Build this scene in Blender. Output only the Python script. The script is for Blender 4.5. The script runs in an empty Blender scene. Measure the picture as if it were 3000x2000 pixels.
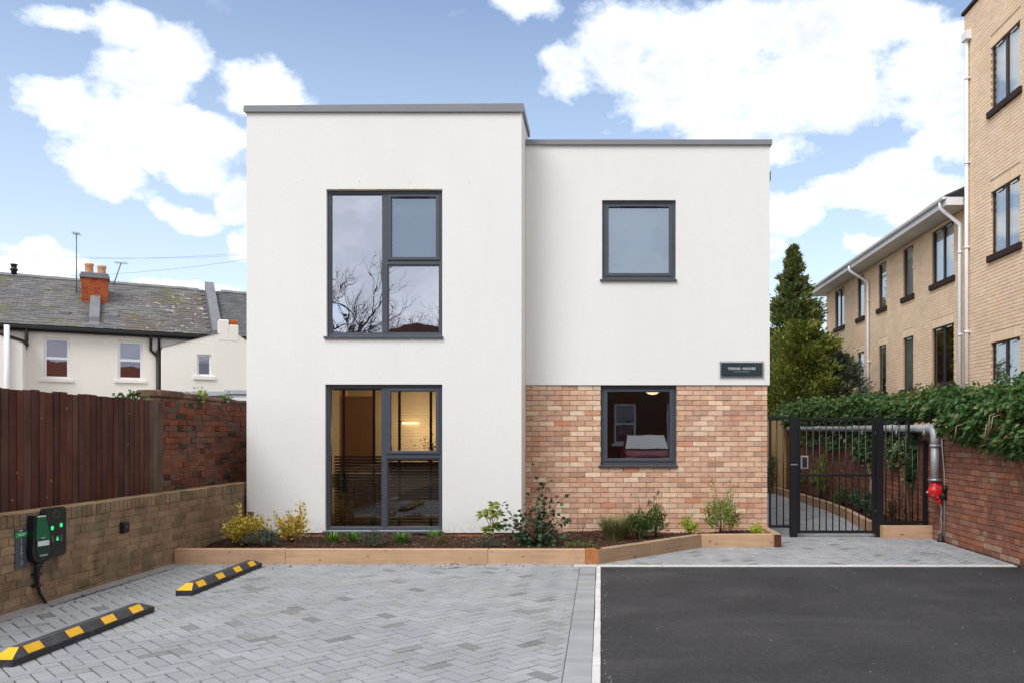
import bpy, math, random
import numpy as np
from mathutils import Matrix, Vector

# ------------------------------------------------------------------ camera, sky, sun, exposure
scene = bpy.context.scene
COL = scene.collection
R = math.radians
F, U0, V0, H = 2400.0, 1760.0, 1272.0, 1.5      # focal length and principal point measured on the 3000 px photo

cam_d = bpy.data.cameras.new('camera')
cam = bpy.data.objects.new('camera', cam_d)
COL.objects.link(cam)
cam.location = (0, 0, H)
cam.rotation_euler = (R(90), 0, 0)
cam_d.sensor_width = 36
cam_d.lens = 36 * F / 3000
cam_d.shift_x = -(U0 - 1500) / 3000
cam_d.shift_y = (V0 - 1000) / 3000
cam_d.clip_start = 0.05
cam_d.clip_end = 2000
scene.camera = cam

SUN_TO = Vector((-0.40, -0.62, 0.86)).normalized()
SUN_EL = math.asin(SUN_TO.z)
SUN_ROT = math.atan2(SUN_TO.x, SUN_TO.y)
SUN_STRENGTH, SUN_ANGLE = 2.0, R(32)
SKY_STRENGTH = 0.15
CLOUD = 1.02
EXPOSURE = 0.36

sun_d = bpy.data.lights.new('sun', 'SUN')
sun_d.energy = SUN_STRENGTH
sun_d.angle = SUN_ANGLE
sun_d.color = (1.0, 0.985, 0.968)
sun = bpy.data.objects.new('sun', sun_d)
COL.objects.link(sun)
sun.rotation_euler = (-SUN_TO).to_track_quat('-Z', 'Y').to_euler()
sun.location = SUN_TO * 60

scene.view_settings.view_transform = 'Standard'
scene.view_settings.look = 'None'
scene.view_settings.gamma = 1
scene.view_settings.exposure = EXPOSURE
scene.view_settings.use_curve_mapping = False

world = bpy.data.worlds.new('World')
scene.world = world
world.use_nodes = True


class NT:
    """small helper that adds and wires shader nodes"""
    def __init__(s, tree):
        s.t = tree
    def n(s, typ, **kw):
        nd = s.t.nodes.new(typ)
        for k, v in kw.items():
            setattr(nd, k, v)
        return nd
    def put(s, sock, val):
        if hasattr(val, 'links') or isinstance(val, bpy.types.NodeSocket):
            s.t.links.new(val, sock)
        elif isinstance(val, (tuple, list)) and len(val) == 3 and sock.type == 'RGBA':
            sock.default_value = (*val, 1)
        else:
            sock.default_value = val
    def math(s, op, a, b=None, c=None, clamp=False):
        nd = s.n('ShaderNodeMath', operation=op, use_clamp=clamp)
        for i, v in enumerate((a, b, c)):
            if v is not None:
                s.put(nd.inputs[i], v)
        return nd.outputs[0]
    def vmath(s, op, a, b=None, out=0):
        nd = s.n('ShaderNodeVectorMath', operation=op)
        s.put(nd.inputs[0], a)
        if b is not None:
            s.put(nd.inputs[1], b)
        return nd.outputs[out]
    def noise(s, vec, scale, detail=3, rough=0.55, dist=0.0, dim='3D'):
        nd = s.n('ShaderNodeTexNoise', noise_dimensions=dim)
        if vec is not None:
            s.put(nd.inputs['Vector'], vec)
        nd.inputs['Scale'].default_value = scale
        nd.inputs['Detail'].default_value = detail
        nd.inputs['Roughness'].default_value = rough
        nd.inputs['Distortion'].default_value = dist
        return nd
    def remap(s, v, a, b, c=0.0, d=1.0, smooth=False):
        nd = s.n('ShaderNodeMapRange', interpolation_type='SMOOTHSTEP' if smooth else 'LINEAR')
        s.put(nd.inputs[0], v)
        for i, x in enumerate((a, b, c, d)):
            s.put(nd.inputs[i + 1], x)
        return nd.outputs[0]
    def ramp(s, fac, stops, interp='LINEAR'):
        nd = s.n('ShaderNodeValToRGB')
        nd.color_ramp.interpolation = interp
        el = nd.color_ramp.elements
        while len(el) < len(stops):
            el.new(0.5)
        for e, (p, c) in zip(el, stops):
            e.position = p
            e.color = (*c, 1)
        s.put(nd.inputs[0], fac)
        return nd.outputs[0]
    def mix(s, fac, a, b, mode='MIX'):
        nd = s.n('ShaderNodeMix', data_type='RGBA', blend_type=mode)
        s.put(nd.inputs[0], fac)
        s.put(nd.inputs[6], a)
        s.put(nd.inputs[7], b)
        return nd.outputs[2]
    def hsv(s, col, val):
        nd = s.n('ShaderNodeHueSaturation')
        s.put(nd.inputs['Color'], col)
        s.put(nd.inputs['Value'], val)
        return nd.outputs[0]


def make_sky():
    t = NT(world.node_tree)
    world.node_tree.nodes.clear()
    out = t.n('ShaderNodeOutputWorld')
    tc = t.n('ShaderNodeTexCoord').outputs['Generated']
    sep = t.n('ShaderNodeSeparateXYZ')
    t.put(sep.inputs[0], tc)
    x, y, z = sep.outputs
    az = t.math('ARCTAN2', x, y)
    el = t.math('ARCSINE', z)
    cmb = t.n('ShaderNodeCombineXYZ')
    t.put(cmb.inputs[0], az)
    t.put(cmb.inputs[1], el)
    p = cmb.outputs[0]
    warp = t.noise(tc, 7.0, 5, 0.6)
    wv = t.vmath('MULTIPLY', t.vmath('SUBTRACT', warp.outputs['Color'], (0.5, 0.5, 0.5)), (0.11, 0.08, 0))
    pw = t.vmath('ADD', p, wv)
    # clouds: centre and half size on the 2352 px wide photo, turned into directions in the sky
    blobs = [(140, 50, 120, 45), (270, 70, 120, 75), (400, 110, 130, 75), (330, 190, 160, 75), (170, 275, 150, 75),
             (330, 300, 200, 90), (450, 300, 170, 80), (610, 215, 135, 70), (250, 385, 170, 65), (420, 370, 180, 60),
             (440, 485, 100, 45), (545, 450, 80, 60), (560, 550, 60, 55), (60, 600, 130, 55), (370, 655, 130, 32), (520, 660, 90, 30),
             (1320, 165, 90, 50), (1430, 100, 110, 85), (1560, 130, 170, 120), (1710, 80, 190, 100), (1920, 60, 220, 95),
             (2080, 50, 100, 50), (1600, 235, 220, 90), (1850, 200, 270, 120), (2110, 150, 180, 90), (2160, 225, 150, 70),
             (1700, 310, 170, 60), (1800, 350, 90, 45), (1820, 500, 85, 65), (1940, 450, 120, 45), (2060, 385, 130, 60),
             (2170, 330, 120, 65), (2120, 480, 150, 75), (1780, 590, 60, 40), (1195, 25, 95, 40), (2000, 560, 90, 30)]
    k = 3000 / 2352
    s = None
    for (cx, cy, rx, ry) in blobs:
        u, v = cx * k, cy * k
        a = math.atan((u - U0) / F)
        e = math.atan((V0 - v) / F * math.cos(a))
        ca = math.cos(a)
        d = t.vmath('MULTIPLY', t.vmath('SUBTRACT', pw, (a, e, 0)), (F / (0.94 * rx * k * ca * ca), F / (0.92 * ry * k * ca), 0))
        q = t.math('SUBTRACT', 1.0, t.vmath('LENGTH', d, out=1))
        s = q if s is None else t.math('SMOOTH_MAX', s, q, 0.18)
    # elsewhere the same kind of broken cloud goes on
    gen = t.remap(t.noise(tc, 2.6, 4, 0.55).outputs[0], 0.30, 0.56, -0.8, 0.9)
    back = t.remap(y, 0.1, -0.5, 0.0, 1.1)       # the windows mirror an almost closed cloud cover behind the viewer
    gen = t.math('ADD', gen, back)
    side = t.remap(t.math('ABSOLUTE', t.math('ADD', az, 0.09)), 0.58, 0.75, 0, 1, True)
    top = t.remap(el, 0.50, 0.62, 0, 1, True)
    sel = t.math('MAXIMUM', side, top)
    low = t.mix(sel, s, gen)
    det = t.noise(t.vmath('MULTIPLY', tc, (1, 1, 1.5)), 17.0, 8, 0.62)
    dn = t.math('MULTIPLY', t.math('SUBTRACT', det.outputs[0], 0.5), 2.0)
    dens = t.math('ADD', low, dn)
    alpha = t.remap(dens, -0.22, 0.55, 0, 1, True)
    wisp = t.math('MULTIPLY', t.remap(t.noise(tc, 5.5, 7, 0.6, 0.6).outputs[0], 0.47, 0.75, 0, 1, True), 0.45)
    horizon = t.remap(el, 0.0, 0.52, 0.58, 0.05)
    alpha = t.math('MAXIMUM', alpha, t.math('MAXIMUM', wisp, horizon))
    shade = t.remap(t.noise(t.vmath('MULTIPLY', tc, (1, 1, 1.6)), 6.0, 6, 0.62).outputs[0], 0.34, 0.60, 0.15, 1.0, True)
    thick = t.remap(dens, 0.1, 0.75, 0.0, 1.0)
    ccol = t.mix(thick, (0.86, 0.92, 1.0), t.mix(shade, (0.63, 0.67, 0.735), (0.98, 0.98, 0.98)))
    sky = t.n('ShaderNodeTexSky', sky_type='NISHITA', sun_disc=False, sun_elevation=SUN_EL, sun_rotation=SUN_ROT)
    sky.air_density = 1.0
    sky.dust_density = 0.3
    sky.ozone_density = 2.5
    b1 = t.n('ShaderNodeBackground')
    t.put(b1.inputs[0], sky.outputs[0])
    b1.inputs[1].default_value = SKY_STRENGTH
    b2 = t.n('ShaderNodeBackground')
    t.put(b2.inputs[0], ccol)
    b2.inputs[1].default_value = CLOUD
    mx = t.n('ShaderNodeMixShader')
    t.put(mx.inputs[0], alpha)
    t.put(mx.inputs[1], b1.outputs[0])
    t.put(mx.inputs[2], b2.outputs[0])
    t.put(out.inputs[0], mx.outputs[0])


make_sky()
world.cycles.sampling_method = 'MANUAL'
world.cycles.sample_map_resolution = 512

# ------------------------------------------------------------------ materials
def new_mat(name):
    m = bpy.data.materials.new(name)
    m.use_nodes = True
    m.node_tree.nodes.clear()
    t = NT(m.node_tree)
    o = t.n('ShaderNodeOutputMaterial')
    b = t.n('ShaderNodeBsdfPrincipled')
    t.put(o.inputs[0], b.outputs[0])
    return m, t, b, o


def rnd_value(t):
    a = t.n('ShaderNodeObjectInfo').outputs['Random']
    b = t.n('ShaderNodeNewGeometry').outputs['Random Per Island']
    return t.math('FRACT', t.math('ADD', a, t.math('MULTIPLY', b, 7.31)))


def surf(name, stops, rough=0.8, grain=0.12, gscale=60, blot=0.12, bscale=2.5, bump=0.15, bumpscale=80,
         spec=0.3, metal=0.0, stain=None, interp='LINEAR', use_rnd=True, stretch=(1, 1, 1)):
    """stops: palette picked per object / per island. grain, blot: fine and coarse value variation.
    stain: (colour, noise scale, low, high, strength)"""
    m, t, b, o = new_mat(name)
    pos = t.vmath('MULTIPLY', t.n('ShaderNodeNewGeometry').outputs['Position'], stretch)
    if use_rnd and len(stops) > 1:
        col = t.ramp(rnd_value(t), stops, interp)
    elif len(stops) > 1:
        col = t.ramp(t.remap(t.noise(pos, bscale, 5).outputs[0], 0.3, 0.7), stops, interp)
    else:
        col = stops[0][1]
    v = t.math('ADD', t.remap(t.noise(pos, gscale, 4, 0.6).outputs[0], 0.25, 0.75, 1 - grain, 1 + grain),
               t.remap(t.noise(pos, bscale, 4, 0.6).outputs[0], 0.3, 0.7, -blot, blot))
    col = t.hsv(col, v)
    if stain:
        f = t.remap(t.noise(pos, stain[1], 6, 0.6, 0.4).outputs[0], stain[2], stain[3], 0, stain[4], True)
        col = t.mix(f, col, stain[0])
    t.put(b.inputs['Base Color'], col)
    b.inputs['Roughness'].default_value = rough
    b.inputs['Metallic'].default_value = metal
    b.inputs['Specular IOR Level'].default_value = spec
    if bump:
        bn = t.n('ShaderNodeBump')
        bn.inputs['Strength'].default_value = bump
        bn.inputs['Distance'].default_value = 0.01
        t.put(bn.inputs['Height'], t.noise(pos, bumpscale, 5, 0.6).outputs[0])
        t.put(b.inputs['Normal'], bn.outputs[0])
    return m


def flat(name, c, rough=0.5, spec=0.4, metal=0.0, grain=0.05):
    return surf(name, [(0, c)], rough, grain, 90, grain, 3, 0.03, 60, spec, metal)


def leafmat(name, stops, rough=0.45, trans=0.25, patch=0.25):
    m, t, b, o = new_mat(name)
    geo = t.n('ShaderNodeNewGeometry')
    pn = t.remap(t.noise(geo.outputs['Position'], 2.2, 4, 0.6).outputs[0], 0.3, 0.7, -patch, patch)
    col = t.ramp(t.math('ADD', geo.outputs['Random Per Island'], pn, clamp=True), stops)
    t.put(b.inputs['Base Color'], col)
    b.inputs['Roughness'].default_value = rough
    b.inputs['Specular IOR Level'].default_value = 0.35
    tr = t.n('ShaderNodeBsdfTranslucent')
    t.put(tr.inputs[0], col)
    mx = t.n('ShaderNodeMixShader')
    mx.inputs[0].default_value = trans
    t.put(mx.inputs[1], b.outputs[0])
    t.put(mx.inputs[2], tr.outputs[0])
    t.put(o.inputs[0], mx.outputs[0])
    return m


def glassmat(name, refl, tint=(1, 1, 1), through=(0.85, 0.9, 0.9), wav=0.02):
    """thin window pane: coated reflection over clear glass, slightly wavy"""
    m, t, b, o = new_mat(name)
    m.node_tree.nodes.remove(b)
    pos = t.n('ShaderNodeNewGeometry').outputs['Position']
    bn = t.n('ShaderNodeBump')
    bn.inputs['Strength'].default_value = wav
    bn.inputs['Distance'].default_value = 0.05
    t.put(bn.inputs['Height'], t.noise(pos, 2.2, 2).outputs[0])
    g = t.n('ShaderNodeBsdfGlossy')
    g.inputs['Roughness'].default_value = 0.0
    t.put(g.inputs['Color'], tint)
    t.put(g.inputs['Normal'], bn.outputs[0])
    tr = t.n('ShaderNodeBsdfTransparent')
    t.put(tr.inputs[0], through)
    fr = t.n('ShaderNodeLayerWeight')
    fr.inputs[0].default_value = 0.35
    mx = t.n('ShaderNodeMixShader')
    t.put(mx.inputs[0], t.remap(fr.outputs['Fresnel'], 0, 1, refl, 1.0))
    t.put(mx.inputs[1], tr.outputs[0])
    t.put(mx.inputs[2], g.outputs[0])
    t.put(o.inputs[0], mx.outputs[0])
    return m


def lampmat(name, c, strength):
    m, t, b, o = new_mat(name)
    t.put(b.inputs['Base Color'], c)
    t.put(b.inputs['Emission Color'], c)
    b.inputs['Emission Strength'].default_value = strength
    return m


def woodmat(name, stops, axis=0, knots=None, rough=0.8, blot=0.12):
    """sawn timber: grain stretched along one axis, knots"""
    m, t, b, o = new_mat(name)
    tc = t.n('ShaderNodeTexCoord').outputs['Object']
    st = [26, 26, 26]
    st[axis] = 1.6
    rv = rnd_value(t)
    off = t.n('ShaderNodeCombineXYZ')
    t.put(off.inputs[0], t.math('MULTIPLY', rv, 13.0))
    t.put(off.inputs[2], t.math('MULTIPLY', rv, 5.0))
    pos = t.vmath('ADD', tc, off.outputs[0])
    g = t.noise(t.vmath('MULTIPLY', pos, tuple(st)), 1.0, 5, 0.65, 0.3)
    col = t.ramp(rv, stops)
    col = t.hsv(col, t.math('ADD', t.remap(g.outputs[0], 0.25, 0.75, 0.80, 1.14),
                            t.remap(t.noise(pos, 2.2, 4).outputs[0], 0.3, 0.7, -blot, blot)))
    if knots:
        sc = [11.0, 11.0, 11.0]
        sc[axis] = 6.0
        vo = t.n('ShaderNodeTexVoronoi', feature='F1')
        t.put(vo.inputs['Vector'], t.vmath('ADD', t.vmath('MULTIPLY', pos, tuple(sc)),
                                           t.vmath('MULTIPLY', t.noise(pos, 6, 2).outputs['Color'], (0.5, 0.5, 0.5))))
        vo.inputs['Scale'].default_value = 1.0
        f = t.math('MULTIPLY', t.remap(vo.outputs['Distance'], 0.06, 0.20, 0.8, 0, True), t.remap(vo.outputs['Color'], 0.15, 0.45, 0, 1))
        col = t.mix(f, col, knots)
    t.put(b.inputs['Base Color'], col)
    b.inputs['Roughness'].default_value = rough
    b.inputs['Specular IOR Level'].default_value = 0.2
    bn = t.n('ShaderNodeBump')
    bn.inputs['Strength'].default_value = 0.25
    bn.inputs['Distance'].default_value = 0.008
    t.put(bn.inputs['Height'], g.outputs[0])
    t.put(b.inputs['Normal'], bn.outputs[0])
    return m


M = {}
M['render'] = surf('white_render', [(0, (0.80, 0.796, 0.788))], 0.9, 0.025, 120, 0.032, 0.8, 0.25, 90, 0.15,
                   stain=((0.66, 0.645, 0.61), 1.6, 0.55, 0.85, 0.30), stretch=(1, 1, 0.28))
def splash_dirt(m):
    """earth splashed on the foot of a rendered wall"""
    t = NT(m.node_tree)
    b = [n for n in m.node_tree.nodes if n.type == 'BSDF_PRINCIPLED'][0]
    src = b.inputs['Base Color'].links[0].from_socket
    pos = t.n('ShaderNodeNewGeometry').outputs['Position']
    sp = t.n('ShaderNodeSeparateXYZ')
    t.put(sp.inputs[0], pos)
    low = t.remap(t.math('ADD', sp.outputs[2], t.math('MULTIPLY', t.noise(pos, 5, 4).outputs[0], 0.22)), 0.22, 0.50, 0.42, 0, True)
    f = t.math('MULTIPLY', low, t.remap(t.noise(pos, 26, 5, 0.7).outputs[0], 0.38, 0.66, 0, 1, True))
    t.put(b.inputs['Base Color'], t.mix(f, src, (0.42, 0.34, 0.27)))


splash_dirt(M['render'])
M['brick_buff'] = surf('buff_brick', [(0.0, (0.52, 0.29, 0.20)), (0.12, (0.72, 0.49, 0.34)), (0.28, (0.60, 0.35, 0.245)), (0.37, (0.78, 0.58, 0.42)),
                                      (0.46, (0.70, 0.44, 0.31)), (0.60, (0.44, 0.27, 0.205)), (0.70, (0.80, 0.62, 0.46)), (0.80, (0.62, 0.38, 0.275)),
                                      (0.91, (0.64, 0.38, 0.255)), (0.965, (0.60, 0.27, 0.165)), (1.0, (0.72, 0.50, 0.36))],
                       0.9, 0.14, 70, 0.16, 9, 0.5, 120, 0.15, stain=((0.40, 0.22, 0.17), 14, 0.55, 0.75, 0.35))
M['mortar_buff'] = surf('brown_mortar', [(0, (0.36, 0.245, 0.17))], 0.95, 0.15, 150, 0.1, 3, 0.3, 200, 0.1)
M['brick_brown'] = surf('brown_brick', [(0.0, (0.22, 0.145, 0.095)), (0.2, (0.29, 0.19, 0.125)), (0.4, (0.205, 0.158, 0.105)),
                                        (0.55, (0.34, 0.225, 0.145)), (0.7, (0.165, 0.125, 0.085)), (0.85, (0.29, 0.175, 0.12)),
                                        (1.0, (0.29, 0.20, 0.12))],
                        0.92, 0.18, 60, 0.18, 6, 0.5, 110, 0.15, stain=((0.095, 0.085, 0.05), 4, 0.46, 0.72, 0.6))
M['mortar_brown'] = surf('sandy_mortar', [(0, (0.36, 0.25, 0.145))], 0.95, 0.2, 120, 0.15, 3, 0.3, 200, 0.1,
                         stain=((0.05, 0.04, 0.03), 4, 0.45, 0.7, 0.8))
M['brick_red'] = surf('old_red_brick', [(0.0, (0.235, 0.10, 0.070)), (0.2, (0.275, 0.12, 0.085)), (0.4, (0.195, 0.095, 0.073)),
                                        (0.55, (0.31, 0.13, 0.085)), (0.7, (0.24, 0.125, 0.09)), (0.86, (0.38, 0.14, 0.075)),
                                        (0.93, (0.30, 0.19, 0.135)), (1.0, (0.26, 0.10, 0.065))],
                      0.92, 0.22, 50, 0.2, 7, 0.6, 90, 0.15, stain=((0.23, 0.16, 0.115), 9, 0.56, 0.78, 0.5))
M['brick_pale'] = surf('pale_weathered_brick', [(0, (0.36, 0.23, 0.17)), (0.5, (0.42, 0.29, 0.22)), (1, (0.31, 0.19, 0.135))],
                       0.92, 0.2, 50, 0.2, 7, 0.5, 90, 0.15)
M['mortar_red'] = surf('dark_mortar', [(0, (0.23, 0.14, 0.10))], 0.95, 0.25, 90, 0.25, 4, 0.3, 150, 0.1,
                       stain=((0.05, 0.035, 0.025), 3, 0.42, 0.66, 0.8))
M['brick_dark'] = surf('weathered_dark_red_brick', [(0.0, (0.20, 0.055, 0.030)), (0.25, (0.15, 0.070, 0.05)), (0.45, (0.26, 0.075, 0.036)),
                                                    (0.6, (0.12, 0.09, 0.075)), (0.75, (0.22, 0.09, 0.055)), (0.9, (0.05, 0.04, 0.034)),
                                                    (1.0, (0.17, 0.045, 0.02))],
                       0.92, 0.25, 45, 0.2, 5, 0.7, 80, 0.15, stain=((0.10, 0.075, 0.055), 2.2, 0.48, 0.72, 0.75))
M['brick_yellow'] = surf('yellow_brick', [(0.0, (0.78, 0.58, 0.40)), (0.3, (0.84, 0.64, 0.45)), (0.6, (0.81, 0.605, 0.42)), (1.0, (0.86, 0.68, 0.50))],
                         0.9, 0.08, 60, 0.07, 1.5, 0.3, 90, 0.15)
M['mortar_yellow'] = surf('yellow_brick_mortar', [(0, (0.56, 0.39, 0.27))], 0.95, 0.1, 90, 0.1, 2, 0.2, 150, 0.1)
M['paver'] = surf('grey_block_paver', [(0.0, (0.290, 0.295, 0.308)), (0.25, (0.325, 0.33, 0.343)), (0.45, (0.282, 0.290, 0.312)),
                                       (0.62, (0.335, 0.34, 0.35)), (0.80, (0.30, 0.305, 0.32)), (0.945, (0.28, 0.28, 0.28)), (0.975, (0.215, 0.213, 0.21)),
                                       (1.0, (0.185, 0.182, 0.178))],
                  0.85, 0.14, 130, 0.10, 1.3, 0.4, 260, 0.25, stain=((0.27, 0.265, 0.26), 3.0, 0.52, 0.75, 0.5))
M['joint'] = surf('jointing_sand', [(0, (0.06, 0.057, 0.055))], 0.95, 0.25, 200, 0.2, 2, 0.3, 300, 0.1)
M['kerb'] = surf('pale_concrete_kerb', [(0, (0.55, 0.54, 0.52)), (1, (0.64, 0.63, 0.61))], 0.9, 0.12, 90, 0.1, 4, 0.4, 200, 0.2,
                 stain=((0.33, 0.32, 0.30), 8, 0.55, 0.8, 0.5))
M['haunch'] = surf('cement_strip', [(0, (0.30, 0.29, 0.28))], 0.92, 0.15, 80, 0.15, 3, 0.4, 150, 0.15, stain=((0.30, 0.22, 0.18), 4, 0.5, 0.7, 0.5))
M['timber'] = woodmat('sawn_softwood', [(0, (0.46, 0.295, 0.185)), (0.5, (0.53, 0.345, 0.22)), (1, (0.49, 0.315, 0.195))], 0, (0.16, 0.075, 0.035))
M['timber_grey'] = woodmat('weathered_softwood', [(0, (0.36, 0.24, 0.155)), (1, (0.42, 0.285, 0.185))], 0, (0.13, 0.065, 0.035))
M['endgrain'] = surf('orange_end_grain', [(0, (0.42, 0.17, 0.065))], 0.85, 0.2, 40, 0.2, 12, 0.4, 90, 0.2)
M['endgrain_dark'] = surf('dark_end_grain', [(0, (0.085, 0.032, 0.018))], 0.85, 0.2, 40, 0.2, 12, 0.4, 90, 0.2)
M['fence'] = woodmat('dark_stained_board', [(0, (0.078, 0.027, 0.019)), (0.35, (0.110, 0.038, 0.026)), (0.6, (0.060, 0.027, 0.023)), (0.85, (0.112, 0.052, 0.041)), (1, (0.082, 0.031, 0.023))], 2, None, 0.75, 0.35)
M['fence_worn'] = woodmat('worn_board', [(0, (0.10, 0.065, 0.048)), (1, (0.15, 0.105, 0.08))], 2, None, 0.85, 0.25)
M['fence_pale'] = woodmat('pale_fence_board', [(0, (0.42, 0.275, 0.115)), (0.5, (0.50, 0.34, 0.15)), (1, (0.46, 0.30, 0.135))], 2, None, 0.8)
M['anthracite'] = flat('anthracite_frame', (0.058, 0.066, 0.088), 0.42, 0.5)
M['coping'] = flat('grey_metal_coping', (0.20, 0.212, 0.235), 0.45, 0.5)
M['black'] = flat('black_powder_coat', (0.008, 0.009, 0.013), 0.38, 0.5)
M['black_plastic'] = flat('black_plastic', (0.016, 0.016, 0.018), 0.45, 0.4)
M['gutter'] = flat('black_gutter', (0.012, 0.012, 0.013), 0.5)
M['rubber'] = surf('black_rubber', [(0, (0.035, 0.034, 0.037))], 0.7, 0.15, 200, 0.1, 6, 0.3, 250, 0.3, stain=((0.12, 0.115, 0.11), 9, 0.52, 0.75, 0.5))
M['rubber_top'] = surf('worn_charcoal_rubber', [(0, (0.060, 0.058, 0.064))], 0.75, 0.18, 180, 0.15, 6, 0.3, 250, 0.3, stain=((0.15, 0.145, 0.14), 8, 0.52, 0.76, 0.5))
M['yellow'] = surf('yellow_reflector', [(0, (0.82, 0.44, 0.012)), (1, (0.88, 0.50, 0.02))], 0.5, 0.06, 150, 0.06, 12, 0.1, 300, 0.4, stain=((0.42, 0.25, 0.04), 16, 0.55, 0.75, 0.5))
M['sign'] = flat('dark_teal_sign', (0.018, 0.034, 0.044), 0.35, 0.5)
M['white'] = flat('white_paint', (0.80, 0.80, 0.79), 0.5)
M['lettering'] = flat('pale_lettering', (0.75, 0.77, 0.78), 0.5)
M['dim_lettering'] = flat('grey_lettering', (0.36, 0.38, 0.40), 0.5)
M['steel'] = surf('galvanised_steel', [(0, (0.42, 0.44, 0.46))], 0.42, 0.08, 40, 0.12, 6, 0.05, 60, 0.5, 0.75)
M['pipe_grey'] = surf('grey_painted_pipe', [(0, (0.38, 0.395, 0.42))], 0.45, 0.06, 40, 0.08, 5, 0.05, 60, 0.5, 0.25)
M['red'] = flat('red_paint', (0.62, 0.012, 0.016), 0.35, 0.5)
M['green'] = flat('green_panel', (0.006, 0.115, 0.047), 0.35, 0.5)
M['green_dark'] = flat('dark_green_panel', (0.004, 0.035, 0.022), 0.35, 0.5)
M['green_bright'] = flat('bright_green_label', (0.02, 0.36, 0.11), 0.5)
M['green_light'] = lampmat('green_light', (0.02, 0.62, 0.20), 0.75)
M['label_white'] = flat('label', (0.62, 0.70, 0.68), 0.5)
M['slate_label'] = flat('grey_label', (0.075, 0.088, 0.105), 0.5)
M['acrylic'] = glassmat('clear_acrylic', 0.03, through=(0.94, 0.95, 0.95), wav=0)
M['glass_mirror'] = glassmat('reflective_pane', 0.58, (0.84, 0.87, 1.0), (0.75, 0.8, 0.85), 0.02)
M['glass_blue'] = glassmat('blue_reflective_pane', 0.34, (0.66, 0.78, 0.95), (0.72, 0.84, 0.96), 0.015)
M['glass_clear'] = glassmat('clear_pane', 0.07, (0.95, 0.97, 1.0), (0.92, 0.91, 0.89), 0.008)
M['glass_dark'] = glassmat('plain_pane', 0.14, (0.95, 0.97, 1.0), (0.8, 0.82, 0.82), 0.004)
M['glass_far'] = glassmat('far_pane', 0.30, (0.95, 0.98, 1.0), (0.92, 0.95, 0.95), 0.01)
M['glass_far_dark'] = glassmat('far_dark_pane', 0.20, (0.75, 0.75, 0.95), (0.7, 0.7, 0.75), 0.01)
M['curtain'] = surf('pale_curtain', [(0, (0.78, 0.82, 0.82))], 0.9, 0.05, 50, 0.08, 2, 0.1, 40, 0.1, stretch=(8, 8, 0.2))
M['curtain_red'] = flat('dark_red_curtain', (0.14, 0.02, 0.03), 0.9)
M['curtain_pink'] = flat('pink_cushion', (0.55, 0.33, 0.42), 0.9)
M['blind_blue'] = flat('pale_blue_blind', (0.36, 0.46, 0.56), 0.8)
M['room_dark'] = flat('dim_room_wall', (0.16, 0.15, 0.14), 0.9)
M['room_cream'] = flat('cream_room_wall', (0.60, 0.49, 0.33), 0.9)
M['room_orange'] = flat('warm_door_panel', (0.30, 0.165, 0.08), 0.7)
M['floor_brown'] = flat('brown_floor', (0.16, 0.10, 0.06), 0.6)
M['blind_slat'] = flat('dark_blind_slat', (0.045, 0.034, 0.026), 0.5)
M['blind_tape'] = flat('black_blind_tape', (0.008, 0.008, 0.009), 0.8)
M['cabinet'] = flat('cream_cabinet', (0.52, 0.42, 0.30), 0.5)
M['worktop'] = flat('dark_worktop', (0.06, 0.045, 0.035), 0.4)
M['cloth'] = flat('pale_cloth', (0.55, 0.45, 0.33), 0.9)
M['lamp_warm'] = lampmat('warm_lamp', (1.0, 0.74, 0.36), 1.6)
M['cream_wall'] = surf('cream_painted_render', [(0, (0.84, 0.80, 0.745))], 0.9, 0.03, 120, 0.05, 0.5, 0.15, 150, 0.15,
                       stain=((0.66, 0.58, 0.50), 0.8, 0.58, 0.8, 0.35))
M['upvc'] = flat('white_upvc', (0.80, 0.81, 0.84), 0.35)
M['dark_brown'] = surf('dark_brown_brick_sill', [(0, (0.045, 0.026, 0.024))], 0.8, 0.2, 60, 0.2, 8, 0.3, 80, 0.2)
M['brown_frame'] = flat('dark_brown_frame', (0.035, 0.026, 0.025), 0.5)
M['soffit'] = flat('white_soffit', (0.72, 0.715, 0.70), 0.6)
M['lead'] = surf('lead_flashing', [(0, (0.19, 0.19, 0.205))], 0.7, 0.12, 30, 0.15, 3, 0.2, 60, 0.3)
M['clay_pot'] = surf('clay_pot', [(0, (0.58, 0.27, 0.15)), (1, (0.62, 0.40, 0.25))], 0.85, 0.12, 20, 0.15, 4, 0.2, 50, 0.2)
M['brick_orange'] = surf('orange_brick', [(0, (0.36, 0.085, 0.032)), (0.5, (0.44, 0.11, 0.04)), (1, (0.30, 0.07, 0.035))], 0.9, 0.15, 40, 0.15, 4, 0.4, 80, 0.15)
M['mulch'] = surf('bark_mulch', [(0, (0.055, 0.028, 0.019)), (0.5, (0.10, 0.05, 0.034)), (0.85, (0.15, 0.08, 0.055)), (1, (0.24, 0.15, 0.10))],
                  0.95, 0.25, 60, 0.2, 6, 0.4, 100, 0.1)
M['soil'] = surf('dark_soil', [(0, (0.040, 0.022, 0.016))], 0.95, 0.4, 60, 0.3, 8, 0.8, 60, 0.1)
M['stem'] = surf('brown_stem', [(0, (0.14, 0.075, 0.042))], 0.85, 0.2, 60, 0.2, 8, 0.2, 90, 0.15)
M['stem_red'] = surf('reddish_stem', [(0, (0.20, 0.075, 0.05))], 0.85, 0.2, 60, 0.2, 8, 0.2, 90, 0.15)
M['stem_pale'] = surf('pale_dry_stem', [(0, (0.34, 0.25, 0.17))], 0.9, 0.2, 60, 0.2, 8, 0.2, 90, 0.15)
M['bark'] = surf('tree_bark', [(0, (0.10, 0.065, 0.045))], 0.95, 0.3, 30, 0.2, 4, 0.6, 40, 0.1)
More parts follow.
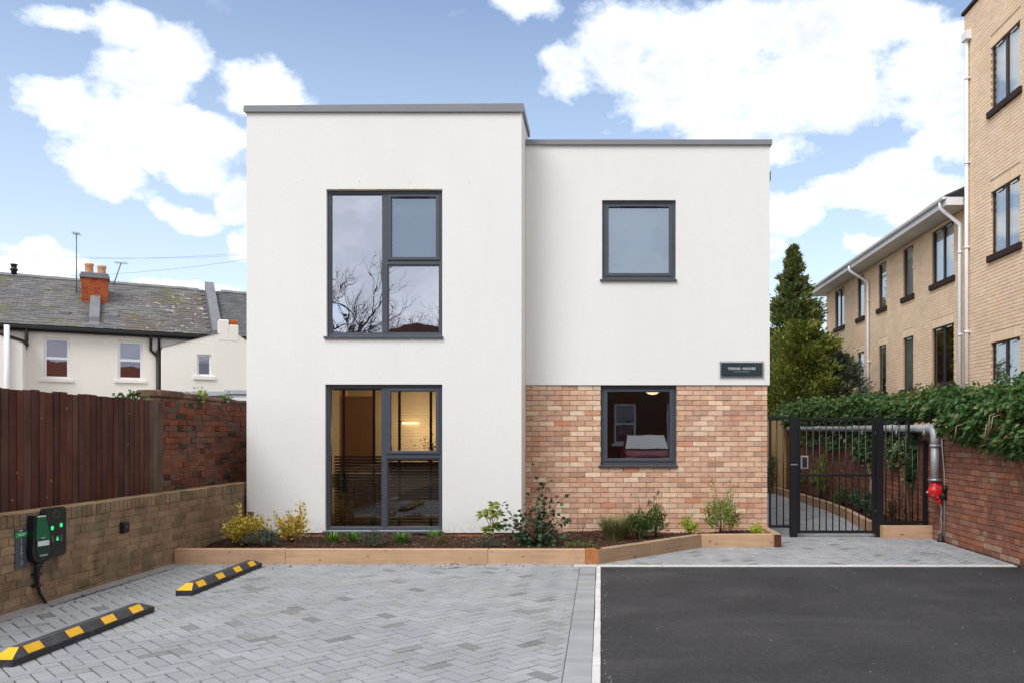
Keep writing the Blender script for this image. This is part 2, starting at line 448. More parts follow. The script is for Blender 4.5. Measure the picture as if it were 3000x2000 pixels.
M['bare_bark'] = surf('bare_branch', [(0, (0.115, 0.095, 0.088))], 0.95, 0.2, 30, 0.2, 4, 0.3, 40, 0.1)
M['car_red'] = flat('dark_red_car_paint', (0.22, 0.008, 0.014), 0.25, 0.5)
M['ivy'] = leafmat('ivy_leaf', [(0, (0.028, 0.070, 0.020)), (0.35, (0.050, 0.115, 0.030)), (0.65, (0.080, 0.165, 0.042)), (0.88, (0.125, 0.22, 0.060)), (0.965, (0.22, 0.28, 0.08)), (0.985, (0.36, 0.33, 0.12)), (1, (0.20, 0.11, 0.06))])
M['conifer'] = leafmat('conifer_spray', [(0, (0.055, 0.105, 0.032)), (0.4, (0.11, 0.165, 0.042)), (0.75, (0.20, 0.225, 0.055)), (1, (0.24, 0.17, 0.075))], 0.7, 0.2)
M['golden_conifer'] = leafmat('golden_conifer_spray', [(0, (0.06, 0.095, 0.02)), (0.4, (0.135, 0.165, 0.028)), (0.75, (0.225, 0.24, 0.036)), (1, (0.30, 0.27, 0.045))], 0.7, 0.2)
M['greygreen'] = leafmat('grey_green_leaf', [(0, (0.050, 0.070, 0.045)), (0.6, (0.10, 0.125, 0.085)), (1, (0.17, 0.185, 0.14))], 0.7, 0.15)
M['lightgreen'] = leafmat('light_green_leaf', [(0, (0.12, 0.19, 0.03)), (0.6, (0.23, 0.32, 0.055)), (1, (0.37, 0.43, 0.10))])
M['limegreen'] = leafmat('lime_leaf', [(0, (0.22, 0.34, 0.025)), (0.6, (0.44, 0.54, 0.045)), (1, (0.62, 0.64, 0.08))])
M['golden'] = leafmat('golden_leaf', [(0, (0.24, 0.20, 0.03)), (0.4, (0.52, 0.39, 0.05)), (0.8, (0.70, 0.53, 0.10)), (1, (0.75, 0.60, 0.24))])
M['midgreen'] = leafmat('mid_green_leaf', [(0, (0.032, 0.075, 0.018)), (0.6, (0.075, 0.15, 0.033)), (1, (0.15, 0.22, 0.06))])
M['darkleaf'] = leafmat('dark_glossy_leaf', [(0, (0.020, 0.052, 0.025)), (0.6, (0.040, 0.095, 0.045)), (1, (0.085, 0.15, 0.075))], 0.3, 0.15)
M['skimmia'] = leafmat('yellow_green_leaf', [(0, (0.10, 0.17, 0.022)), (0.5, (0.22, 0.31, 0.045)), (1, (0.50, 0.50, 0.10))])
M['grass_tuft'] = leafmat('bright_green_blade', [(0, (0.055, 0.14, 0.02)), (0.6, (0.12, 0.27, 0.035)), (1, (0.22, 0.36, 0.07))])
M['grass_olive'] = leafmat('olive_blade', [(0, (0.075, 0.11, 0.03)), (0.6, (0.16, 0.19, 0.06)), (1, (0.34, 0.28, 0.14))])
M['brown_leaf'] = leafmat('brown_leaf', [(0, (0.09, 0.05, 0.03)), (0.6, (0.15, 0.095, 0.05)), (1, (0.24, 0.16, 0.09))], 0.8, 0.1)
M['dark_core'] = surf('inner_shade_hull', [(0, (0.020, 0.028, 0.012))], 0.95, 0.5, 20, 0.3, 3, 0.8, 25, 0.05)


def slate_mat():
    m, t, b, o = new_mat('weathered_slate')
    tc = t.n('ShaderNodeTexCoord')
    pos = t.n('ShaderNodeNewGeometry').outputs['Position']
    col = t.ramp(rnd_value(t), [(0, (0.095, 0.093, 0.097)), (0.4, (0.135, 0.132, 0.132)), (0.7, (0.17, 0.165, 0.16)), (1, (0.11, 0.10, 0.10))])
    moss = t.remap(t.noise(pos, 0.75, 5, 0.65).outputs[0], 0.52, 0.66, 0, 0.8, True)
    col = t.mix(moss, col, t.ramp(t.noise(pos, 7, 4).outputs[0], [(0.3, (0.085, 0.085, 0.035)), (0.7, (0.15, 0.155, 0.035))]))
    sx_ = t.n('ShaderNodeSeparateXYZ')
    t.put(sx_.inputs[0], pos)
    right = t.remap(sx_.outputs[0], -19.7, -18.4, 0.12, 1.0, True)
    br = t.remap(t.noise(t.vmath('ADD', pos, (7, 3, 1)), 0.6, 4, 0.6).outputs[0], 0.44, 0.58, 0, 0.7, True)
    col = t.mix(t.math('MULTIPLY', br, right), col, (0.115, 0.085, 0.07))
    li = t.remap(t.noise(pos, 5.5, 3, 0.5).outputs[0], 0.60, 0.66, 0, 0.9, True)
    li = t.math('MULTIPLY', li, t.remap(t.noise(t.vmath('ADD', pos, (7, 3, 1)), 0.5, 3).outputs[0], 0.40, 0.55, 0, 1, True))
    col = t.mix(t.math('MULTIPLY', li, right), col, (0.50, 0.48, 0.45))
    t.put(b.inputs['Base Color'], t.hsv(col, t.remap(t.noise(pos, 25, 4).outputs[0], 0.25, 0.75, 0.8, 1.2)))
    b.inputs['Roughness'].default_value = 0.75
    return m


def asphalt_mat():
    m, t, b, o = new_mat('asphalt')
    pos = t.n('ShaderNodeNewGeometry').outputs['Position']
    fine = t.noise(pos, 150, 4, 0.75)
    col = t.ramp(t.noise(pos, 0.9, 6, 0.6).outputs[0], [(0.3, (0.024, 0.0235, 0.026)), (0.5, (0.033, 0.032, 0.035)), (0.72, (0.047, 0.045, 0.046))])
    col = t.hsv(col, t.remap(fine.outputs[0], 0.32, 0.68, 0.45, 1.65))
    col = t.hsv(col, t.remap(t.noise(pos, 22, 4, 0.7).outputs[0], 0.3, 0.7, 0.72, 1.28))
    vo = t.n('ShaderNodeTexVoronoi', feature='F1')
    t.put(vo.inputs['Vector'], pos)
    vo.inputs['Scale'].default_value = 60
    rim = t.math('MULTIPLY', t.remap(vo.outputs['Distance'], 0.12, 0.24, 1, 0), t.remap(vo.outputs['Color'], 0.66, 0.85, 0, 0.8))
    col = t.mix(rim, col, (0.20, 0.195, 0.19))
    dust = t.remap(t.noise(t.vmath('MULTIPLY', pos, (0.6, 2.2, 1)), 0.8, 5, 0.6, 0.8).outputs[0], 0.48, 0.75, 0, 0.30, True)
    col = t.mix(dust, col, (0.095, 0.089, 0.082))
    tyre = t.remap(t.noise(t.vmath('MULTIPLY', pos, (2.6, 0.16, 1)), 1.0, 4, 0.6, 0.5).outputs[0], 0.55, 0.72, 0, 0.35, True)
    col = t.mix(tyre, col, (0.024, 0.024, 0.026))
    t.put(b.inputs['Base Color'], col)
    b.inputs['Roughness'].default_value = 0.85
    b.inputs['Specular IOR Level'].default_value = 0.3
    bn = t.n('ShaderNodeBump')
    bn.inputs['Strength'].default_value = 0.5
    bn.inputs['Distance'].default_value = 0.006
    t.put(bn.inputs['Height'], t.noise(pos, 160, 4, 0.7).outputs[0])
    t.put(b.inputs['Normal'], bn.outputs[0])
    return m


M['slate'] = slate_mat()
M['slate_dark'] = surf('dark_slate', [(0, (0.085, 0.085, 0.09)), (1, (0.125, 0.125, 0.13))], 0.75, 0.15, 20, 0.1, 2, 0.2, 40, 0.3)
M['asphalt'] = asphalt_mat()
M['ground'] = surf('bare_ground', [(0, (0.14, 0.125, 0.10))], 0.95, 0.2, 5, 0.2, 0.3, 0.3, 8, 0.1)

# ------------------------------------------------------------------ geometry helpers
W = {}
rng = np.random.default_rng(7)
rnd = random.Random(11)
I4 = Matrix.Identity(4)


class MB:
    """collects vertices and faces of ONE mesh"""
    def __init__(s):
        s.v, s.f, s.mi, s.sm = [], [], [], []
        s.m = 0
    def face(s, pts, smooth=False):
        i = len(s.v)
        s.v += [tuple(p) for p in pts]
        s.f.append(tuple(range(i, i + len(pts))))
        s.mi.append(s.m)
        s.sm.append(smooth)
    def mesh_part(s, vs, fs, smooth=False):
        i = len(s.v)
        s.v += [tuple(p) for p in vs]
        for f in fs:
            s.f.append(tuple(i + k for k in f))
            s.mi.append(s.m)
            s.sm.append(smooth)
    def box(s, a, b):
        x0, y0, z0 = (min(a[i], b[i]) for i in range(3))
        x1, y1, z1 = (max(a[i], b[i]) for i in range(3))
        s.mesh_part([(x0, y0, z0), (x1, y0, z0), (x1, y1, z0), (x0, y1, z0), (x0, y0, z1), (x1, y0, z1), (x1, y1, z1), (x0, y1, z1)],
                    [(0, 3, 2, 1), (4, 5, 6, 7), (0, 1, 5, 4), (1, 2, 6, 5), (2, 3, 7, 6), (3, 0, 4, 7)])
        return s
    def bbox(s, a, b, c=0.004):
        """box with chamfered edges"""
        x0, y0, z0 = (min(a[i], b[i]) for i in range(3))
        x1, y1, z1 = (max(a[i], b[i]) for i in range(3))
        c = min(c, (x1 - x0) / 3, (y1 - y0) / 3, (z1 - z0) / 3)
        vs = []
        for (z, cc) in ((z0, c), (z0 + c, 0), (z1 - c, 0), (z1, c)):
            vs += [(x0 + cc, y0 + cc, z), (x1 - cc, y0 + cc, z), (x1 - cc, y1 - cc, z), (x0 + cc, y1 - cc, z)]
        # vertical edges stay sharp enough at this size
        fs = [(3, 2, 1, 0), (12, 13, 14, 15)]
        for k in range(3):
            for i in range(4):
                j = (i + 1) % 4
                fs.append((4 * k + i, 4 * k + j, 4 * k + 4 + j, 4 * k + 4 + i))
        s.mesh_part(vs, fs)
        return s
    def prism(s, poly, z0, z1, c=0.0):
        """vertical prism over a counter-clockwise polygon, top edge chamfered by c"""
        n = len(poly)
        vs = [(x, y, z0) for x, y in poly] + [(x, y, z1 - c) for x, y in poly]
        fs = []
        if c:
            cx = sum(p[0] for p in poly) / n
            cy = sum(p[1] for p in poly) / n
            for x, y in poly:
                d = math.hypot(x - cx, y - cy) or 1
                k = max(0.0, 1 - 1.5 * c / d)
                vs.append((cx + (x - cx) * k, cy + (y - cy) * k, z1))
            rings = 3
        else:
            rings = 2
        for r in range(rings - 1):
            for i in range(n):
                j = (i + 1) % n
                fs.append((r * n + i, r * n + j, r * n + n + j, r * n + n + i))
        fs.append(tuple(range((rings - 1) * n, rings * n)))
        s.mesh_part(vs, fs)
        return s
    def extrude(s, poly3, vec):
        """solid between a planar polygon and its copy moved by vec"""
        n = len(poly3)
        v = Vector(vec)
        vs = [tuple(p) for p in poly3] + [tuple(Vector(p) + v) for p in poly3]
        fs = [tuple(range(n - 1, -1, -1)), tuple(range(n, 2 * n))]
        fs += [(i, (i + 1) % n, n + (i + 1) % n, n + i) for i in range(n)]
        s.mesh_part(vs, fs)
        return s
    def tube(s, pts, r, n=8, caps=True, smooth=True):
        """swept round tube; r a number or one radius per point"""
        pts = [Vector(p) for p in pts]
        rs = [r] * len(pts) if isinstance(r, (int, float)) else list(r)
        vs = []
        up = None
        for i, p in enumerate(pts):
            d = (pts[min(i + 1, len(pts) - 1)] - pts[max(i - 1, 0)]).normalized()
            if up is None:
                up = Vector((0, 0, 1)) if abs(d.z) < 0.9 else Vector((1, 0, 0))
            a = d.cross(up).normalized()
            up = a.cross(d).normalized()
            for k in range(n):
                t = 2 * math.pi * k / n
                vs.append(tuple(p + (a * math.cos(t) + up * math.sin(t)) * rs[i]))
        fs = []
        for i in range(len(pts) - 1):
            for k in range(n):
                fs.append((i * n + k, i * n + (k + 1) % n, i * n + n + (k + 1) % n, i * n + n + k))
        s.mesh_part(vs, fs, smooth)
        if caps:
            i = len(s.v) - len(vs)
            s.f.append(tuple(i + k for k in range(n - 1, -1, -1)))
            s.f.append(tuple(i + len(vs) - n + k for k in range(n)))
            s.mi += [s.m] * 2
            s.sm += [False] * 2
        return s
    def lathe(s, prof, c, axis='z', n=20, smooth=True):
        """profile of (radius, height) turned round an axis through c"""
        vs = []
        for (r, h) in prof:
            for k in range(n):
                t = 2 * math.pi * k / n
                a, b = r * math.cos(t), r * math.sin(t)
                if axis == 'z':
                    p = (c[0] + a, c[1] + b, c[2] + h)
                elif axis == 'y':
                    p = (c[0] + a, c[1] + h, c[2] - b)
                else:
                    p = (c[0] + h, c[1] + a, c[2] + b)
                vs.append(p)
        m = len(prof)
        fs = [(i * n + k, i * n + (k + 1) % n, i * n + n + (k + 1) % n, i * n + n + k) for i in range(m - 1) for k in range(n)]
        fs += [tuple(range(n - 1, -1, -1)), tuple((m - 1) * n + k for k in range(n))]
        s.mesh_part(vs, fs, smooth)
        s.sm[-1] = s.sm[-2] = False
        return s
    def wall(s, P, U, N, us, zs, holes, depth):
        """wall slab in the plane through P (along U and up), outward normal N, with rectangular holes (u0,u1,z0,z1)"""
        P, U, N = Vector(P), Vector(U), Vector(N)
        holes = [(max(h[0], us[0]), min(h[1], us[1]), max(h[2], zs[0]), min(h[3], zs[1])) for h in holes]
        us = sorted(set([us[0], us[1]] + [h[0] for h in holes] + [h[1] for h in holes]))
        zs = sorted(set([zs[0], zs[1]] + [h[2] for h in holes] + [h[3] for h in holes]))
        us = [u for i, u in enumerate(us) if i == 0 or u - us[i - 1] > 1e-5]
        zs = [z for i, z in enumerate(zs) if i == 0 or z - zs[i - 1] > 1e-5]
        def solid(i, j):
            if not (0 <= i < len(us) - 1 and 0 <= j < len(zs) - 1):
                return False
            u, z = (us[i] + us[i + 1]) / 2, (zs[j] + zs[j + 1]) / 2
            return not any(h[0] < u < h[1] and h[2] < z < h[3] for h in holes)
        def q(u, z, d):
            return P + U * u + Vector((0, 0, z)) - N * d
        for i in range(len(us) - 1):
            for j in range(len(zs) - 1):
                if not solid(i, j):
                    continue
                a, b, c, d = us[i], us[i + 1], zs[j], zs[j + 1]
                s.face([q(a, c, 0), q(b, c, 0), q(b, d, 0), q(a, d, 0)])
                s.face([q(a, c, depth), q(a, d, depth), q(b, d, depth), q(b, c, depth)])
                if not solid(i - 1, j):
                    s.face([q(a, c, 0), q(a, d, 0), q(a, d, depth), q(a, c, depth)])
                if not solid(i + 1, j):
                    s.face([q(b, c, 0), q(b, c, depth), q(b, d, depth), q(b, d, 0)])
                if not solid(i, j - 1):
                    s.face([q(a, c, 0), q(a, c, depth), q(b, c, depth), q(b, c, 0)])
                if not solid(i, j + 1):
                    s.face([q(a, d, 0), q(b, d, 0), q(b, d, depth), q(a, d, depth)])
        return s
    def mesh(s, name, mats, inv=None):
        me = bpy.data.meshes.new(name)
        vs = s.v if inv is None else [tuple(inv @ Vector(p)) for p in s.v]
        me.from_pydata(vs, [], s.f)
        me.polygons.foreach_set('material_index', s.mi)
        me.polygons.foreach_set('use_smooth', s.sm)
        for m in (mats if isinstance(mats, (list, tuple)) else [mats]):
            me.materials.append(M[m] if isinstance(m, str) else m)
        me.update()
        return me


def tags(o, label=None, cat=None, group=None, kind=None):
    for k, v in (('label', label), ('category', cat), ('group', group), ('kind', kind)):
        if v:
            o[k] = v
    return o


def link(name, data, parent=None, world_m=None):
    o = bpy.data.objects.new(name, data)
    COL.objects.link(o)
    wm = world_m if world_m is not None else (W[parent.name] if parent else I4.copy())
    if parent:
        o.parent = parent
        o.matrix_basis = W[parent.name].inverted() @ wm
    else:
        o.matrix_basis = wm
    W[o.name] = wm.copy()
    return o


def thing(name, label, cat, loc=(0, 0, 0), rz=0.0, group=None):
    o = link(name, None, None, Matrix.Translation(loc) @ Matrix.Rotation(rz, 4, 'Z'))
    o.empty_display_size = 0.1
    return tags(o, label, cat, group)


def part(name, mb, mats, parent, kind=None, label=None, local=False):
    """a mesh under its thing; its vertices are given in the world (or in the parent's frame if local)"""
    me = mb.mesh(name, mats, None if local else W[parent.name].inverted())
    return tags(link(name, me, parent), label, None, None, kind)


def solo(name, mb, mats, label, cat, loc=(0, 0, 0), group=None, kind=None):
    """a thing that is one mesh"""
    wm = Matrix.Translation(loc)
    me = mb.mesh(name, mats, wm.inverted())
    return tags(link(name, me, None, wm), label, cat, group, kind)


def structure(name, mb, mats, loc=(0, 0, 0)):
    wm = Matrix.Translation(loc)
    return tags(link(name, mb.mesh(name, mats, wm.inverted()), None, wm), kind='structure')


def copy_tree(o, loc=None, rz=None, label=None, parent=None):
    """copy of a thing with copies of its parts and sub-parts"""
    c = o.copy()
    COL.objects.link(c)
    if parent is not None:
        c.parent = parent
    else:
        m = Matrix.Translation(loc) @ Matrix.Rotation(rz or 0, 4, 'Z')
        c.matrix_basis = m
        W[c.name] = m
        if label:
            c['label'] = label
    for ch in o.children:
        copy_tree(ch, parent=c)
    return c


def raw_mesh(name, verts, faces, mat, smooth=False):
    """fast mesh from numpy arrays, faces all with the same number of corners"""
    me = bpy.data.meshes.new(name)
    n, k = faces.shape
    me.vertices.add(len(verts))
    me.vertices.foreach_set('co', verts.astype(np.float32).ravel())
    me.loops.add(n * k)
    me.loops.foreach_set('vertex_index', faces.astype(np.int32).ravel())
    me.polygons.add(n)
    me.polygons.foreach_set('loop_start', np.arange(0, n * k, k, dtype=np.int32))
    me.polygons.foreach_set('loop_total', np.full(n, k, dtype=np.int32))
    me.materials.append(M[mat])
    me.update(calc_edges=True)
    me.validate()
    return me


def unit(a):
    return a / np.maximum(np.linalg.norm(a, axis=1, keepdims=True), 1e-9)


def leaves(pos, d, length, width, fold=0.25, droop=0.0):
    """leaf blades: base at pos, growing along d; each is a folded pointed blade"""
    n = len(pos)
    length = np.broadcast_to(length, (n,))[:, None]
    width = np.broadcast_to(width, (n,))[:, None]
    d = unit(d)
    r = unit(rng.normal(size=(n, 3)))
    side = unit(np.cross(d, r))
    nor = np.cross(side, d)
    tip = pos + d * length - np.array([0, 0, 1.0]) * droop * length
    mid = pos + d * length * 0.45
    a = mid + side * width * 0.5 + nor * width * fold
    b = mid - side * width * 0.5 + nor * width * fold
    v = np.stack([pos, a, tip, b], 1).reshape(-1, 3)
    i = np.arange(n)[:, None] * 4
    f = np.concatenate([i + np.array([[0, 1, 2]]), i + np.array([[0, 2, 3]])], 0)
    return v, f


def join(parts):
    vs, fs, o = [], [], 0
    for v, f in parts:
        vs.append(v)
        fs.append(f + o)
        o += len(v)
    return np.concatenate(vs), np.concatenate(fs)


def leaf_part(name, vf, mat, parent, kind='stuff'):
    v, f = vf
    loc = np.array(W[parent.name].translation)
    me = raw_mesh(name, v - loc, f, mat)
    return tags(link(name, me, parent), kind=kind)


def blades(base, spread, height, n, width=0.008, lean=0.6):
    """clump of bending grass blades"""
    base = np.array(base)
    az = rng.uniform(0, 2 * np.pi, n)
    r = spread * np.sqrt(rng.uniform(0, 1, n)) * 0.35
    h = height * rng.uniform(0.55, 1.0, n)
    out = np.stack([np.cos(az), np.sin(az), np.zeros(n)], 1)
    p0 = base + out * r[:, None]
    l = lean * rng.uniform(0.3, 1.0, n) * spread
    side = np.stack([-np.sin(az), np.cos(az), np.zeros(n)], 1)
    rows = []
    for t, wd in ((0, 1.0), (0.45, 0.8), (0.8, 0.5), (1.0, 0.06)):
        c = p0 + out * (l * t ** 1.8)[:, None] + np.stack([np.zeros(n), np.zeros(n), h * (t - 0.22 * t ** 3)], 1)
        rows.append(c - side * width * wd * 0.5)
        rows.append(c + side * width * wd * 0.5)
    v = np.stack(rows, 1).reshape(-1, 3)
    i = np.arange(n)[:, None] * 8
    f = np.concatenate([i + np.array([q]) for k in range(3) for q in ([2 * k, 2 * k + 1, 2 * k + 3], [2 * k, 2 * k + 3, 2 * k + 2])], 0)
    return v, f


# ------------------------------------------------------------------ brick laying
BR = {}


def brick_mesh(L, Hh, mat, variant, depth=0.03, rough=0.0015, ch=0.003):
    key = (round(L, 3), round(Hh, 3), mat, variant)
    if key not in BR:
        r = random.Random(hash((key[0], key[1], variant)) & 0xffff)
        def j():
            return r.uniform(-rough, rough)
        mb = MB()
        vs = []
        for (y, c) in ((depth, 0), (ch, 0), (0, ch)):
            vs += [(-L / 2 + c + j(), y, -Hh / 2 + c + j()), (L / 2 - c + j(), y, -Hh / 2 + c + j()),
                   (L / 2 - c + j(), y, Hh / 2 - c + j()), (-L / 2 + c + j(), y, Hh / 2 - c + j())]
        fs = []
        for k in range(2):
            for i in range(4):
                n = (i + 1) % 4
                fs.append((4 * k + i, 4 * k + n, 4 * k + 4 + n, 4 * k + 4 + i))
        fs.append((8, 9, 10, 11))
        mb.mesh_part(vs, fs)
        BR[key] = mb.mesh('brick', mat)
    return BR[key]


def courses(u0, u1, z0, z1, holes=(), bond='stretcher', h=0.065, L=0.215, j=0.010, off=0.0, wild=0.0):
    """brick rectangles (uc, zc, length, height) of a wall face, cut round holes"""
    out = []
    k = 0
    z = z0
    while z + h * 0.5 < z1:
        zt = min(z + h, z1)
        u = u0 - ((k % 2) * (L + j) / 2 + off)
        n = k
        while u < u1:
            ln = L
            if bond == 'flemish':
                ln = L if n % 2 == 0 else (L - j) / 2
            elif bond == 'garden' and k % 4 == 3:
                ln = (L - j) / 2
            if wild:
                ln *= 1 + rnd.uniform(-wild, wild)
            a, b = max(u, u0), min(u + ln, u1)
            segs = [(a, b)]
            for (ha, hb, hc, hd) in holes:
                if hc - 0.02 < (z + zt) / 2 < hd + 0.02:
                    ns = []
                    for (p, q) in segs:
                        if hb <= p or ha >= q:
                            ns.append((p, q))
                        else:
                            if p < ha:
                                ns.append((p, ha))
                            if q > hb:
                                ns.append((hb, q))
                    segs = ns
            for (p, q) in segs:
                if q - p > 0.03:
                    out.append(((p + q) / 2, (z + zt) / 2, q - p, zt - z))
            u += ln + j
            n += 1
        z += h + j
        k += 1
    return out


def lay(parent, P, U, N, bricks, mat, limit=300, score=None, jit=0.002, name='brick', alt=None):
    """lays bricks: the first `limit` by score as objects, the rest joined as one part"""
    P, U, N = Vector(P), Vector(U), Vector(N)
    rz = math.atan2(U.y, U.x)
    eye = Vector((0, 0, H))
    items = []
    for b in bricks:
        c = P + U * b[0] + Vector((0, 0, b[1]))
        s = score(c, b) if score else -(c - eye).length
        items.append((s, c, b))
    items.sort(key=lambda q: -q[0])
    rest = MB()
    for n, (s, c, b) in enumerate(items):
        c = c + N * rnd.uniform(-jit, jit)
        L = round(b[2] * 100) / 100 if b[2] < 0.213 else b[2]
        mname = mat
        if alt:
            mname = alt(c, b) or mat
        if n < limit and s > -1e8:
            me = brick_mesh(b[2], b[3], mname, rnd.randrange(3))
            link(name, me, parent, Matrix.Translation(c) @ Matrix.Rotation(rz, 4, 'Z') @ Matrix.Rotation(rnd.uniform(-0.004, 0.004), 4, 'Y'))
        else:
            a, e = c - U * (b[2] / 2) - Vector((0, 0, b[3] / 2)), c + U * (b[2] / 2) + Vector((0, 0, b[3] / 2))
            w = N * 0.025
            ux, uz = U * b[2], Vector((0, 0, b[3]))
            p = [a, a + ux, a + ux + uz, a + uz]
            k = [x - w for x in p]
            rest.mesh_part([tuple(x) for x in k + p], [(0, 1, 5, 4), (1, 2, 6, 5), (2, 3, 7, 6), (3, 0, 4, 7), (4, 5, 6, 7)])
    if rest.v:
        part('brickwork', rest, mat, parent, kind='stuff')


def photo(u, v, y):
    """point at depth y that the photo shows at pixel (u, v) of 3000 x 2000"""
    return Vector(((u - U0) * y / F, y, H + (V0 - v) * y / F))


# ------------------------------------------------------------------ ground, paving, road
g = MB()
g.face([(-600, -600, -0.12), (600, -600, -0.12), (600, 900, -0.12), (-600, 900, -0.12)])
structure('ground', g, 'ground')

YK = 9.33                         # edge of the road, where the drain channel lies
r = MB()
r.face([(0.0, -30, -0.006), (4.74, -30, -0.006), (4.74, YK, -0.006), (0.0, YK, -0.006)])
r.face([(4.74, -30, -0.006), (12, -30, -0.006), (12, 2, -0.006), (4.74, 2, -0.006)])
structure('road', r, 'asphalt')

pv = MB()
pv.box((-5.1, -14, -0.10), (-0.055, YK + 0.16, -0.009))
pv.box((-0.055, YK + 0.1, -0.10), (4.85, 12.2, -0.009))
pv.box((2.40, 12.2, -0.10), (5.2, 22, -0.009))
pavement = structure('pavement', pv, 'joint')


def clip(poly, rect):
    x0, x1, y0, y1 = rect
    for axis, lim, sgn in ((0, x0, 1), (0, x1, -1), (1, y0, 1), (1, y1, -1)):
        out = []
        for i in range(len(poly)):
            p, q = poly[i], poly[(i + 1) % len(poly)]
            pi, qi = sgn * (p[axis] - lim) >= 0, sgn * (q[axis] - lim) >= 0
            if pi:
                out.append(p)
            if pi != qi:
                t = (lim - p[axis]) / (q[axis] - p[axis])
                out.append((p[0] + t * (q[0] - p[0]), p[1] + t * (q[1] - p[1])))
        poly = out
        if len(poly) < 3:
            return []
    return poly


def area(p):
    return abs(sum(p[i][0] * p[(i + 1) % len(p)][1] - p[(i + 1) % len(p)][0] * p[i][1] for i in range(len(p)))) / 2


def herring(rect, ang=R(45), a=0.1, j=0.009):
    """blocks 2a x a in herringbone, clipped to a rectangle: list of (polygon, whole?, centre, angle)"""
    x0, x1, y0, y1 = rect
    cx, cy = (x0 + x1) / 2, (y0 + y1) / 2
    n = int(math.hypot(x1 - x0, y1 - y0) / a) + 6
    ca, sa = math.cos(ang), math.sin(ang)
    out = []
    for i in range(-n, n):
        for k in range(-n, n):
            # herringbone cell: horizontal block at (i,k) when (i-k)%4==0, vertical when (i-k)%4==3
            m = (i - k) % 4
            if m == 0:
                q = (i * a, k * a, i * a + 2 * a, k * a + a)
                th = ang
            elif m == 3:
                q = (i * a, k * a, i * a + a, k * a + 2 * a)
                th = ang + math.pi / 2
            else:
                continue
            px, py = (q[0] + q[2]) / 2, (q[1] + q[3]) / 2
            wx, wy = cx + px * ca - py * sa, cy + px * sa + py * ca
            if wx < x0 - .15 or wx > x1 + .15 or wy < y0 - .15 or wy > y1 + .15:
                continue
            e = j / 2
            pl = []
            for (lx, ly) in ((q[0] + e, q[1] + e), (q[2] - e, q[1] + e), (q[2] - e, q[3] - e), (q[0] + e, q[3] - e)):
                pl.append((cx + lx * ca - ly * sa, cy + lx * sa + ly * ca))
            cl = clip(pl, rect)
            if not cl or area(cl) < 0.0012:
                continue
            out.append((cl, area(cl) > area(pl) * 0.999, (wx, wy), th))
    return out


pav_mesh = []
for vnt in range(3):
    mb = MB()
    e = 0.004 + vnt * 0.0008
    mb.prism([(-0.1 + e, -0.05 + e), (0.1 - e, -0.05 + e), (0.1 - e, 0.05 - e), (-0.1 + e, 0.05 - e)], -0.05, 0, 0.003)
    pav_mesh.append(mb.mesh('paver', 'paver'))

blocks = herring((-4.80, -0.238, 4.2, YK))
right = [b for b in herring((-0.2, 4.78, YK + 0.105, 12.15)) if not (b[2][0] < 2.1 and b[2][1] > 11.0)]
path = herring((2.47, 4.5, 12.15, 20.9))
front = [b for b in blocks if b[1] and b[2][1] > 4.75 and abs(b[2][0] / b[2][1] + 0.10) < 0.66]
front.sort(key=lambda b: b[2][1])
chosen = set(id(b) for b in front[:300])
rest = MB()
for b in blocks + right + path:
    dz = rnd.uniform(-0.0015, 0.0015)
    if id(b) in chosen:
        tilt = Matrix.Rotation(rnd.uniform(-0.006, 0.006), 4, 'X') @ Matrix.Rotation(rnd.uniform(-0.005, 0.005), 4, 'Y')
        link('paver', pav_mesh[rnd.randrange(3)], pavement,
             Matrix.Translation((b[2][0], b[2][1], dz)) @ Matrix.Rotation(b[3], 4, 'Z') @ tilt)
    else:
        rest.prism(b[0], -0.04, dz, 0.004)
# soldier strip beside the road, edging row under the timbers, row along the low wall
y = 3.5
while y < YK - 0.05:
    rest.prism([(-0.234, y + 0.002), (-0.056, y + 0.002), (-0.056, y + 0.098), (-0.234, y + 0.098)], -0.04, rnd.uniform(-0.001, 0.001), 0.003)
    y += 0.1
x = -4.93
while x < -0.1:
    rest.prism([(x + 0.002, YK + 0.106), (x + 0.198, YK + 0.106), (x + 0.198, YK + 0.2), (x + 0.002, YK + 0.2)], -0.04, rnd.uniform(-0.001, 0.001), 0.003)
    x += 0.2
part('paving_blocks', rest, 'paver', pavement, kind='stuff')

hb = MB()
yy = 3.0
prev = 0.0
while yy < 9.5:
    w0, w1 = prev, rnd.uniform(0.005, 0.04)
    hb.face([(-4.96, yy, 0.012), (-4.835 + w0, yy, -0.001), (-4.835 + w1, yy + 0.35, -0.001), (-4.96, yy + 0.35, 0.012)])
    prev = w1
    yy += 0.35
part('cement_haunch', hb, 'haunch', pavement)

# drain channel: pale frame with a slotted grating
dr = MB()
for i in range(5):
    xa, xb = -0.3 + i * 1.01, -0.3 + i * 1.01 + 1.004
    dr.bbox((xa, YK + 0.0, -0.06), (xb, YK + 0.022, 0.004), 0.002)
    dr.bbox((xa, YK + 0.078, -0.06), (xb, YK + 0.1, 0.004), 0.002)
    x = xa
    while x < xb - 0.02:
        dr.box((x, YK + 0.022, -0.015), (x + 0.016, YK + 0.078, 0.002))
        x += 0.028
part('channel_drain', dr, 'kerb', pavement)
dr = MB()
x = -4.93
while x < -0.31:
    dr.bbox((x + 0.002, YK + 0.004, -0.06), (x + 0.198, YK + 0.1, 0.001 + rnd.uniform(-.001, .001)), 0.004)
    x += 0.2
part('edging_blocks', dr, 'paver', pavement, kind='stuff')

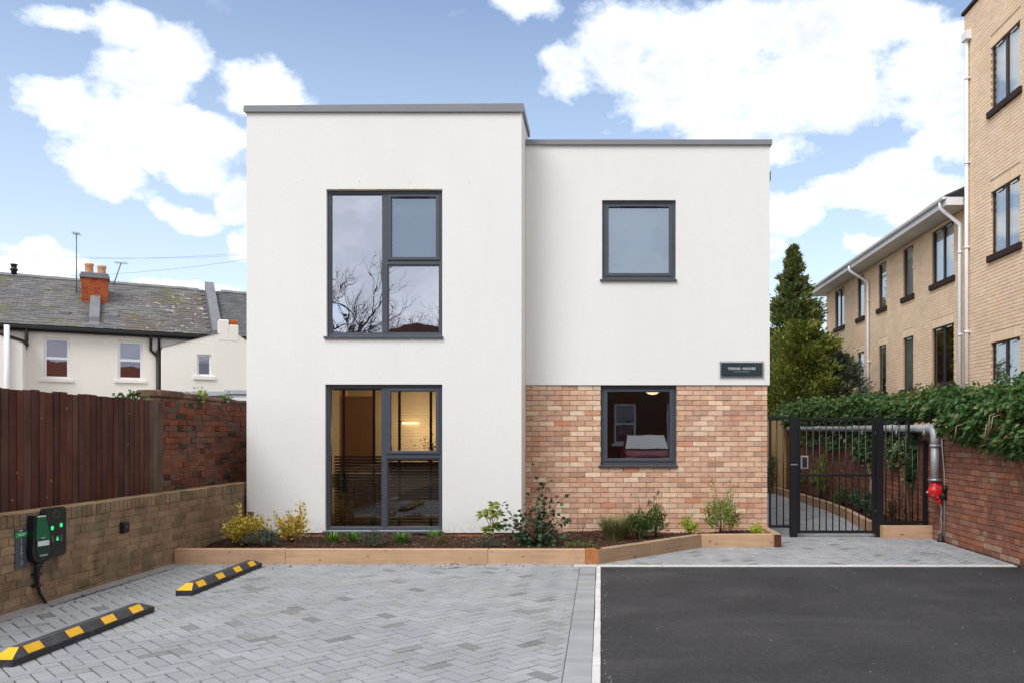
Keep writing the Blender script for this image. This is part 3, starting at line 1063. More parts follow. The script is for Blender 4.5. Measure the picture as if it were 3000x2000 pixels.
kerb_y = 2.0
while kerb_y < YK - 0.01:
    e = min(kerb_y + 0.915, YK - 0.003)
    mb = MB()
    w = rnd.uniform(-0.004, 0.004)
    n = 6
    for i in range(n):
        a, b = kerb_y + (e - kerb_y) * i / n + (0.003 if i == 0 else 0), kerb_y + (e - kerb_y) * (i + 1) / n
        mb.bbox((-0.052 + w, a, -0.08), (rnd.uniform(-0.0022, 0.0), b, 0.006 + rnd.uniform(-.001, .001)), 0.004)
    part('kerb_stone', mb, 'kerb', pavement)
    kerb_y += 0.915

# loose chippings scattered along the road edge
n = 260
px = np.concatenate([rng.uniform(0.02, 4.6, 60), rng.uniform(0.0, 0.07, 50)])
py = np.concatenate([rng.uniform(4.9, 9.3, 60), rng.uniform(4.9, 9.3, 50)])
mb = MB()
for x, y in zip(px, py):
    s = rnd.uniform(0.002, 0.0042)
    mb.mesh_part([(x - s, y - s, -0.007), (x + s, y - s * .6, -0.007), (x + s * .7, y + s, -0.007), (x - s * .8, y + s * .7, -0.007), (x, y, -0.005 + s)],
                 [(0, 1, 4), (1, 2, 4), (2, 3, 4), (3, 0, 4)])
solo('chippings', mb, 'kerb', 'loose pale stone chippings scattered along the edge of the tarmac', 'gravel', (0.2, 7, 0), kind='stuff')

# ------------------------------------------------------------------ the new white house
YT, YW = 11.37, 12.0              # front planes of the tower (left) and the wing (right)
XL, XC, XR = -4.915, -1.10, 2.47  # left edge, corner between tower and wing, right edge
ZT, ZW = 6.00, 5.73               # top of the rendered walls under the copings
X, NY = Vector((1, 0, 0)), Vector((0, -1, 0))

house = thing('apartment_house', 'white rendered two storey flat roofed house with grey windows and buff brick lower wing', 'building', (0, 12, 0))

TW_UP = (-3.807, -2.199, 2.86, 4.887)
TW_LO = (-3.825, -2.199, 0.165, 2.197)
WW_UP = (0.02, 1.098, 3.765, 4.92)
WW_LO = (0.0, 1.11, 1.055, 2.222)

m = MB()
m.wall((0, YT, 0), X, NY, (XL, XC), (0.14, ZT), [TW_UP, TW_LO, (XL - 1, XL + 0.10, 0, 0.43)], 0.12)
m.box((XC - 0.12, YT + 0.121, 0.14), (XC, YW + 3, ZT - 0.002))                    # return towards the wing
m.box((XL, YT + 0.121, 0.43), (XL + 0.12, YW + 6, ZT - 0.002))
part('tower_wall', m, 'render', house)

m = MB()
m.wall((0, YW - 0.022, 0), X, NY, (XC + 0.002, XR), (2.225, ZW), [WW_UP], 0.12)
m.box((XR - 0.12, YW + 0.1, 2.225), (XR - 0.001, 22, ZW - 0.002))
part('wing_wall', m, 'render', house)
m = MB()
m.box((XR - 0.2, YW + 0.1, 0.0), (XR - 0.035, 22, 2.224))
part('side_wall', m, 'mortar_buff', house)

m = MB()
m.wall((0, YW + 0.008, 0), X, NY, (XC + 0.002, XR - 0.034), (-0.02, 2.2245), [WW_LO], 0.12)
part('mortar_bed', m, 'mortar_buff', house)
bk = courses(XC + 0.006, XR - 0.03, -0.02, 2.222, [(WW_LO[0], WW_LO[1], WW_LO[2] - 0.005, 3)], off=0.03)
lay(house, (0, YW, 0), X, NY, bk, 'brick_buff', 300, lambda c, b: c.z - (100 if c.z < 0.36 else 0))
m = MB()
m.box((XL + 0.105, YT + 0.03, -0.05), (XC - 0.02, YT + 0.1, 0.14))
part('plinth', m, 'brick_red', house)
lay(house, (0, YT + 0.02, 0), X, NY, courses(XL + 0.105, XC - 0.012, -0.02, 0.135), 'brick_red', 0)
m = MB()
m.box((XL + 0.005, YT + 0.02, 0.0), (XL + 0.10, YT + 0.3, 0.43))
part('wall_stub', m, 'mortar_red', house)
lay(house, (0, YT + 0.012, 0), X, NY, courses(XL + 0.005, XL + 0.098, 0.0, 0.43), 'brick_red', 20, name='brick')

# copings: folded metal trims
def coping(x0, x1, y, z0, z1, back, lz=0.0, retr=False):
    m = MB()
    o = 0.03
    m.mesh_part([(x0 - o, y - o, z0 - lz), (x1 + o, y - o, z0), (x1 + o, y - o, z1), (x0 - o, y - o, z1 - lz),
                 (x0 - o, y + 0.25, z0 - lz), (x1 + o, y + 0.25, z0), (x1 + o, y + 0.25, z1 + 0.012), (x0 - o, y + 0.25, z1 - lz + 0.012)],
                [(0, 1, 2, 3), (4, 7, 6, 5), (0, 3, 7, 4), (1, 5, 6, 2), (3, 2, 6, 7), (0, 4, 5, 1)])
    m.box((x0 - o, y - o - 0.006, z0 - lz - 0.006), (x1 + o, y - o - 0.001, z0 + 0.012))
    if retr:
        m.box((x1 + o - 0.22, y + 0.251, z0), (x1 + o, back, z1 + 0.01))
    return m


part('coping', coping(XL, XC, YT, ZT - 0.004, ZT + 0.078, YT + 1.05, 0.03, True), 'coping', house)
part('coping', coping(XC + 0.035, XR, YW - 0.022, ZW - 0.004, ZW + 0.066, 0, 0.0), 'coping', house)
m = MB()
m.box((XR - 0.2, YW + 0.24, ZW - 0.004), (XR + 0.03, 22, ZW + 0.06))
part('coping', m, 'coping', house)
m = MB()
m.box((XL + 0.1, YT + 0.24, ZT - 0.2), (XC - 0.02, YW + 6, ZT - 0.1))
m.box((XC, YW + 0.2, ZW - 0.2), (XR - 0.1, 22, ZW - 0.1))
part('flat_roof', m, 'lead', house)
m = MB()
m.box((XL + 0.01, 21.8, 0), (XR - 0.04, 21.99, ZW - 0.21))
m.box((XL + 0.01, YW + 6, 0), (XL + 0.2, 21.79, ZW - 0.21))
part('back_wall', m, 'render', house)


def window_unit(x0, x1, z0, z1, y, panes, mull=None, vent=None, sill_out=0.035):
    """frame set 45 mm back in its opening; panes: (x0,x1,z0,z1,kind,sash?)"""
    yf = y + 0.045
    w = 0.045
    f = MB()
    f.bbox((x0, yf, z0), (x0 + w, yf + 0.07, z1), 0.006)
    f.bbox((x1 - w, yf, z0), (x1, yf + 0.07, z1), 0.006)
    f.bbox((x0 + w, yf, z1 - w), (x1 - w, yf + 0.07, z1), 0.006)
    f.bbox((x0 + w, yf, z0), (x1 - w, yf + 0.07, z0 + w), 0.006)
    if mull:
        f.bbox((mull[0] - 0.032, yf + 0.001, z0 + w), (mull[0] + 0.032, yf + 0.069, z1 - w), 0.006)
        f.bbox((mull[0] + 0.032, yf + 0.001, mull[1] - 0.03), (x1 - w, yf + 0.069, mull[1] + 0.03), 0.006)
    win = part('window', f, 'anthracite', house)
    for (a, b, c, d, mat, sash) in panes:
        k = 0.0
        if sash:
            s = MB()
            k = 0.052
            ys = yf - 0.012
            s.bbox((a, ys, c), (a + k, ys + 0.05, d), 0.010)
            s.bbox((b - k, ys, c), (b, ys + 0.05, d), 0.010)
            s.bbox((a + k, ys, d - k), (b - k, ys + 0.05, d), 0.010)
            s.bbox((a + k, ys, c), (b - k, ys + 0.05, c + k), 0.010)
            part('sash', s, 'anthracite', win)
            if sash == 'vent':
                v = MB()
                mx, ln = (a + b) / 2, (b - a) * 0.27
                v.bbox((mx - ln, ys - 0.02, d - 0.046), (mx + ln, ys - 0.0005, d - 0.022), 0.004)
                part('trickle_vent', v, 'anthracite', win)
        else:
            s = MB()
            k = 0.016
            for q in ((a, c, a + k, d), (b - k, c, b, d), (a + k, d - k, b - k, d), (a + k, c, b - k, c + k)):
                s.bbox((q[0], yf + 0.012, q[1]), (q[2], yf + 0.06, q[3]), 0.004)
            part('glazing_bead', s, 'anthracite', win)
        g = MB()
        yg = yf + 0.022
        g.face([(a + k, yg, c + k), (b - k, yg, c + k), (b - k, yg, d - k), (a + k, yg, d - k)])
        part('pane', g, mat, win)
    s = MB()
    s.mesh_part([(x0 - 0.03, y - sill_out, z0 - 0.032), (x1 + 0.012, y - sill_out, z0 - 0.032), (x1 + 0.012, y - sill_out, z0 - 0.008), (x0 - 0.03, y - sill_out, z0 - 0.008),
                 (x0 - 0.03, y - 0.001, z0 - 0.032), (x1 + 0.012, y - 0.001, z0 - 0.032), (x1 + 0.012, y - 0.001, z0), (x0 - 0.03, y - 0.001, z0)],
                [(0, 1, 2, 3), (3, 2, 6, 7), (0, 3, 7, 4), (1, 5, 6, 2), (0, 4, 5, 1)])
    s.box((x0 + 0.002, y, z0 - 0.02), (x1 - 0.002, yf, z0 - 0.0005))
    part('sill', s, 'anthracite', win)
    return win


def tower_panes(o, kinds, trans):
    x0, x1, z0, z1 = o
    w, mu = 0.045, x0 + (x1 - x0) * 0.5
    return [(x0 + w, mu - 0.032, z0 + w, z1 - w, kinds[0], None),
            (mu + 0.032, x1 - w, trans + 0.03, z1 - w, kinds[1], 'vent'),
            (mu + 0.032, x1 - w, z0 + w, trans - 0.03, kinds[2], None)], (mu, trans)


ps, mu = tower_panes(TW_UP, ('glass_mirror', 'glass_blue', 'glass_mirror'), 3.885)
window_unit(*TW_UP, YT, ps, mu)
ps, mu = tower_panes(TW_LO, ('glass_clear', 'glass_clear', 'glass_clear'), 1.195)
window_unit(*TW_LO, YT, ps, mu)
for o, k in ((WW_UP, 'glass_blue'), (WW_LO, 'glass_dark')):
    x0, x1, z0, z1 = o
    window_unit(*o, YW - (0.022 if o is WW_UP else -0.002), [(x0 + .045, x1 - .045, z0 + .045, z1 - .045, k, 'vent')])
m = MB()
m.box((TW_UP[0], YT - 0.004, TW_UP[3]), (TW_UP[1], YT - 0.0005, TW_UP[3] + 0.012))
part('drip_bead', m, 'mortar_brown', house)

# rooms behind the glass
def room(x0, x1, y0, y1, z0, z1, wall, floor, holes):
    m = MB()
    m.face([(x0, y1, z0), (x1, y1, z0), (x1, y1, z1), (x0, y1, z1)])
    m.face([(x0, y0, z0), (x0, y1, z0), (x0, y1, z1), (x0, y0, z1)])
    m.face([(x1, y0, z0), (x1, y0, z1), (x1, y1, z1), (x1, y1, z0)])
    m.face([(x0, y0, z1), (x0, y1, z1), (x1, y1, z1), (x1, y0, z1)])
    m.wall((0, y0, 0), X, NY, (x0, x1), (z0, z1), holes, 0.01)
    m.m = 1
    m.face([(x0, y0, z0), (x1, y0, z0), (x1, y1, z0), (x0, y1, z0)])
    return part('room', m, [wall, floor], house)


room(-4.75, -1.25, YT + 0.14, 15.4, 0.10, 2.45, 'room_cream', 'floor_brown', [TW_LO])
room(-4.75, -1.25, YT + 0.14, 14.5, 2.65, 5.1, 'room_dark', 'floor_brown', [TW_UP])
room(-0.85, 2.2, YW + 0.14, 15.2, 0.10, 2.45, 'room_dark', 'floor_brown', [WW_LO])
room(-0.85, 2.2, YW + 0.14, 15.2, 2.65, 5.2, 'room_dark', 'floor_brown', [WW_UP])
for (o, y, x0) in ((WW_UP, YW, 0.06), (TW_UP, YT, -2.95)):
    m = MB()
    zz = o[2] + 0.03 if o is WW_UP else 3.93
    while zz < o[3] - 0.04:
        m.mesh_part([(x0, y + 0.20, zz), (o[1] - 0.03, y + 0.20, zz), (o[1] - 0.03, y + 0.185, zz + 0.048), (x0, y + 0.185, zz + 0.048)], [(0, 1, 2, 3)])
        zz += 0.046
    solo('slatted_blind', m, 'blind_blue', 'pale blue closed blind behind the ' + ('single upper window of the wing' if o is WW_UP else 'small opening pane of the upper tower window'),
         'blind', ((x0 + o[1]) / 2, y + 0.2, zz))

# lower tower room: slatted blind, kitchen, table
bl = thing('venetian_blind', 'dark slatted blind with black tapes hanging inside the tall lower window', 'blind', (-3.0, YT + 0.22, 2.15))
for n, (xa, xb) in enumerate(((-3.77, -3.06), (-2.99, -2.25))):
    m = MB()
    zz = 0.22
    while zz < 2.12:
        tl = 0.013 if zz < 1.2 else 0.001
        m.mesh_part([(xa, YT + 0.20, zz - tl), (xb, YT + 0.20, zz - tl), (xb, YT + 0.245, zz + tl), (xa, YT + 0.245, zz + tl)], [(0, 1, 2, 3)])
        zz += 0.042
    part('slats', m, 'blind_slat', bl, kind='stuff')
    for q in (0.2, 0.8):
        t = MB()
        xx = xa + (xb - xa) * q
        t.box((xx - 0.019, YT + 0.192, 0.2), (xx + 0.019, YT + 0.197, 2.15))
        part('tape', t, 'blind_tape', bl)
    t = MB()
    t.box((xa, YT + 0.19, 2.13), (xb, YT + 0.25, 2.17))
    part('head_rail', t, 'blind_slat', bl)

k = thing('kitchen_units', 'cream kitchen units with dark worktop seen through the lower window', 'kitchen', (-3.3, 15.1, 0.1))
for i in range(3):
    m = MB()
    m.bbox((-4.05 + i * 0.5, 14.75, 0.18), (-3.56 + i * 0.5, 15.38, 0.95), 0.004)
    part('cabinet', m, 'cabinet', k)
m = MB()
m.bbox((-4.07, 14.72, 0.951), (-2.54, 15.385, 0.99), 0.004)
part('worktop', m, 'worktop', k)
m = MB()
m.tube([(-3.85, 15.1, 0.99), (-3.85, 15.1, 1.25), (-3.85, 15.04, 1.31), (-3.85, 14.95, 1.30), (-3.85, 14.94, 1.22)], 0.013, 8)
part('tap', m, 'steel', k)
lp = thing('kitchen_lamp', 'lit warm strip lamp on the kitchen wall above the worktop behind the tall lower window', 'lamp', (-3.57, 15.36, 1.7))
m = MB()
m.bbox((-3.72, 15.33, 1.70), (-3.42, 15.385, 1.74), 0.003)
part('lamp_tube', m, 'lamp_warm', lp)
ld = bpy.data.lights.new('kitchen_light', 'POINT')
ld.energy = 19
ld.color = (1.0, 0.80, 0.54)
ld.shadow_soft_size = 0.12
lo = bpy.data.objects.new('kitchen_light', ld)
COL.objects.link(lo)
lo.parent = lp
lo.matrix_basis = W[lp.name].inverted() @ Matrix.Translation((-3.30, 14.75, 1.55))
m = MB()
m.bbox((-4.72, 14.9, 0.1), (-4.12, 14.95, 2.2), 0.005)
solo('inner_door', m, 'room_orange', 'warm brown door panel at the back of the lower room', 'door', (-4.42, 14.92, 0.1))
tb = thing('dining_table', 'round table under a pale draped cloth inside the lower window', 'table', (-3.85, 13.2, 0.1))
m = MB()
m.lathe([(0.42, 0.745), (0.44, 0.75), (0.44, 0.765), (0.42, 0.77)], (-3.85, 13.2, 0.1), n=24)
part('tabletop', m, 'worktop', tb)
for a in range(4):
    t = MB()
    cx, cy = math.cos(a * 1.571 + 0.7), math.sin(a * 1.571 + 0.7)
    t.tube([(-3.85 + 0.36 * cx, 13.2 + 0.36 * cy, 0.1), (-3.85 + 0.28 * cx, 13.2 + 0.28 * cy, 0.84)], [0.018, 0.028], 8)
    part('leg', t, 'cloth', tb)
m = MB()
n = 24
vs = []
for rr, zz in ((0.0, 0.875), (0.445, 0.875), (0.46, 0.80), (0.47, 0.66)):
    for i in range(n):
        t = 2 * math.pi * i / n
        w = rr + (0.03 * math.sin(5 * t) if zz < 0.7 else 0)
        vs.append((-3.85 + w * math.cos(t), 13.2 + w * math.sin(t), zz))
m.mesh_part(vs, [(i * n + q, i * n + (q + 1) % n, i * n + n + (q + 1) % n, i * n + n + q) for i in range(3) for q in range(n)], True)
solo('table_cloth', m, 'cloth', 'pale cloth draped over the round table inside', 'tablecloth', (-3.85, 13.2, 0.87))
vz = thing('flower_vase', 'vase of dried flowers on the kitchen worktop', 'vase', (-3.1, 14.85, 0.99))
m = MB()
m.lathe([(0.04, 0), (0.055, 0.03), (0.055, 0.12), (0.035, 0.19), (0.042, 0.21)], (-3.1, 14.85, 0.99), n=14)
part('vase', m, 'clay_pot', vz)
p = np.array([-3.1, 14.85, 1.17]) + rng.normal(0, 1, (70, 3)) * np.array([0.10, 0.07, 0.09]) + np.array([0, 0, 0.12])
leaf_part('flowers', leaves(p, rng.normal(size=(70, 3)) + [0, 0, 0.6], 0.06, 0.035), 'brown_leaf', vz)

lp = thing('ceiling_light', 'lit warm ceiling light inside the lower right window', 'lamp', (0.86, 13.6, 2.25))
m = MB()
m.lathe([(0.13, -0.02), (0.13, 0.005), (0.12, 0.01)], (0.86, 13.6, 2.25), n=20)
part('lamp_base', m, 'white', lp)
m = MB()
m.lathe([(0.02, -0.085), (0.07, -0.075), (0.11, -0.045), (0.12, -0.021)], (0.86, 13.6, 2.25), n=20)
part('lamp_shade', m, 'lamp_warm', lp)

# name sign on its clear acrylic plate
def text_mesh(body, size, mat, align='CENTER', spacing=1.0, bold=0.0):
    cu = bpy.data.curves.new('lettering', 'FONT')
    cu.body = body
    cu.size = size
    cu.align_x = align
    cu.align_y = 'CENTER'
    cu.space_character = spacing
    cu.extrude = 0.0012
    cu.offset = bold
    cu.resolution_u = 3
    o = bpy.data.objects.new('lettering', cu)
    COL.objects.link(o)
    dg = bpy.context.evaluated_depsgraph_get()
    me = bpy.data.meshes.new_from_object(o.evaluated_get(dg))
    bpy.data.objects.remove(o)
    me.materials.clear()
    me.materials.append(M[mat])
    return me


sg = thing('name_sign', 'dark teal name sign with white lettering on the white wall above the brick', 'sign', (2.055, YW - 0.05, 2.45))
m = MB()
m.bbox((1.76, YW - 0.052, 2.358), (2.352, YW - 0.046, 2.548), 0.002)
part('sign_panel', m, 'sign', sg)
m = MB()
m.bbox((1.735, YW - 0.045, 2.335), (2.377, YW - 0.040, 2.571), 0.002)
part('backing_plate', m, 'acrylic', sg)
for sx in (1.748, 2.364):
    for sz in (2.347, 2.559):
        m = MB()
        m.lathe([(0.009, -0.035), (0.009, -0.001), (0.008, 0.0)], (sx, YW - 0.022, sz), 'y', 10)
        part('stud', m, 'steel', sg)
S90 = Matrix.Rotation(R(90), 4, 'X')
link('lettering', text_mesh('YEEND HOUSE', 0.050, 'lettering', spacing=1.28, bold=0.0006), sg, Matrix.Translation((2.055, YW - 0.0535, 2.462)) @ S90)
link('lettering', text_mesh('APARTMENTS', 0.028, 'dim_lettering', spacing=1.35), sg, Matrix.Translation((2.055, YW - 0.0535, 2.418)) @ S90)

# black rainwater pipe on the side wall
dp = thing('rainwater_pipe', 'black square downpipe with hopper on the far right corner of the white house', 'downpipe', (XR + 0.05, 12.5, 0))
m = MB()
m.box((XR + 0.008, 12.42, 0.05), (XR + 0.045, 12.48, 5.25))
part('pipe', m, 'black', dp)
m = MB()
m.mesh_part([(XR + 0.004, 12.40, 5.2), (XR + 0.06, 12.40, 5.2), (XR + 0.06, 12.5, 5.2), (XR + 0.004, 12.5, 5.2),
             (XR + 0.002, 12.36, 5.34), (XR + 0.095, 12.36, 5.34), (XR + 0.095, 12.56, 5.34), (XR + 0.002, 12.56, 5.34),
             (XR + 0.002, 12.36, 5.46), (XR + 0.095, 12.36, 5.46), (XR + 0.095, 12.56, 5.46), (XR + 0.002, 12.56, 5.46)],
            [(3, 2, 1, 0), (0, 1, 5, 4), (1, 2, 6, 5), (2, 3, 7, 6), (3, 0, 4, 7), (4, 5, 9, 8), (5, 6, 10, 9), (6, 7, 11, 10), (7, 4, 8, 11), (8, 9, 10, 11)])
part('hopper', m, 'black', dp)
for z in (1.2, 2.9, 4.5):
    m = MB()
    m.box((XR + 0.0, 12.40, z), (XR + 0.05, 12.50, z + 0.03))
    part('bracket', m, 'black', dp)
m = MB()
for q in ((-4.13, 5.02), (-2.65, 5.0), (-1.83, 4.99), (-3.35, 5.0)):
    m.lathe([(0.006, -0.004), (0.006, 0.0)], (q[0], YT - 0.0005, q[1]), 'y', 8)
solo('wall_fixing', m, 'steel', 'small wall fixings above the upper tower window', 'fixing', (-3, YT, 5.0), kind='stuff')

# ------------------------------------------------------------------ left boundary: low wall, fence, old red wall
XW = -4.95
lw = thing('low_brick_wall', 'low brown brick wall with brick on edge coping along the parking bay', 'wall', (XW, 8.5, 0))
m = MB()
m.box((XW - 0.20, 4.0, -0.1), (XW - 0.008, YT + 0.30, 0.815))
part('mortar_bed', m, 'mortar_brown', lw)
Yv, NX = Vector((0, 1, 0)), Vector((1, 0, 0))
lay(lw, (XW, 0, 0), Yv, NX, courses(6.2, YT + 0.29, -0.03, 0.71, bond='stretcher', wild=0.12, off=0.02), 'brick_brown', 232, lambda c, b: -c.y)
lay(lw, (XW, 0, 0), Yv, NX, courses(4.0, 6.19, -0.03, 0.71, wild=0.1), 'brick_brown', 0)
cap = MB()
cm = []
for q in range(3):
    b = MB()
    b.bbox((-0.107, -0.0325, -0.0515), (0.107, 0.0325, 0.0515), 0.005)
    cm.append(b.mesh('brick', 'brick_brown'))
y = 6.0
while y < YT + 0.22:
    link('brick', cm[rnd.randrange(3)], lw, Matrix.Translation((XW - 0.103 + rnd.uniform(-.002, .003), y + 0.033, 0.771 + rnd.uniform(-.002, .002))))
    y += 0.0755
m = MB()
m.box((XW - 0.206, 4.0, 0.822), (XW + 0.004, YT + 0.29, 0.829))
part('coping_mortar', m, 'mortar_brown', lw)

fn = thing('close_board_fence', 'dark brown close board timber fence above the low brick wall', 'fence', (-5.25, 7.5, 0))
y = 4.6
i = 0
while y < 9.80:
    m = MB()
    w = rnd.uniform(0.088, 0.108)
    zt = 1.90 + rnd.uniform(-0.010, 0.010) + (9.86 - y) * 0.004
    x = -5.25
    t = rnd.uniform(-0.005, 0.003)
    # feather edge board: thick edge overlaps its neighbour
    m.mesh_part([(x + 0.013 + t, y, 0.05), (x + 0.006, y + w + 0.012, 0.05), (x - 0.004, y + w + 0.012, 0.05), (x - 0.004, y, 0.05),
                 (x + 0.013 + t, y, zt), (x + 0.006, y + w + 0.012, zt), (x - 0.004, y + w + 0.012, zt), (x - 0.004, y, zt)],
                [(0, 1, 5, 4), (1, 2, 6, 5), (2, 3, 7, 6), (3, 0, 4, 7), (4, 5, 6, 7)])
    part('board', m, 'fence_worn' if y > 9.45 else 'fence', fn)
    y += w
    i += 1
for z in (0.5, 1.1, 1.65):
    m = MB()
    m.box((-5.33, 4.6, z), (-5.2555, 9.8, z + 0.08))
    part('rail', m, 'fence', fn)
m = MB()
for q in range(9):
    yy, zz = rnd.uniform(6.6, 9.5), rnd.uniform(0.9, 1.8)
    s = rnd.uniform(0.004, 0.009)
    m.lathe([(s, 0.0), (s * 0.6, 0.002)], (-5.228, yy, zz), 'x', 7)
part('paint_fleck', m, 'dim_lettering', fn, kind='stuff')

ow = thing('old_red_brick_wall', 'tall old weathered red brick wall beyond the dark fence', 'wall', (-5.3, 11, 0))
m = MB()
m.box((-5.55, 9.86, -0.1), (-5.308, 16, 1.955))
part('mortar_bed', m, 'mortar_red', ow)
lay(ow, (-5.3, 0, 0), Yv, NX, courses(9.86, 12.6, 0.72, 1.95, bond='garden', wild=0.14), 'brick_dark', 300, lambda c, b: -c.y, jit=0.007)
m = MB()
y = 9.84
while y < 13:
    L = rnd.uniform(0.35, 0.75)
    m.bbox((-5.58, y, 1.956), (-5.28, y + L - 0.01, 2.0 + rnd.uniform(0, 0.02) + (0.025 if y < 10.6 else 0)), 0.012)
    y += L
part('coping', m, 'mortar_red', ow, kind='stuff')

# ------------------------------------------------------------------ planting beds
def sleeper(name, a, b, th, z1, parent, mat, endm=None, label=None, z0=-0.03):
    """timber on edge from ground point a to b; its visible face runs along a-b, thickness th behind it"""
    a, b = Vector((*a, 0)), Vector((*b, 0))
    d = (b - a)
    L = d.length
    rz = math.atan2(d.y, d.x)
    m = MB()
    m.bbox((0.0015, 0, z0), (L - 0.0015, th, z1), 0.006)
    wm = Matrix.Translation(a) @ Matrix.Rotation(rz, 4, 'Z')
    me = m.mesh(name, mat)
    o = link(name, me, parent, wm)
    if label:
        o['label'] = label
    if endm:
        e = MB()
        e.box((-0.0015, 0.003, z0), (0.0012, th - 0.003, z1 - 0.006))
        link('end_grain', e.mesh('end_grain', endm), o, wm)
    return o


ZS = 0.172
bed = thing('timber_planter', 'long raised bed edged with new softwood sleepers in front of the white house', 'planter', (-1.5, 9.6, 0))
F1 = 9.50
for a, b in ((-4.945, -3.66), (-3.658, -1.31), (-1.308, -0.18)):
    sleeper('sleeper', (a, F1), (b, F1), 0.10, ZS + rnd.uniform(-.002, .002), bed, 'timber')
# the block that closes the corner shows its end grain
m = MB()
m.mesh_part([(-0.178, F1, -0.03), (-0.02, F1 + 0.006, -0.03), (0.03, F1 + 0.13, -0.03), (-0.178, F1 + 0.1, -0.03),
             (-0.178, F1, ZS), (-0.02, F1 + 0.006, ZS), (0.03, F1 + 0.13, ZS), (-0.178, F1 + 0.1, ZS)],
            [(0, 1, 5, 4), (1, 2, 6, 5), (2, 3, 7, 6), (3, 0, 4, 7), (4, 5, 6, 7)])
part('sleeper', m, ['endgrain'], bed, label='short sleeper end with orange end grain')
pts = [(-0.018, F1 + 0.007), (0.62, 10.14), (1.335, 10.90)]
sleeper('sleeper', pts[0], pts[1], 0.10, ZS, bed, 'timber_grey')
sleeper('sleeper', pts[1], pts[2], 0.10, ZS + 0.002, bed, 'timber_grey')
sleeper('sleeper', (1.338, 10.90), (2.31, 10.94), 0.10, ZS, bed, 'timber')
m = MB()
m.bbox((2.312, 10.93, -0.03), (2.41, 12.0, ZS + 0.003), 0.006)
sd = part('sleeper', m, 'timber_grey', bed)
m = MB()
m.box((2.315, 10.9265, -0.03), (2.407, 10.9295, ZS - 0.003))
part('end_grain', m, 'endgrain_dark', sd, label='dark sawn end')


def soil_z(x, y):
    return 0.115 + 0.03 * math.sin(x * 3.1 + 1) * math.sin(y * 2.7) + 0.012 * math.sin(x * 11) * math.cos(y * 9) - max(0, (y - 10.9)) * 0.03


def in_bed(x, y):
    if y > (YT - 0.0 if x < XC else YW - 0.0) or x < -4.94 or x > 2.31:
        return False
    f = F1 + 0.1 if x < -0.05 else (F1 + 0.1 + (x + 0.05) * 1.02 if x < 1.34 else 11.02)
    return y > f


sm = MB()
st = 0.07
nx, ny = int(7.3 / st), int(2.6 / st)
for i in range(nx):
    for j in range(ny):
        x, y = -4.95 + i * st, F1 + 0.04 + j * st
        if in_bed(x + st / 2, y + st / 2 + 0.06) or in_bed(x + st / 2, y + st / 2 - 0.03):
            sm.face([(xx, yy, soil_z(xx, yy)) for xx, yy in ((x, y), (x + st, y), (x + st, y + st), (x, y + st))], True)
part('soil', sm, 'soil', bed)

# bark chips
cv, cf, k = [], [], 0
for q in range(5200):
    x, y = rnd.uniform(-4.93, 2.3), rnd.uniform(F1 + 0.08, YW)
    if not in_bed(x, y):
        continue
    L, w, t = rnd.uniform(0.014, 0.05), rnd.uniform(0.006, 0.016), rnd.uniform(0.002, 0.006)
    rot = Matrix.Rotation(rnd.uniform(0, 6.3), 3, 'Z') @ Matrix.Rotation(rnd.gauss(0, 0.35), 3, 'Y') @ Matrix.Rotation(rnd.gauss(0, 0.35), 3, 'X')
    c = Vector((x, y, soil_z(x, y) + rnd.uniform(0.0, 0.014)))
    p = [(-L, -w, -t), (L, -w * .6, -t), (L, w * .7, -t), (-L, w, -t), (-L * .9, -w * .8, t), (L * .9, -w * .5, t), (L * .9, w * .5, t), (-L * .9, w * .8, t)]
    cv += [tuple(c + rot @ Vector(v) * 0.5) for v in p]
    cf += [tuple(k + i for i in f) for f in ((4, 5, 6, 7), (0, 1, 5, 4), (1, 2, 6, 5), (2, 3, 7, 6), (3, 0, 4, 7))]
    k += 8
m = MB()
m.mesh_part(cv, cf)
solo('bark_chips', m, 'mulch', 'brown bark chippings covering the soil of the planter in front of the house', 'mulch', (-1.5, 10.5, 0.12), kind='stuff')


# ------------------------------------------------------------------ plants of the front bed
def stems(m, base, tips, r0=0.006, r1=0.002, bend=0.25, n=6):
    for t in tips:
        t, b = Vector(t), Vector(base)
        d = t - b
        midp = b + d * 0.5 + Vector((rnd.gauss(0, 1), rnd.gauss(0, 1), 0)) * d.length * bend * 0.25 + Vector((-d.x, -d.y, 0)) * 0.18
        m.tube([b, midp, t], [r0, (r0 + r1) / 2, r1], 5)


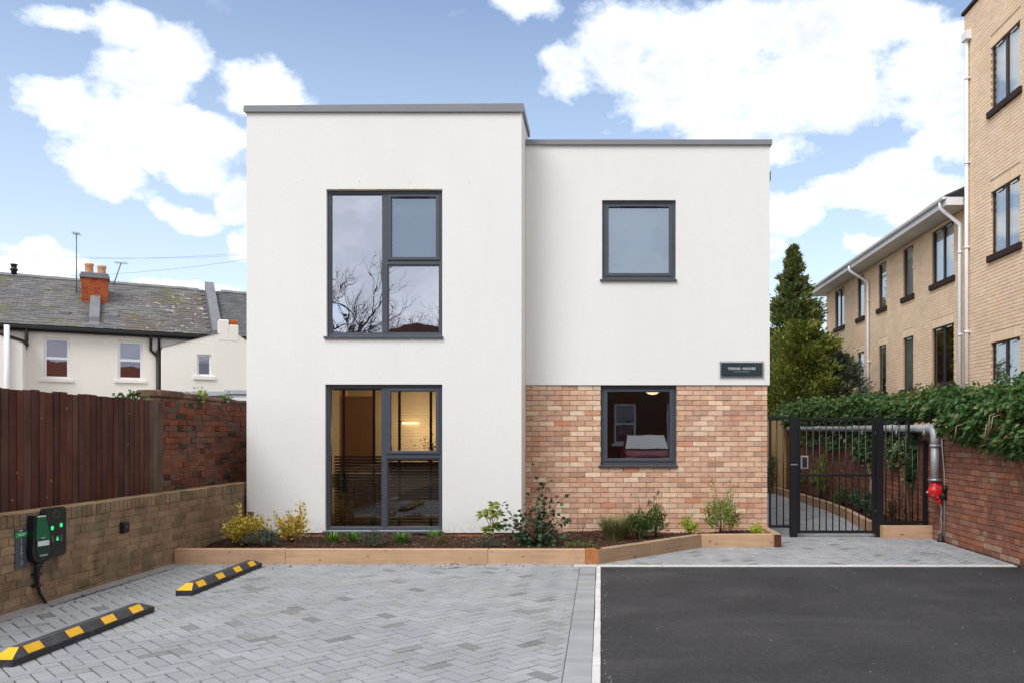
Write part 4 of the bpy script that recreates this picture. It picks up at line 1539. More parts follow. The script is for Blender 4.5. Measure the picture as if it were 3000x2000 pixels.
def bush(name, label, cat, x, y, rx, ry, h, n, L, w, mat, group=None, nst=14, low=0.1, upd=0.6, stem='stem', sprigs=0, clump=None, z=None, fold=0.22):
    """shrub: stems fanning from the base, leaves clustered along shoots filling an uneven dome"""
    if z is None:
        n, L, w = int(n * 1.7), L * 1.25, w * 1.3
    z = soil_z(x, y) if z is None else z
    o = thing(name, label, cat, (x, y, z), group=group)
    base = np.array([x, y, z - 0.01])
    ns = clump or max(6, n // 22)
    d = rng.normal(size=(ns, 3))
    d[:, 2] = np.abs(d[:, 2]) + low
    d = unit(d)
    rad = rng.uniform(0.62, 1.0, ns) ** 0.7
    cen = np.array([x, y, z + h * 0.28])
    tips = cen + d * rad[:, None] * np.array([rx, ry, h * 0.72])
    if sprigs:
        i = rng.choice(ns, min(sprigs, ns), replace=False)
        tips[i] = cen + d[i] * np.array([rx, ry, h * 0.8]) * 1.15 + np.array([0, 0, h * 0.22])
    m = MB()
    stems(m, base, tips[:nst], 0.005, 0.0018)
    part('stem', m, stem, o)
    per = max(2, n // ns)
    t = rng.uniform(0.35, 1.03, (ns, per)) ** 0.8
    p = base + (tips - base)[:, None, :] * t[:, :, None]
    p[:, :, 2] += 0.12 * h * (1 - t) * t * 4 * 0.3
    p = p.reshape(-1, 3) + rng.normal(0, L * 0.45, (ns * per, 3))
    od = unit(p - cen) * 0.7 + rng.normal(0, 0.6, p.shape) + np.array([0, 0, upd])
    leaf_part('foliage', leaves(p, od, L * rng.uniform(0.6, 1.15, len(p)), w, fold), mat, o)
    return o


def tuft(name, label, x, y, spread, h, n, mat, wd=0.008, group=None, z=None, lean=0.8):
    z = soil_z(x, y) if z is None else z
    o = thing(name, label, 'plant', (x, y, z), group=group)
    leaf_part('foliage', blades((x, y, z - 0.01), spread, h, n, wd, lean), mat, o)
    return o


bush('golden_shrub', 'golden variegated shrub at the left end of the bed by the low wall', 'shrub', -4.44, 10.25, 0.33, 0.24, 0.40, 900, 0.036, 0.024, 'golden', 'golden shrubs in the bed', sprigs=4)
bush('golden_shrub', 'golden variegated shrub with tall sprigs just left of the tall lower window', 'shrub', -3.98, 10.55, 0.22, 0.2, 0.40, 600, 0.034, 0.022, 'golden', 'golden shrubs in the bed', sprigs=7)
bush('grey_shrub', 'low grey green shrub between the two golden shrubs', 'shrub', -4.12, 9.98, 0.25, 0.16, 0.22, 620, 0.030, 0.010, 'greygreen')
for (u, yy, h, w) in ((976, 10.5, 0.20, 'leftmost bright green tuft under the left pane of the tall window'), (1036, 10.55, 0.19, 'second bright green tuft from the left under the tall window'),
                      (1177, 10.5, 0.20, 'bright green tuft under the right pane of the tall window'), (1273, 10.9, 0.21, 'bright green tuft at the right edge of the tall window')):
    tuft('leafy_tuft', w, (u - U0) * yy / F, yy, 0.17, h, 120, 'grass_tuft', 0.013, 'green tufts under the tall window')
bush('heather', 'low grey green heather mound between the tufts under the tall window', 'heather', (1090 - U0) * 10.25 / F, 10.25, 0.24, 0.16, 0.20, 520, 0.024, 0.008, 'greygreen', 'heathers in the bed')
bush('heather', 'low brownish heather mound in front of the tower corner right of the tall window', 'heather', (1305 - U0) * 10.3 / F, 10.3, 0.24, 0.16, 0.13, 320, 0.022, 0.008, 'brown_leaf', 'heathers in the bed')
bush('heather', 'low olive heather mound beneath the yellow green plant', 'heather', (1420 - U0) * 10.1 / F, 10.1, 0.26, 0.16, 0.13, 360, 0.022, 0.008, 'greygreen', 'heathers in the bed')
bush('heather', 'low olive heather mound near the sleeper corner in front of the brick wing', 'heather', (1690 - U0) * 9.95 / F, 9.95, 0.26, 0.14, 0.10, 300, 0.022, 0.008, 'grass_olive', 'heathers in the bed')

# yellow green whorled plant
def whorled(name, label, x, y, h):
    z = soil_z(x, y)
    o = thing(name, label, 'plant', (x, y, z))
    m = MB()
    heads = [(0.03, 0, h * 0.93), (-0.11, 0.02, h * 0.70), (0.09, -0.03, h * 0.74), (-0.03, 0.0, h * 0.78), (0.06, 0.02, h * 0.42), (0.0, 0.05, h * 0.36), (-0.05, -0.03, h * 0.33)]
    stems(m, (x, y, z), [(x + a, y + b, z + c) for a, b, c in heads], 0.007, 0.004, 0.15)
    part('stem', m, 'stem', o)
    ps, ds, ls = [], [], []
    for a, b, c in heads:
        for q in range(20):
            t = rnd.uniform(0, 6.28)
            ps.append((x + a + rnd.gauss(0, .008), y + b + rnd.gauss(0, .008), z + c - rnd.uniform(0, .07)))
            ds.append((math.cos(t), math.sin(t), rnd.uniform(-0.35, 0.7)))
            ls.append(rnd.uniform(0.08, 0.135))
    leaf_part('foliage', leaves(np.array(ps), np.array(ds), np.array(ls), 0.042, 0.15, 0.25), 'skimmia', o)


whorled('leafy_shrub', 'upright yellow green plant with whorled leaves against the white tower right of the window', -1.46, 10.95, 0.52)

# dark leaved straggly shrub with reddish stems at the corner
def straggly(name, label, x, y, tips, mat, stem, L, w, per, extra=0):
    z = soil_z(x, y)
    o = thing(name, label, 'shrub', (x, y, z))
    m = MB()
    tips = [(x + a, y + b, z + c) for a, b, c in tips]
    stems(m, (x, y, z), tips, 0.009, 0.003, 0.5)
    part('stem', m, stem, o)
    ps, ds = [], []
    for t in tips:
        for q in range(per):
            f = rnd.uniform(0.3, 1.03)
            ps.append([x + (t[0] - x) * f + rnd.gauss(0, .03), y + (t[1] - y) * f + rnd.gauss(0, .03), z + (t[2] - z) * f + rnd.gauss(0, .025)])
            ds.append([rnd.gauss(0, 1), rnd.gauss(0, 1), rnd.gauss(0.1, 0.6)])
    for q in range(extra):
        t = rnd.uniform(0, 6.28)
        ps.append([x + rnd.gauss(-0.1, 0.17), y + rnd.gauss(0, 0.1), z + abs(rnd.gauss(0.12, 0.12))])
        ds.append([math.cos(t), math.sin(t), rnd.gauss(0.2, 0.5)])
    leaf_part('foliage', leaves(np.array(ps), np.array(ds), np.array([rnd.uniform(0.7, 1.1) * L for _ in ps]), w, 0.15, 0.1), mat, o)


straggly('straggly_shrub', 'dark green shrub with reddish straggly stems at the corner of tower and brick wing', -0.74, 10.35,
         [(-0.13, 0.05, 0.86), (-0.10, 0, 0.98), (0.05, 0.05, 0.78), (0.12, -0.02, 0.66), (-0.02, 0, 0.80), (0.24, 0.05, 0.60), (0.32, 0, 0.34),
          (-0.18, 0, 0.62), (-0.28, 0, 0.42), (-0.42, -0.02, 0.36), (-0.5, -0.04, 0.30), (-0.46, 0.0, 0.48), (0.18, 0, 0.48), (-0.08, -0.05, 0.5), (0.0, -0.05, 0.64)],
         'darkleaf', 'stem_red', 0.075, 0.054, 15, 330)
m = MB()
bx, by = 0.0 - 0.27, 11.4
stems(m, (bx, by, soil_z(bx, by)), [(bx + 0.13, by, 0.66), (bx - 0.02, by, 0.5), (bx + 0.05, by, 0.42)], 0.004, 0.0015, 0.4)
solo('bare_sapling', m, 'stem_red', 'thin bare reddish twigs in front of the brick left of the square window', 'twig', (bx, by, 0.1))
gx = (1805 - U0) * 11.05 / F
g_ = tuft('grass_clump', 'large olive clump of grass under the left half of the lower square window', gx, 11.05, 0.42, 0.46, 700, 'grass_olive', 0.009, lean=0.75)
bush('leafy_clump', 'dark green leafy clump beside the olive grass under the lower square window', 'plant', (1868 - U0) * 10.98 / F, 10.98, 0.22, 0.18, 0.40, 620, 0.042, 0.013, 'midgreen', upd=0.8)
m = MB()
bx, by = 0.56, 11.3
stems(m, (bx, by, soil_z(bx, by)), [(bx + 0.12, by, 0.72), (bx + 0.05, by, 0.64), (bx + 0.16, by, 0.58)], 0.003, 0.0012, 0.5)
solo('dry_stalks', m, 'stem_pale', 'thin dry flower stalks rising right of the leafy clump', 'stalk', (bx, by, 0.1))
bush('small_shrub', 'small upright dark green shrub right of the dry stalks', 'shrub', (1922 - U0) * 11.0 / F, 11.0, 0.15, 0.13, 0.44, 420, 0.040, 0.014, 'midgreen', sprigs=4, upd=0.9)
bush('lime_shrub', 'small lime green tuft of foliage between the dark shrub and the tall light shrub', 'plant', (2022 - U0) * 11.3 / F, 11.3, 0.15, 0.12, 0.23, 300, 0.032, 0.011, 'limegreen')
bush('light_shrub', 'tall loose light green shrub near the right end of the bed', 'shrub', (2112 - U0) * 11.45 / F, 11.45, 0.29, 0.2, 0.58, 780, 0.034, 0.016, 'lightgreen', sprigs=6, clump=40)
bush('lime_shrub', 'small bright lime tuft at the far right end of the bed', 'plant', (2218 - U0) * 11.12 / F, 11.12, 0.10, 0.09, 0.24, 210, 0.032, 0.012, 'limegreen')

# dead leaves and bark blown over the bed and the edge of the paving
ps = []
while len(ps) < 130:
    x, y = rnd.uniform(-4.9, 2.3), rnd.uniform(F1 + 0.12, YW)
    if in_bed(x, y):
        ps.append((x, y, soil_z(x, y) + 0.012))
for q in range(46):
    ps.append((rnd.uniform(-4.8, 0.0), F1 - abs(rnd.gauss(0, 0.16)) - 0.02, 0.004))
for q in range(30):
    ps.append((XW + 0.1 + abs(rnd.gauss(0, 0.12)), rnd.uniform(6, 9.4), 0.004))
ps = np.array(ps)
dl = rng.normal(size=ps.shape) * np.array([1, 1, 0.12])
v_, f_ = leaves(ps, dl, rng.uniform(0.02, 0.05, len(ps)), rng.uniform(0.012, 0.026, len(ps)), 0.08)
link('leaf_litter', raw_mesh('leaf_litter', v_, f_, 'brown_leaf'))
tags(bpy.data.objects['leaf_litter'], 'small dead brown leaves scattered over the planter and the paving edge', 'leaves', None, 'stuff')

# ------------------------------------------------------------------ wheel stops
def wheel_stop(y0, label):
    Lg, wb, wt, hv, ht = 1.66, 0.152, 0.062, 0.045, 0.10
    x1 = -3.785 if y0 < 6 else -3.825
    o = thing('wheel_stop', label, 'wheel stop', (x1 - wb / 2, y0 + Lg / 2, 0), R(-0.4 if y0 < 6 else 1.2), 'rubber wheel stops on the parking bay')
    a, b, e = wb / 2, wt / 2, 0.12
    l = Lg / 2
    body = MB()
    v = [(-a, -l, 0), (a, -l, 0), (a, l, 0), (-a, l, 0), (-a, -l, hv), (a, -l, hv), (a, l, hv), (-a, l, hv),
         (-b, -l + e, ht), (b, -l + e, ht), (b, l - e, ht), (-b, l - e, ht)]
    body.mesh_part(v[:8], [(0, 1, 5, 4), (1, 2, 6, 5), (2, 3, 7, 6), (3, 0, 4, 7)])
    part('base', body, 'rubber', o, local=True)
    top = MB()
    top.mesh_part(v[4:], [(0, 1, 5, 4), (1, 2, 6, 5), (2, 3, 7, 6), (3, 0, 4, 7), (4, 5, 6, 7)])
    part('top', top, 'rubber_top', o, local=True)
    # yellow reflective pads on the long slopes and on the ends
    n = Vector((ht - hv, 0, a - b)).normalized() * 0.002
    for s in (1, -1):
        for yc in (-0.60, -0.18, 0.23, 0.60) if True else ():
            p = MB()
            lo, hi = 0.10, 0.97
            def q(t, yy):
                return Vector((s * (a + (b - a) * t), yy, hv + (ht - hv) * t)) + Vector((s * n.x, 0, n.z))
            f = [q(lo, yc - .08), q(lo, yc + .08), q(hi, yc + .08), q(hi, yc - .08)]
            p.face(f if s > 0 else f[::-1])
            part('reflective_pad', p, 'yellow', o, local=True)
        p = MB()
        ne = Vector((0, s * (ht - hv), e)).normalized() * 0.002
        f = [Vector((-a * .93, s * l * 0.995, hv + .003)), Vector((a * .93, s * l * 0.995, hv + .003)), Vector((b, s * (l - e), ht - .001)), Vector((-b, s * (l - e), ht - .001))]
        f = [w + ne for w in f]
        p.face(f if s < 0 else f[::-1])
        if s < 0:
            part('reflective_pad', p, 'yellow', o, local=True)
    return o


wheel_stop(5.28, 'nearest black and yellow rubber wheel stop, cut by the left edge of the view')
wheel_stop(7.63, 'farther black and yellow rubber wheel stop, its end close to the timber planter')

# ------------------------------------------------------------------ charging point on the low wall
def side(poly, x0, x1, m):
    """solid from an outline (y, z) between x0 and x1"""
    m.extrude([(x0, y, z) for y, z in poly], (x1 - x0, 0, 0))
    return m


def rounded(y0, y1, z0, z1, r, n=5):
    out = []
    for (cy, cz, a0) in ((y1 - r, z0 + r, -90), (y1 - r, z1 - r, 0), (y0 + r, z1 - r, 90), (y0 + r, z0 + r, 180)):
        for i in range(n + 1):
            t = R(a0 + 90 * i / n)
            out.append((cy + r * math.cos(t), cz + r * math.sin(t)))
    return out


cu = thing('charger_unit', 'black wall mounted charging unit with lit green symbols on the low brick wall', 'charger', (XW, 7.3, 0.6))
m = MB()
side(rounded(7.155, 7.445, 0.405, 0.845, 0.04), XW, XW + 0.05, m)
part('case', m, 'black_plastic', cu)
m = MB()
side(rounded(7.17, 7.43, 0.50, 0.83, 0.035), XW + 0.05, XW + 0.054, m)
part('front_panel', m, 'black', cu)
xs = XW + 0.0555
Xm = Matrix.Translation((xs, 0, 0))


def disc_shape(cy, cz, r, kind, m):
    if kind == 'plus':          # four lobed light
        for a in range(4):
            t = R(45 + 90 * a)
            m.lathe([(r * 0.6, 0), (r * 0.6, 0.002)], (xs, cy + r * .42 * math.cos(t), cz + r * .42 * math.sin(t)), 'x', 10)
        m.lathe([(r * 0.5, 0), (r * 0.5, 0.0025)], (xs, cy, cz), 'x', 10)
    else:                       # drop / arrow light
        m.extrude([(xs, cy - r, cz - r), (xs, cy + r, cz - r), (xs, cy + r * .75, cz + r * .3), (xs, cy, cz + r * 1.4), (xs, cy - r * .75, cz + r * .3)], (0.002, 0, 0))


for (cy, cz, r, kd) in ((7.245, 0.668, 0.021, 'plus'), (7.365, 0.682, 0.021, 'plus'), (7.315, 0.565, 0.016, 'drop')):
    m = MB()
    disc_shape(cy, cz, r, kd, m)
    part('green_light', m, 'green_light', cu)
m = MB()
cl = []
for i in range(22):
    t = 2 * math.pi * i / 21
    cl.append((xs, 7.30 + 0.042 * math.cos(t) * (1.0 if math.sin(t) > -0.2 else 1.15), 0.782 + 0.034 * math.sin(t) * (1 if math.sin(t) > 0 else 0.75)))
m.tube(cl, 0.0035, 6)
part('cloud_emblem', m, 'green', cu)
for cy in (7.245, 7.365):
    m = MB()
    m.extrude([(xs, cy - .018, .535), (xs, cy + .018, .535), (xs, cy + .018, .60), (xs, cy - .018, .60)], (0.0015, 0, 0))
    part('label', m, 'slate_label', cu)

hol = thing('charging_holster', 'green and black tapered charging plug holster left of the black charging unit', 'charger', (XW + 0.06, 7.06, 0.6))
out = [(7.00, 0.80), (6.985, 0.62), (6.975, 0.50), (6.985, 0.44), (7.02, 0.40), (7.075, 0.383), (7.14, 0.40), (7.18, 0.44), (7.185, 0.50), (7.155, 0.66), (7.12, 0.795)]
m = MB()
side(out, XW + 0.0, XW + 0.075, m)
part('case', m, 'black', hol)
m = MB()
side([(7.022, 0.785), (7.01, 0.63), (7.013, 0.585), (7.145, 0.585), (7.142, 0.64), (7.106, 0.785)], XW + 0.0760, XW + 0.0810, m)
part('front_panel', m, 'green', hol)
m = MB()
side([(7.014, 0.584), (7.012, 0.50), (7.03, 0.44), (7.075, 0.415), (7.13, 0.44), (7.155, 0.50), (7.146, 0.584)], XW + 0.0760, XW + 0.0800, m)
part('lower_panel', m, 'green_dark', hol)
m = MB()
m.box((XW + 0.0760, 7.024, 0.786), (XW + 0.0820, 7.104, 0.797))
part('top_strip', m, 'label_white', hol)
m = MB()
m.box((XW + 0.0815, 7.022, 0.535), (XW + 0.0840, 7.136, 0.578))
part('label', m, 'label_white', hol)
m = MB()
m.box((XW + 0.0805, 7.045, 0.447), (XW + 0.0830, 7.12, 0.459))
m.box((XW + 0.0815, 7.055, 0.600), (XW + 0.0830, 7.10, 0.610))
part('printed_line', m, 'dim_lettering', hol)
hol.matrix_basis = Matrix.Translation((XW + 0.075, 7.115, 0.6)) @ Matrix.Rotation(R(-12), 4, 'Z')
cu.matrix_basis = Matrix.Translation((XW, 7.365, 0.6))
cb = thing('charging_cable', 'black conduit running from the green holster down the wall to the paving', 'cable', (XW + 0.03, 7.1, 0))
m = MB()
m.tube([(XW + 0.06, 7.085, 0.39), (XW + 0.04, 7.09, 0.33), (XW + 0.03, 7.10, 0.22), (XW + 0.03, 7.13, 0.12), (XW + 0.035, 7.19, 0.03), (XW + 0.04, 7.22, -0.02)], [0.035, 0.026, 0.018, 0.014, 0.013, 0.013], 10)
part('conduit', m, 'black_plastic', cb)
for z in (0.285, 0.185):
    m = MB()
    m.bbox((XW + 0.0, 7.065, z - 0.012), (XW + 0.06, 7.125, z + 0.012), 0.004)
    part('clip', m, 'black_plastic', cb)

cb.matrix_basis = Matrix.Translation((XW + 0.03, 7.15, 0))
cs = thing('charger_plate', 'narrow grey plate with green band and characters left of the green holster', 'sign', (XW, 6.99, 0.53))
m = MB()
m.bbox((XW + 0.002, 6.915, 0.358), (XW + 0.010, 7.055, 0.70), 0.002)
part('plate', m, 'slate_label', cs)
m = MB()
m.box((XW + 0.0105, 6.912, 0.628), (XW + 0.013, 7.058, 0.668))
part('green_band', m, 'green_bright', cs)
m = MB()
m.box((XW + 0.0132, 6.94, 0.652), (XW + 0.0145, 7.035, 0.658))
m.box((XW + 0.0132, 6.95, 0.640), (XW + 0.0145, 7.02, 0.645))
m.box((XW + 0.0105, 6.965, 0.678), (XW + 0.012, 6.995, 0.688))
part('printed_line', m, 'label_white', cs)
RX = Matrix.Rotation(R(90), 4, 'Z') @ Matrix.Rotation(R(90), 4, 'X')
for ch, z in (('1', 0.592), ('J', 0.532), ('T', 0.470), ('3', 0.408)):
    link('lettering', text_mesh(ch, 0.065, 'dim_lettering'), cs, Matrix.Translation((XW + 0.0115, 6.985, z)) @ RX)

sb = thing('wall_switch', 'small black isolator box on the low brick wall right of the charger', 'switch', (XW, 8.47, 0.54))
m = MB()
m.bbox((XW + 0.0, 8.425, 0.485), (XW + 0.045, 8.52, 0.60), 0.006)
part('case', m, 'black_plastic', sb)
m = MB()
m.lathe([(0.014, 0), (0.012, 0.008)], (XW + 0.045, 8.47, 0.55), 'x', 10)
part('button', m, 'slate_label', sb)

# ------------------------------------------------------------------ weeds on the old wall
def weed(label, x, y, z, rx, h, n, mat='midgreen'):
    return bush('weed', label, 'weed', x, y, rx, 0.12, h, n, 0.05, 0.035, mat, 'weeds along the old wall', z=z, upd=0.3)


weed('bright green weed growing from the top of the old red wall by the house', -5.32, 10.78, 1.95, 0.11, 0.15, 110, 'lightgreen')
weed('low green growth along the top end of the dark fence', -5.42, 9.45, 1.90, 0.2, 0.07, 110)
weed('tiny green weed on the old red wall next to the white tower', -5.32, 11.55, 1.97, 0.08, 0.08, 50)

# ------------------------------------------------------------------ black gate and railings
GY = 12.04
PX1, PX2, PXE = 2.83, 4.09, 4.74


def bar(o, name, a, b, mat='black'):
    m = MB()
    m.bbox(a, b, 0.002)
    return part(name, m, mat, o)


gp = thing('gate_post', 'black square steel post on the latch side of the gate beside the white house', 'post', (PX1, GY, 0), group='black gate posts')
bar(gp, 'post', (PX1 - .05, GY - .05, -0.05), (PX1 + .05, GY + .05, 1.76))
bar(gp, 'post_cap', (PX1 - .053, GY - .053, 1.761), (PX1 + .053, GY + .053, 1.768))
bar(gp, 'strike_plate', (PX1 - .052, GY - .054, 1.055), (PX1 + .052, GY - .0505, 1.07), 'steel')
gp = thing('gate_post', 'black square steel post on the hinge side of the gate next to the narrow railing', 'post', (PX2, GY, 0), group='black gate posts')
bar(gp, 'post', (PX2 - .05, GY - .05, -0.05), (PX2 + .05, GY + .05, 1.76))
bar(gp, 'post_cap', (PX2 - .053, GY - .053, 1.761), (PX2 + .053, GY + .053, 1.768))


def rails(o, x0, x1, zs, xs, z0, z1, thick=0.04):
    for z in zs:
        bar(o, 'rail', (x0, GY - .02, z - thick / 2), (x1, GY + .02, z + thick / 2))
    for x in xs:
        m = MB()
        m.tube([(x, GY, z0), (x, GY, z1)], 0.0095, 8)
        part('bar', m, 'black', o)


rl = thing('side_railing', 'narrow black railing between the brick corner of the house and the gate', 'railing', (2.62, GY, 0))
rails(rl, 2.50, PX1 - .052, (0.155, 1.745), (2.585, 2.685), 0.17, 1.73)
bar(rl, 'stile', (2.475, GY - .02, 0.10), (2.50, GY + .02, 1.765))
gt = thing('garden_gate', 'black steel bar gate with mid rail between two square posts', 'gate', (3.46, GY, 0))
gx0, gx1 = PX1 + 0.058, PX2 - 0.062
bar(gt, 'stile', (gx0, GY - .02, 0.05), (gx0 + .04, GY + .02, 1.75))
bar(gt, 'stile', (gx1 - .04, GY - .02, 0.05), (gx1, GY + .02, 1.75))
n = 10
rails(gt, gx0 + .0405, gx1 - .0405, (0.075, 0.905, 1.73), [gx0 + .04 + (gx1 - gx0 - .08) * (i + 1) / (n + 1) for i in range(n)], 0.095, 1.71)
m = MB()
m.bbox((gx0 + 0.042, GY - .05, 1.0), (gx0 + 0.15, GY - .021, 1.19), 0.006)
part('lock_case', m, 'steel', gt)
m = MB()
m.bbox((gx0 + 0.062, GY - .056, 1.02), (gx0 + 0.13, GY - .0505, 1.17), 0.003)
m.lathe([(0.02, -0.018), (0.014, -0.006), (0.012, 0)], (gx0 + 0.096, GY - .057, 1.10), 'y', 10)
part('keypad', m, 'black_plastic', gt)
for z in (0.35, 1.5):
    m = MB()
    m.tube([(gx1 + 0.006, GY - .01, z - 0.05), (gx1 + 0.006, GY - .01, z + 0.05)], 0.012, 8)
    part('hinge', m, 'black', gt)
m = MB()
m.tube([(gx1 - 0.01, GY + 0.05, 0.60), (gx1 + 0.05, GY + 0.06, 0.66), (gx1 + 0.07, GY + 0.06, 0.72)], 0.012, 8)
part('closer_arm', m, 'steel', gt)

rr = thing('end_railing', 'narrow black railing with stepped top between the gate and the red brick wall', 'railing', (4.4, GY, 0))
bar(rr, 'rail', (PX2 + .052, GY - .02, 1.71), (4.51, GY + .02, 1.75))
bar(rr, 'stile', (4.5102, GY - .02, 1.375), (4.54, GY + .02, 1.75))
bar(rr, 'rail', (4.5402, GY - .02, 1.375), (PXE - .0, GY + .02, 1.41))
bar(rr, 'rail', (PX2 + .052, GY - .02, 0.20), (PXE - .0, GY + .02, 0.235))
bar(rr, 'stile', (PXE, GY - .025, 0.16), (PXE + .05, GY + .025, 1.41))
for i, x in enumerate((4.19, 4.285, 4.385, 4.485)):
    m = MB()
    m.tube([(x, GY, 0.235), (x, GY, 1.71)], 0.0095, 8)
    part('bar', m, 'black', rr)
for x in (4.58, 4.66):
    m = MB()
    m.tube([(x, GY, 0.235), (x, GY, 1.375)], 0.0095, 8)
    part('bar', m, 'black', rr)

# ------------------------------------------------------------------ right boundary wall
XB = 4.82
rw = thing('red_brick_wall', 'weathered red brown brick garden wall under the ivy on the right', 'wall', (XB, 12, 0))
m = MB()
m.box((XB + 0.010, 2.0, -0.1), (XB + 0.33, 22, 1.60))
part('mortar_bed', m, 'mortar_red', rw)
def pale(c, b):
    if c.z < 0.12 and rnd.random() < 0.45:
        return 'brick_pale'
    return None


lay(rw, (XB, 0, 0), Vector((0, -1, 0)), Vector((-1, 0, 0)), courses(-13.0, -8.6, 0.0, 1.6, bond='garden', wild=0.12, off=0.03), 'brick_red', 300,
    lambda c, b: -c.y if c.y > 9.0 else -1e9, jit=0.004, alt=pale)
lay(rw, (XB, 0, 0), Vector((0, -1, 0)), Vector((-1, 0, 0)), courses(-21.5, -13.01, 0.0, 1.6, bond='garden', wild=0.12), 'brick_red', 0, jit=0.004)
lay(rw, (XB, 0, 0), Vector((0, -1, 0)), Vector((-1, 0, 0)), courses(-8.59, -3.0, 0.0, 1.6, bond='garden', wild=0.12), 'brick_red', 0, jit=0.004)

# bed behind the gate
bb = thing('path_planter', 'narrow planting bed edged with pale sleepers along the path behind the gate', 'planter', (4.5, 12, 0))
sleeper('sleeper', (4.085, 11.86), (4.808, 11.86), 0.09, 0.18, bb, 'timber')
edge = [(4.085, 11.862), (4.14, 12.9), (4.36, 14.6), (4.46, 16.2), (4.46, 18.4), (4.40, 20.8)]
for a, b in zip(edge[1:], edge[:-1]):
    a2 = Vector(a) if b != edge[0] else Vector(a)
    sleeper('sleeper', a, (b[0], b[1] + (0.0 if b != edge[0] else 0.09)), 0.09, 0.175, bb, 'timber')
m = MB()
for (a, b) in zip(edge[:-1], edge[1:]):
    n = 6
    for i in range(n):
        t0, t1 = i / n, (i + 1) / n
        ya, yb = a[1] + (b[1] - a[1]) * t0 + (0.09 if a is edge[0] and i == 0 else 0), a[1] + (b[1] - a[1]) * t1
        xa, xb = a[0] + (b[0] - a[0]) * t0 + 0.05, a[0] + (b[0] - a[0]) * t1 + 0.05
        m.face([(xa, ya, 0.13), (XB, ya, 0.15), (XB, yb, 0.15), (xb, yb, 0.13)], True)
part('soil', m, 'soil', bb)
for (x, y, rx, h, nn, L, w, mat, lab) in (
        (4.52, 12.5, 0.16, 0.50, 240, 0.055, 0.035, 'brown_leaf', 'brownish shrub behind the narrow end railing'),
        (4.40, 13.3, 0.22, 0.42, 380, 0.055, 0.035, 'darkleaf', 'dark green shrub behind the hinge post of the gate'),
        (4.55, 14.3, 0.20, 0.50, 380, 0.06, 0.04, 'darkleaf', 'dark green shrub behind the middle of the gate'),
        (4.62, 15.6, 0.2, 0.42, 380, 0.06, 0.03, 'midgreen', 'mid green shrub behind the gate beside the path'),
        (4.64, 17.3, 0.22, 0.95, 620, 0.07, 0.022, 'lightgreen', 'tall light green shrub seen through the left half of the gate'),
        (4.62, 19.2, 0.22, 0.75, 420, 0.07, 0.03, 'midgreen', 'green shrub in front of the pale board fence'),
        (4.35, 20.9, 0.25, 0.9, 420, 0.07, 0.03, 'midgreen', 'feathery green shrub at the foot of the pale board fence')):
    bush('bed_shrub', lab, 'shrub', x, y, rx, 0.25, h, nn, L, w, mat, 'shrubs in the bed behind the gate', z=0.14)
m = MB()
m.box((4.30, 16.6, 0.12), (4.315, 16.615, 0.50))
m.mesh_part([(4.22, 16.6, 0.42), (4.38, 16.6, 0.50), (4.38, 16.61, 0.56), (4.22, 16.61, 0.48)], [(0, 1, 2, 3)])
m.lathe([(0.045, 0), (0.03, 0.10)], (4.32, 16.6, 0.5), 'y', 10)
solo('spotlight', m, 'black_plastic', 'small black garden spotlight on a spike behind the gate', 'light', (4.3, 16.6, 0.12))

pf = thing('pale_board_fence', 'pale new vertical board fence closing the path behind the gate', 'fence', (3.7, 21.3, 0))
x = 2.5
while x < 5.2:
    m = MB()
    w = 0.138
    m.bbox((x, 21.3, 0.02), (x + w, 21.325, 1.86 + rnd.uniform(-.006, .006)), 0.003)
    part('board', m, 'fence_pale', pf)
    x += w + 0.012
m = MB()
m.box((2.5, 21.3255, 0.5), (5.2, 21.40, 0.6))
m.box((2.5, 21.3255, 1.5), (5.2, 21.40, 1.6))
part('rail', m, 'fence_pale', pf)

# ------------------------------------------------------------------ dry riser pipe with red inlet
PXV, PYV = 4.70, 11.52
pp = thing('dry_riser_pipe', 'grey painted pipe running along the red wall and turning down to the red inlet', 'pipe', (PXV, PYV, 0.8))
m = MB()
m.tube([(PXV, PYV, 0.875), (PXV, PYV, 1.36)], 0.056, 18)
part('pipe', m, 'pipe_grey', pp)
m = MB()
cv_ = [(PXV, PYV, 1.36)]
for i in range(9):
    t = R(90 * i / 8)
    cv_.append((PXV, PYV + 0.13 - 0.13 * math.cos(t), 1.42 + 0.17 * math.sin(t)))
m.tube(cv_, 0.060, 18)
part('elbow', m, 'pipe_grey', pp)
m = MB()
m.tube([(PXV, PYV + 0.13, 1.59), (PXV, 15.0, 1.61), (PXV + .0, 20.5, 1.65)], 0.056, 18)
part('pipe', m, 'pipe_grey', pp)
for z, q in ((1.345, 'z'),):
    m = MB()
    m.lathe([(0.060, -0.02), (0.072, -0.016), (0.072, 0.016), (0.060, 0.02)], (PXV, PYV, z), 'z', 18)
    m.lathe([(0.012, -0.02), (0.012, 0.02)], (PXV + 0.082, PYV, z), 'z', 8)
    part('coupling', m, 'pipe_grey', pp)
for yy in (PYV + 0.16, 13.2, 15.1, 17.6):
    m = MB()
    m.lathe([(0.058, -0.025), (0.068, -0.02), (0.068, 0.02), (0.058, 0.025)], (PXV, yy, 1.59 + (yy - 11.6) * 0.0065), 'y', 18)
    part('coupling', m, 'pipe_grey', pp)
for yy in (PYV + 0.28, 12.9, 14.6, 16.4):
    z = 1.585 + (yy - 11.6) * 0.0065
    m = MB()
    m.box((PXV - 0.07, yy - 0.018, z - 0.085), (XB + 0.02, yy + 0.018, z - 0.06))
    m.tube([(PXV - 0.045, yy, z - 0.14), (PXV - 0.045, yy, z - 0.02)], 0.008, 6)
    part('bracket', m, 'steel', pp)
m = MB()
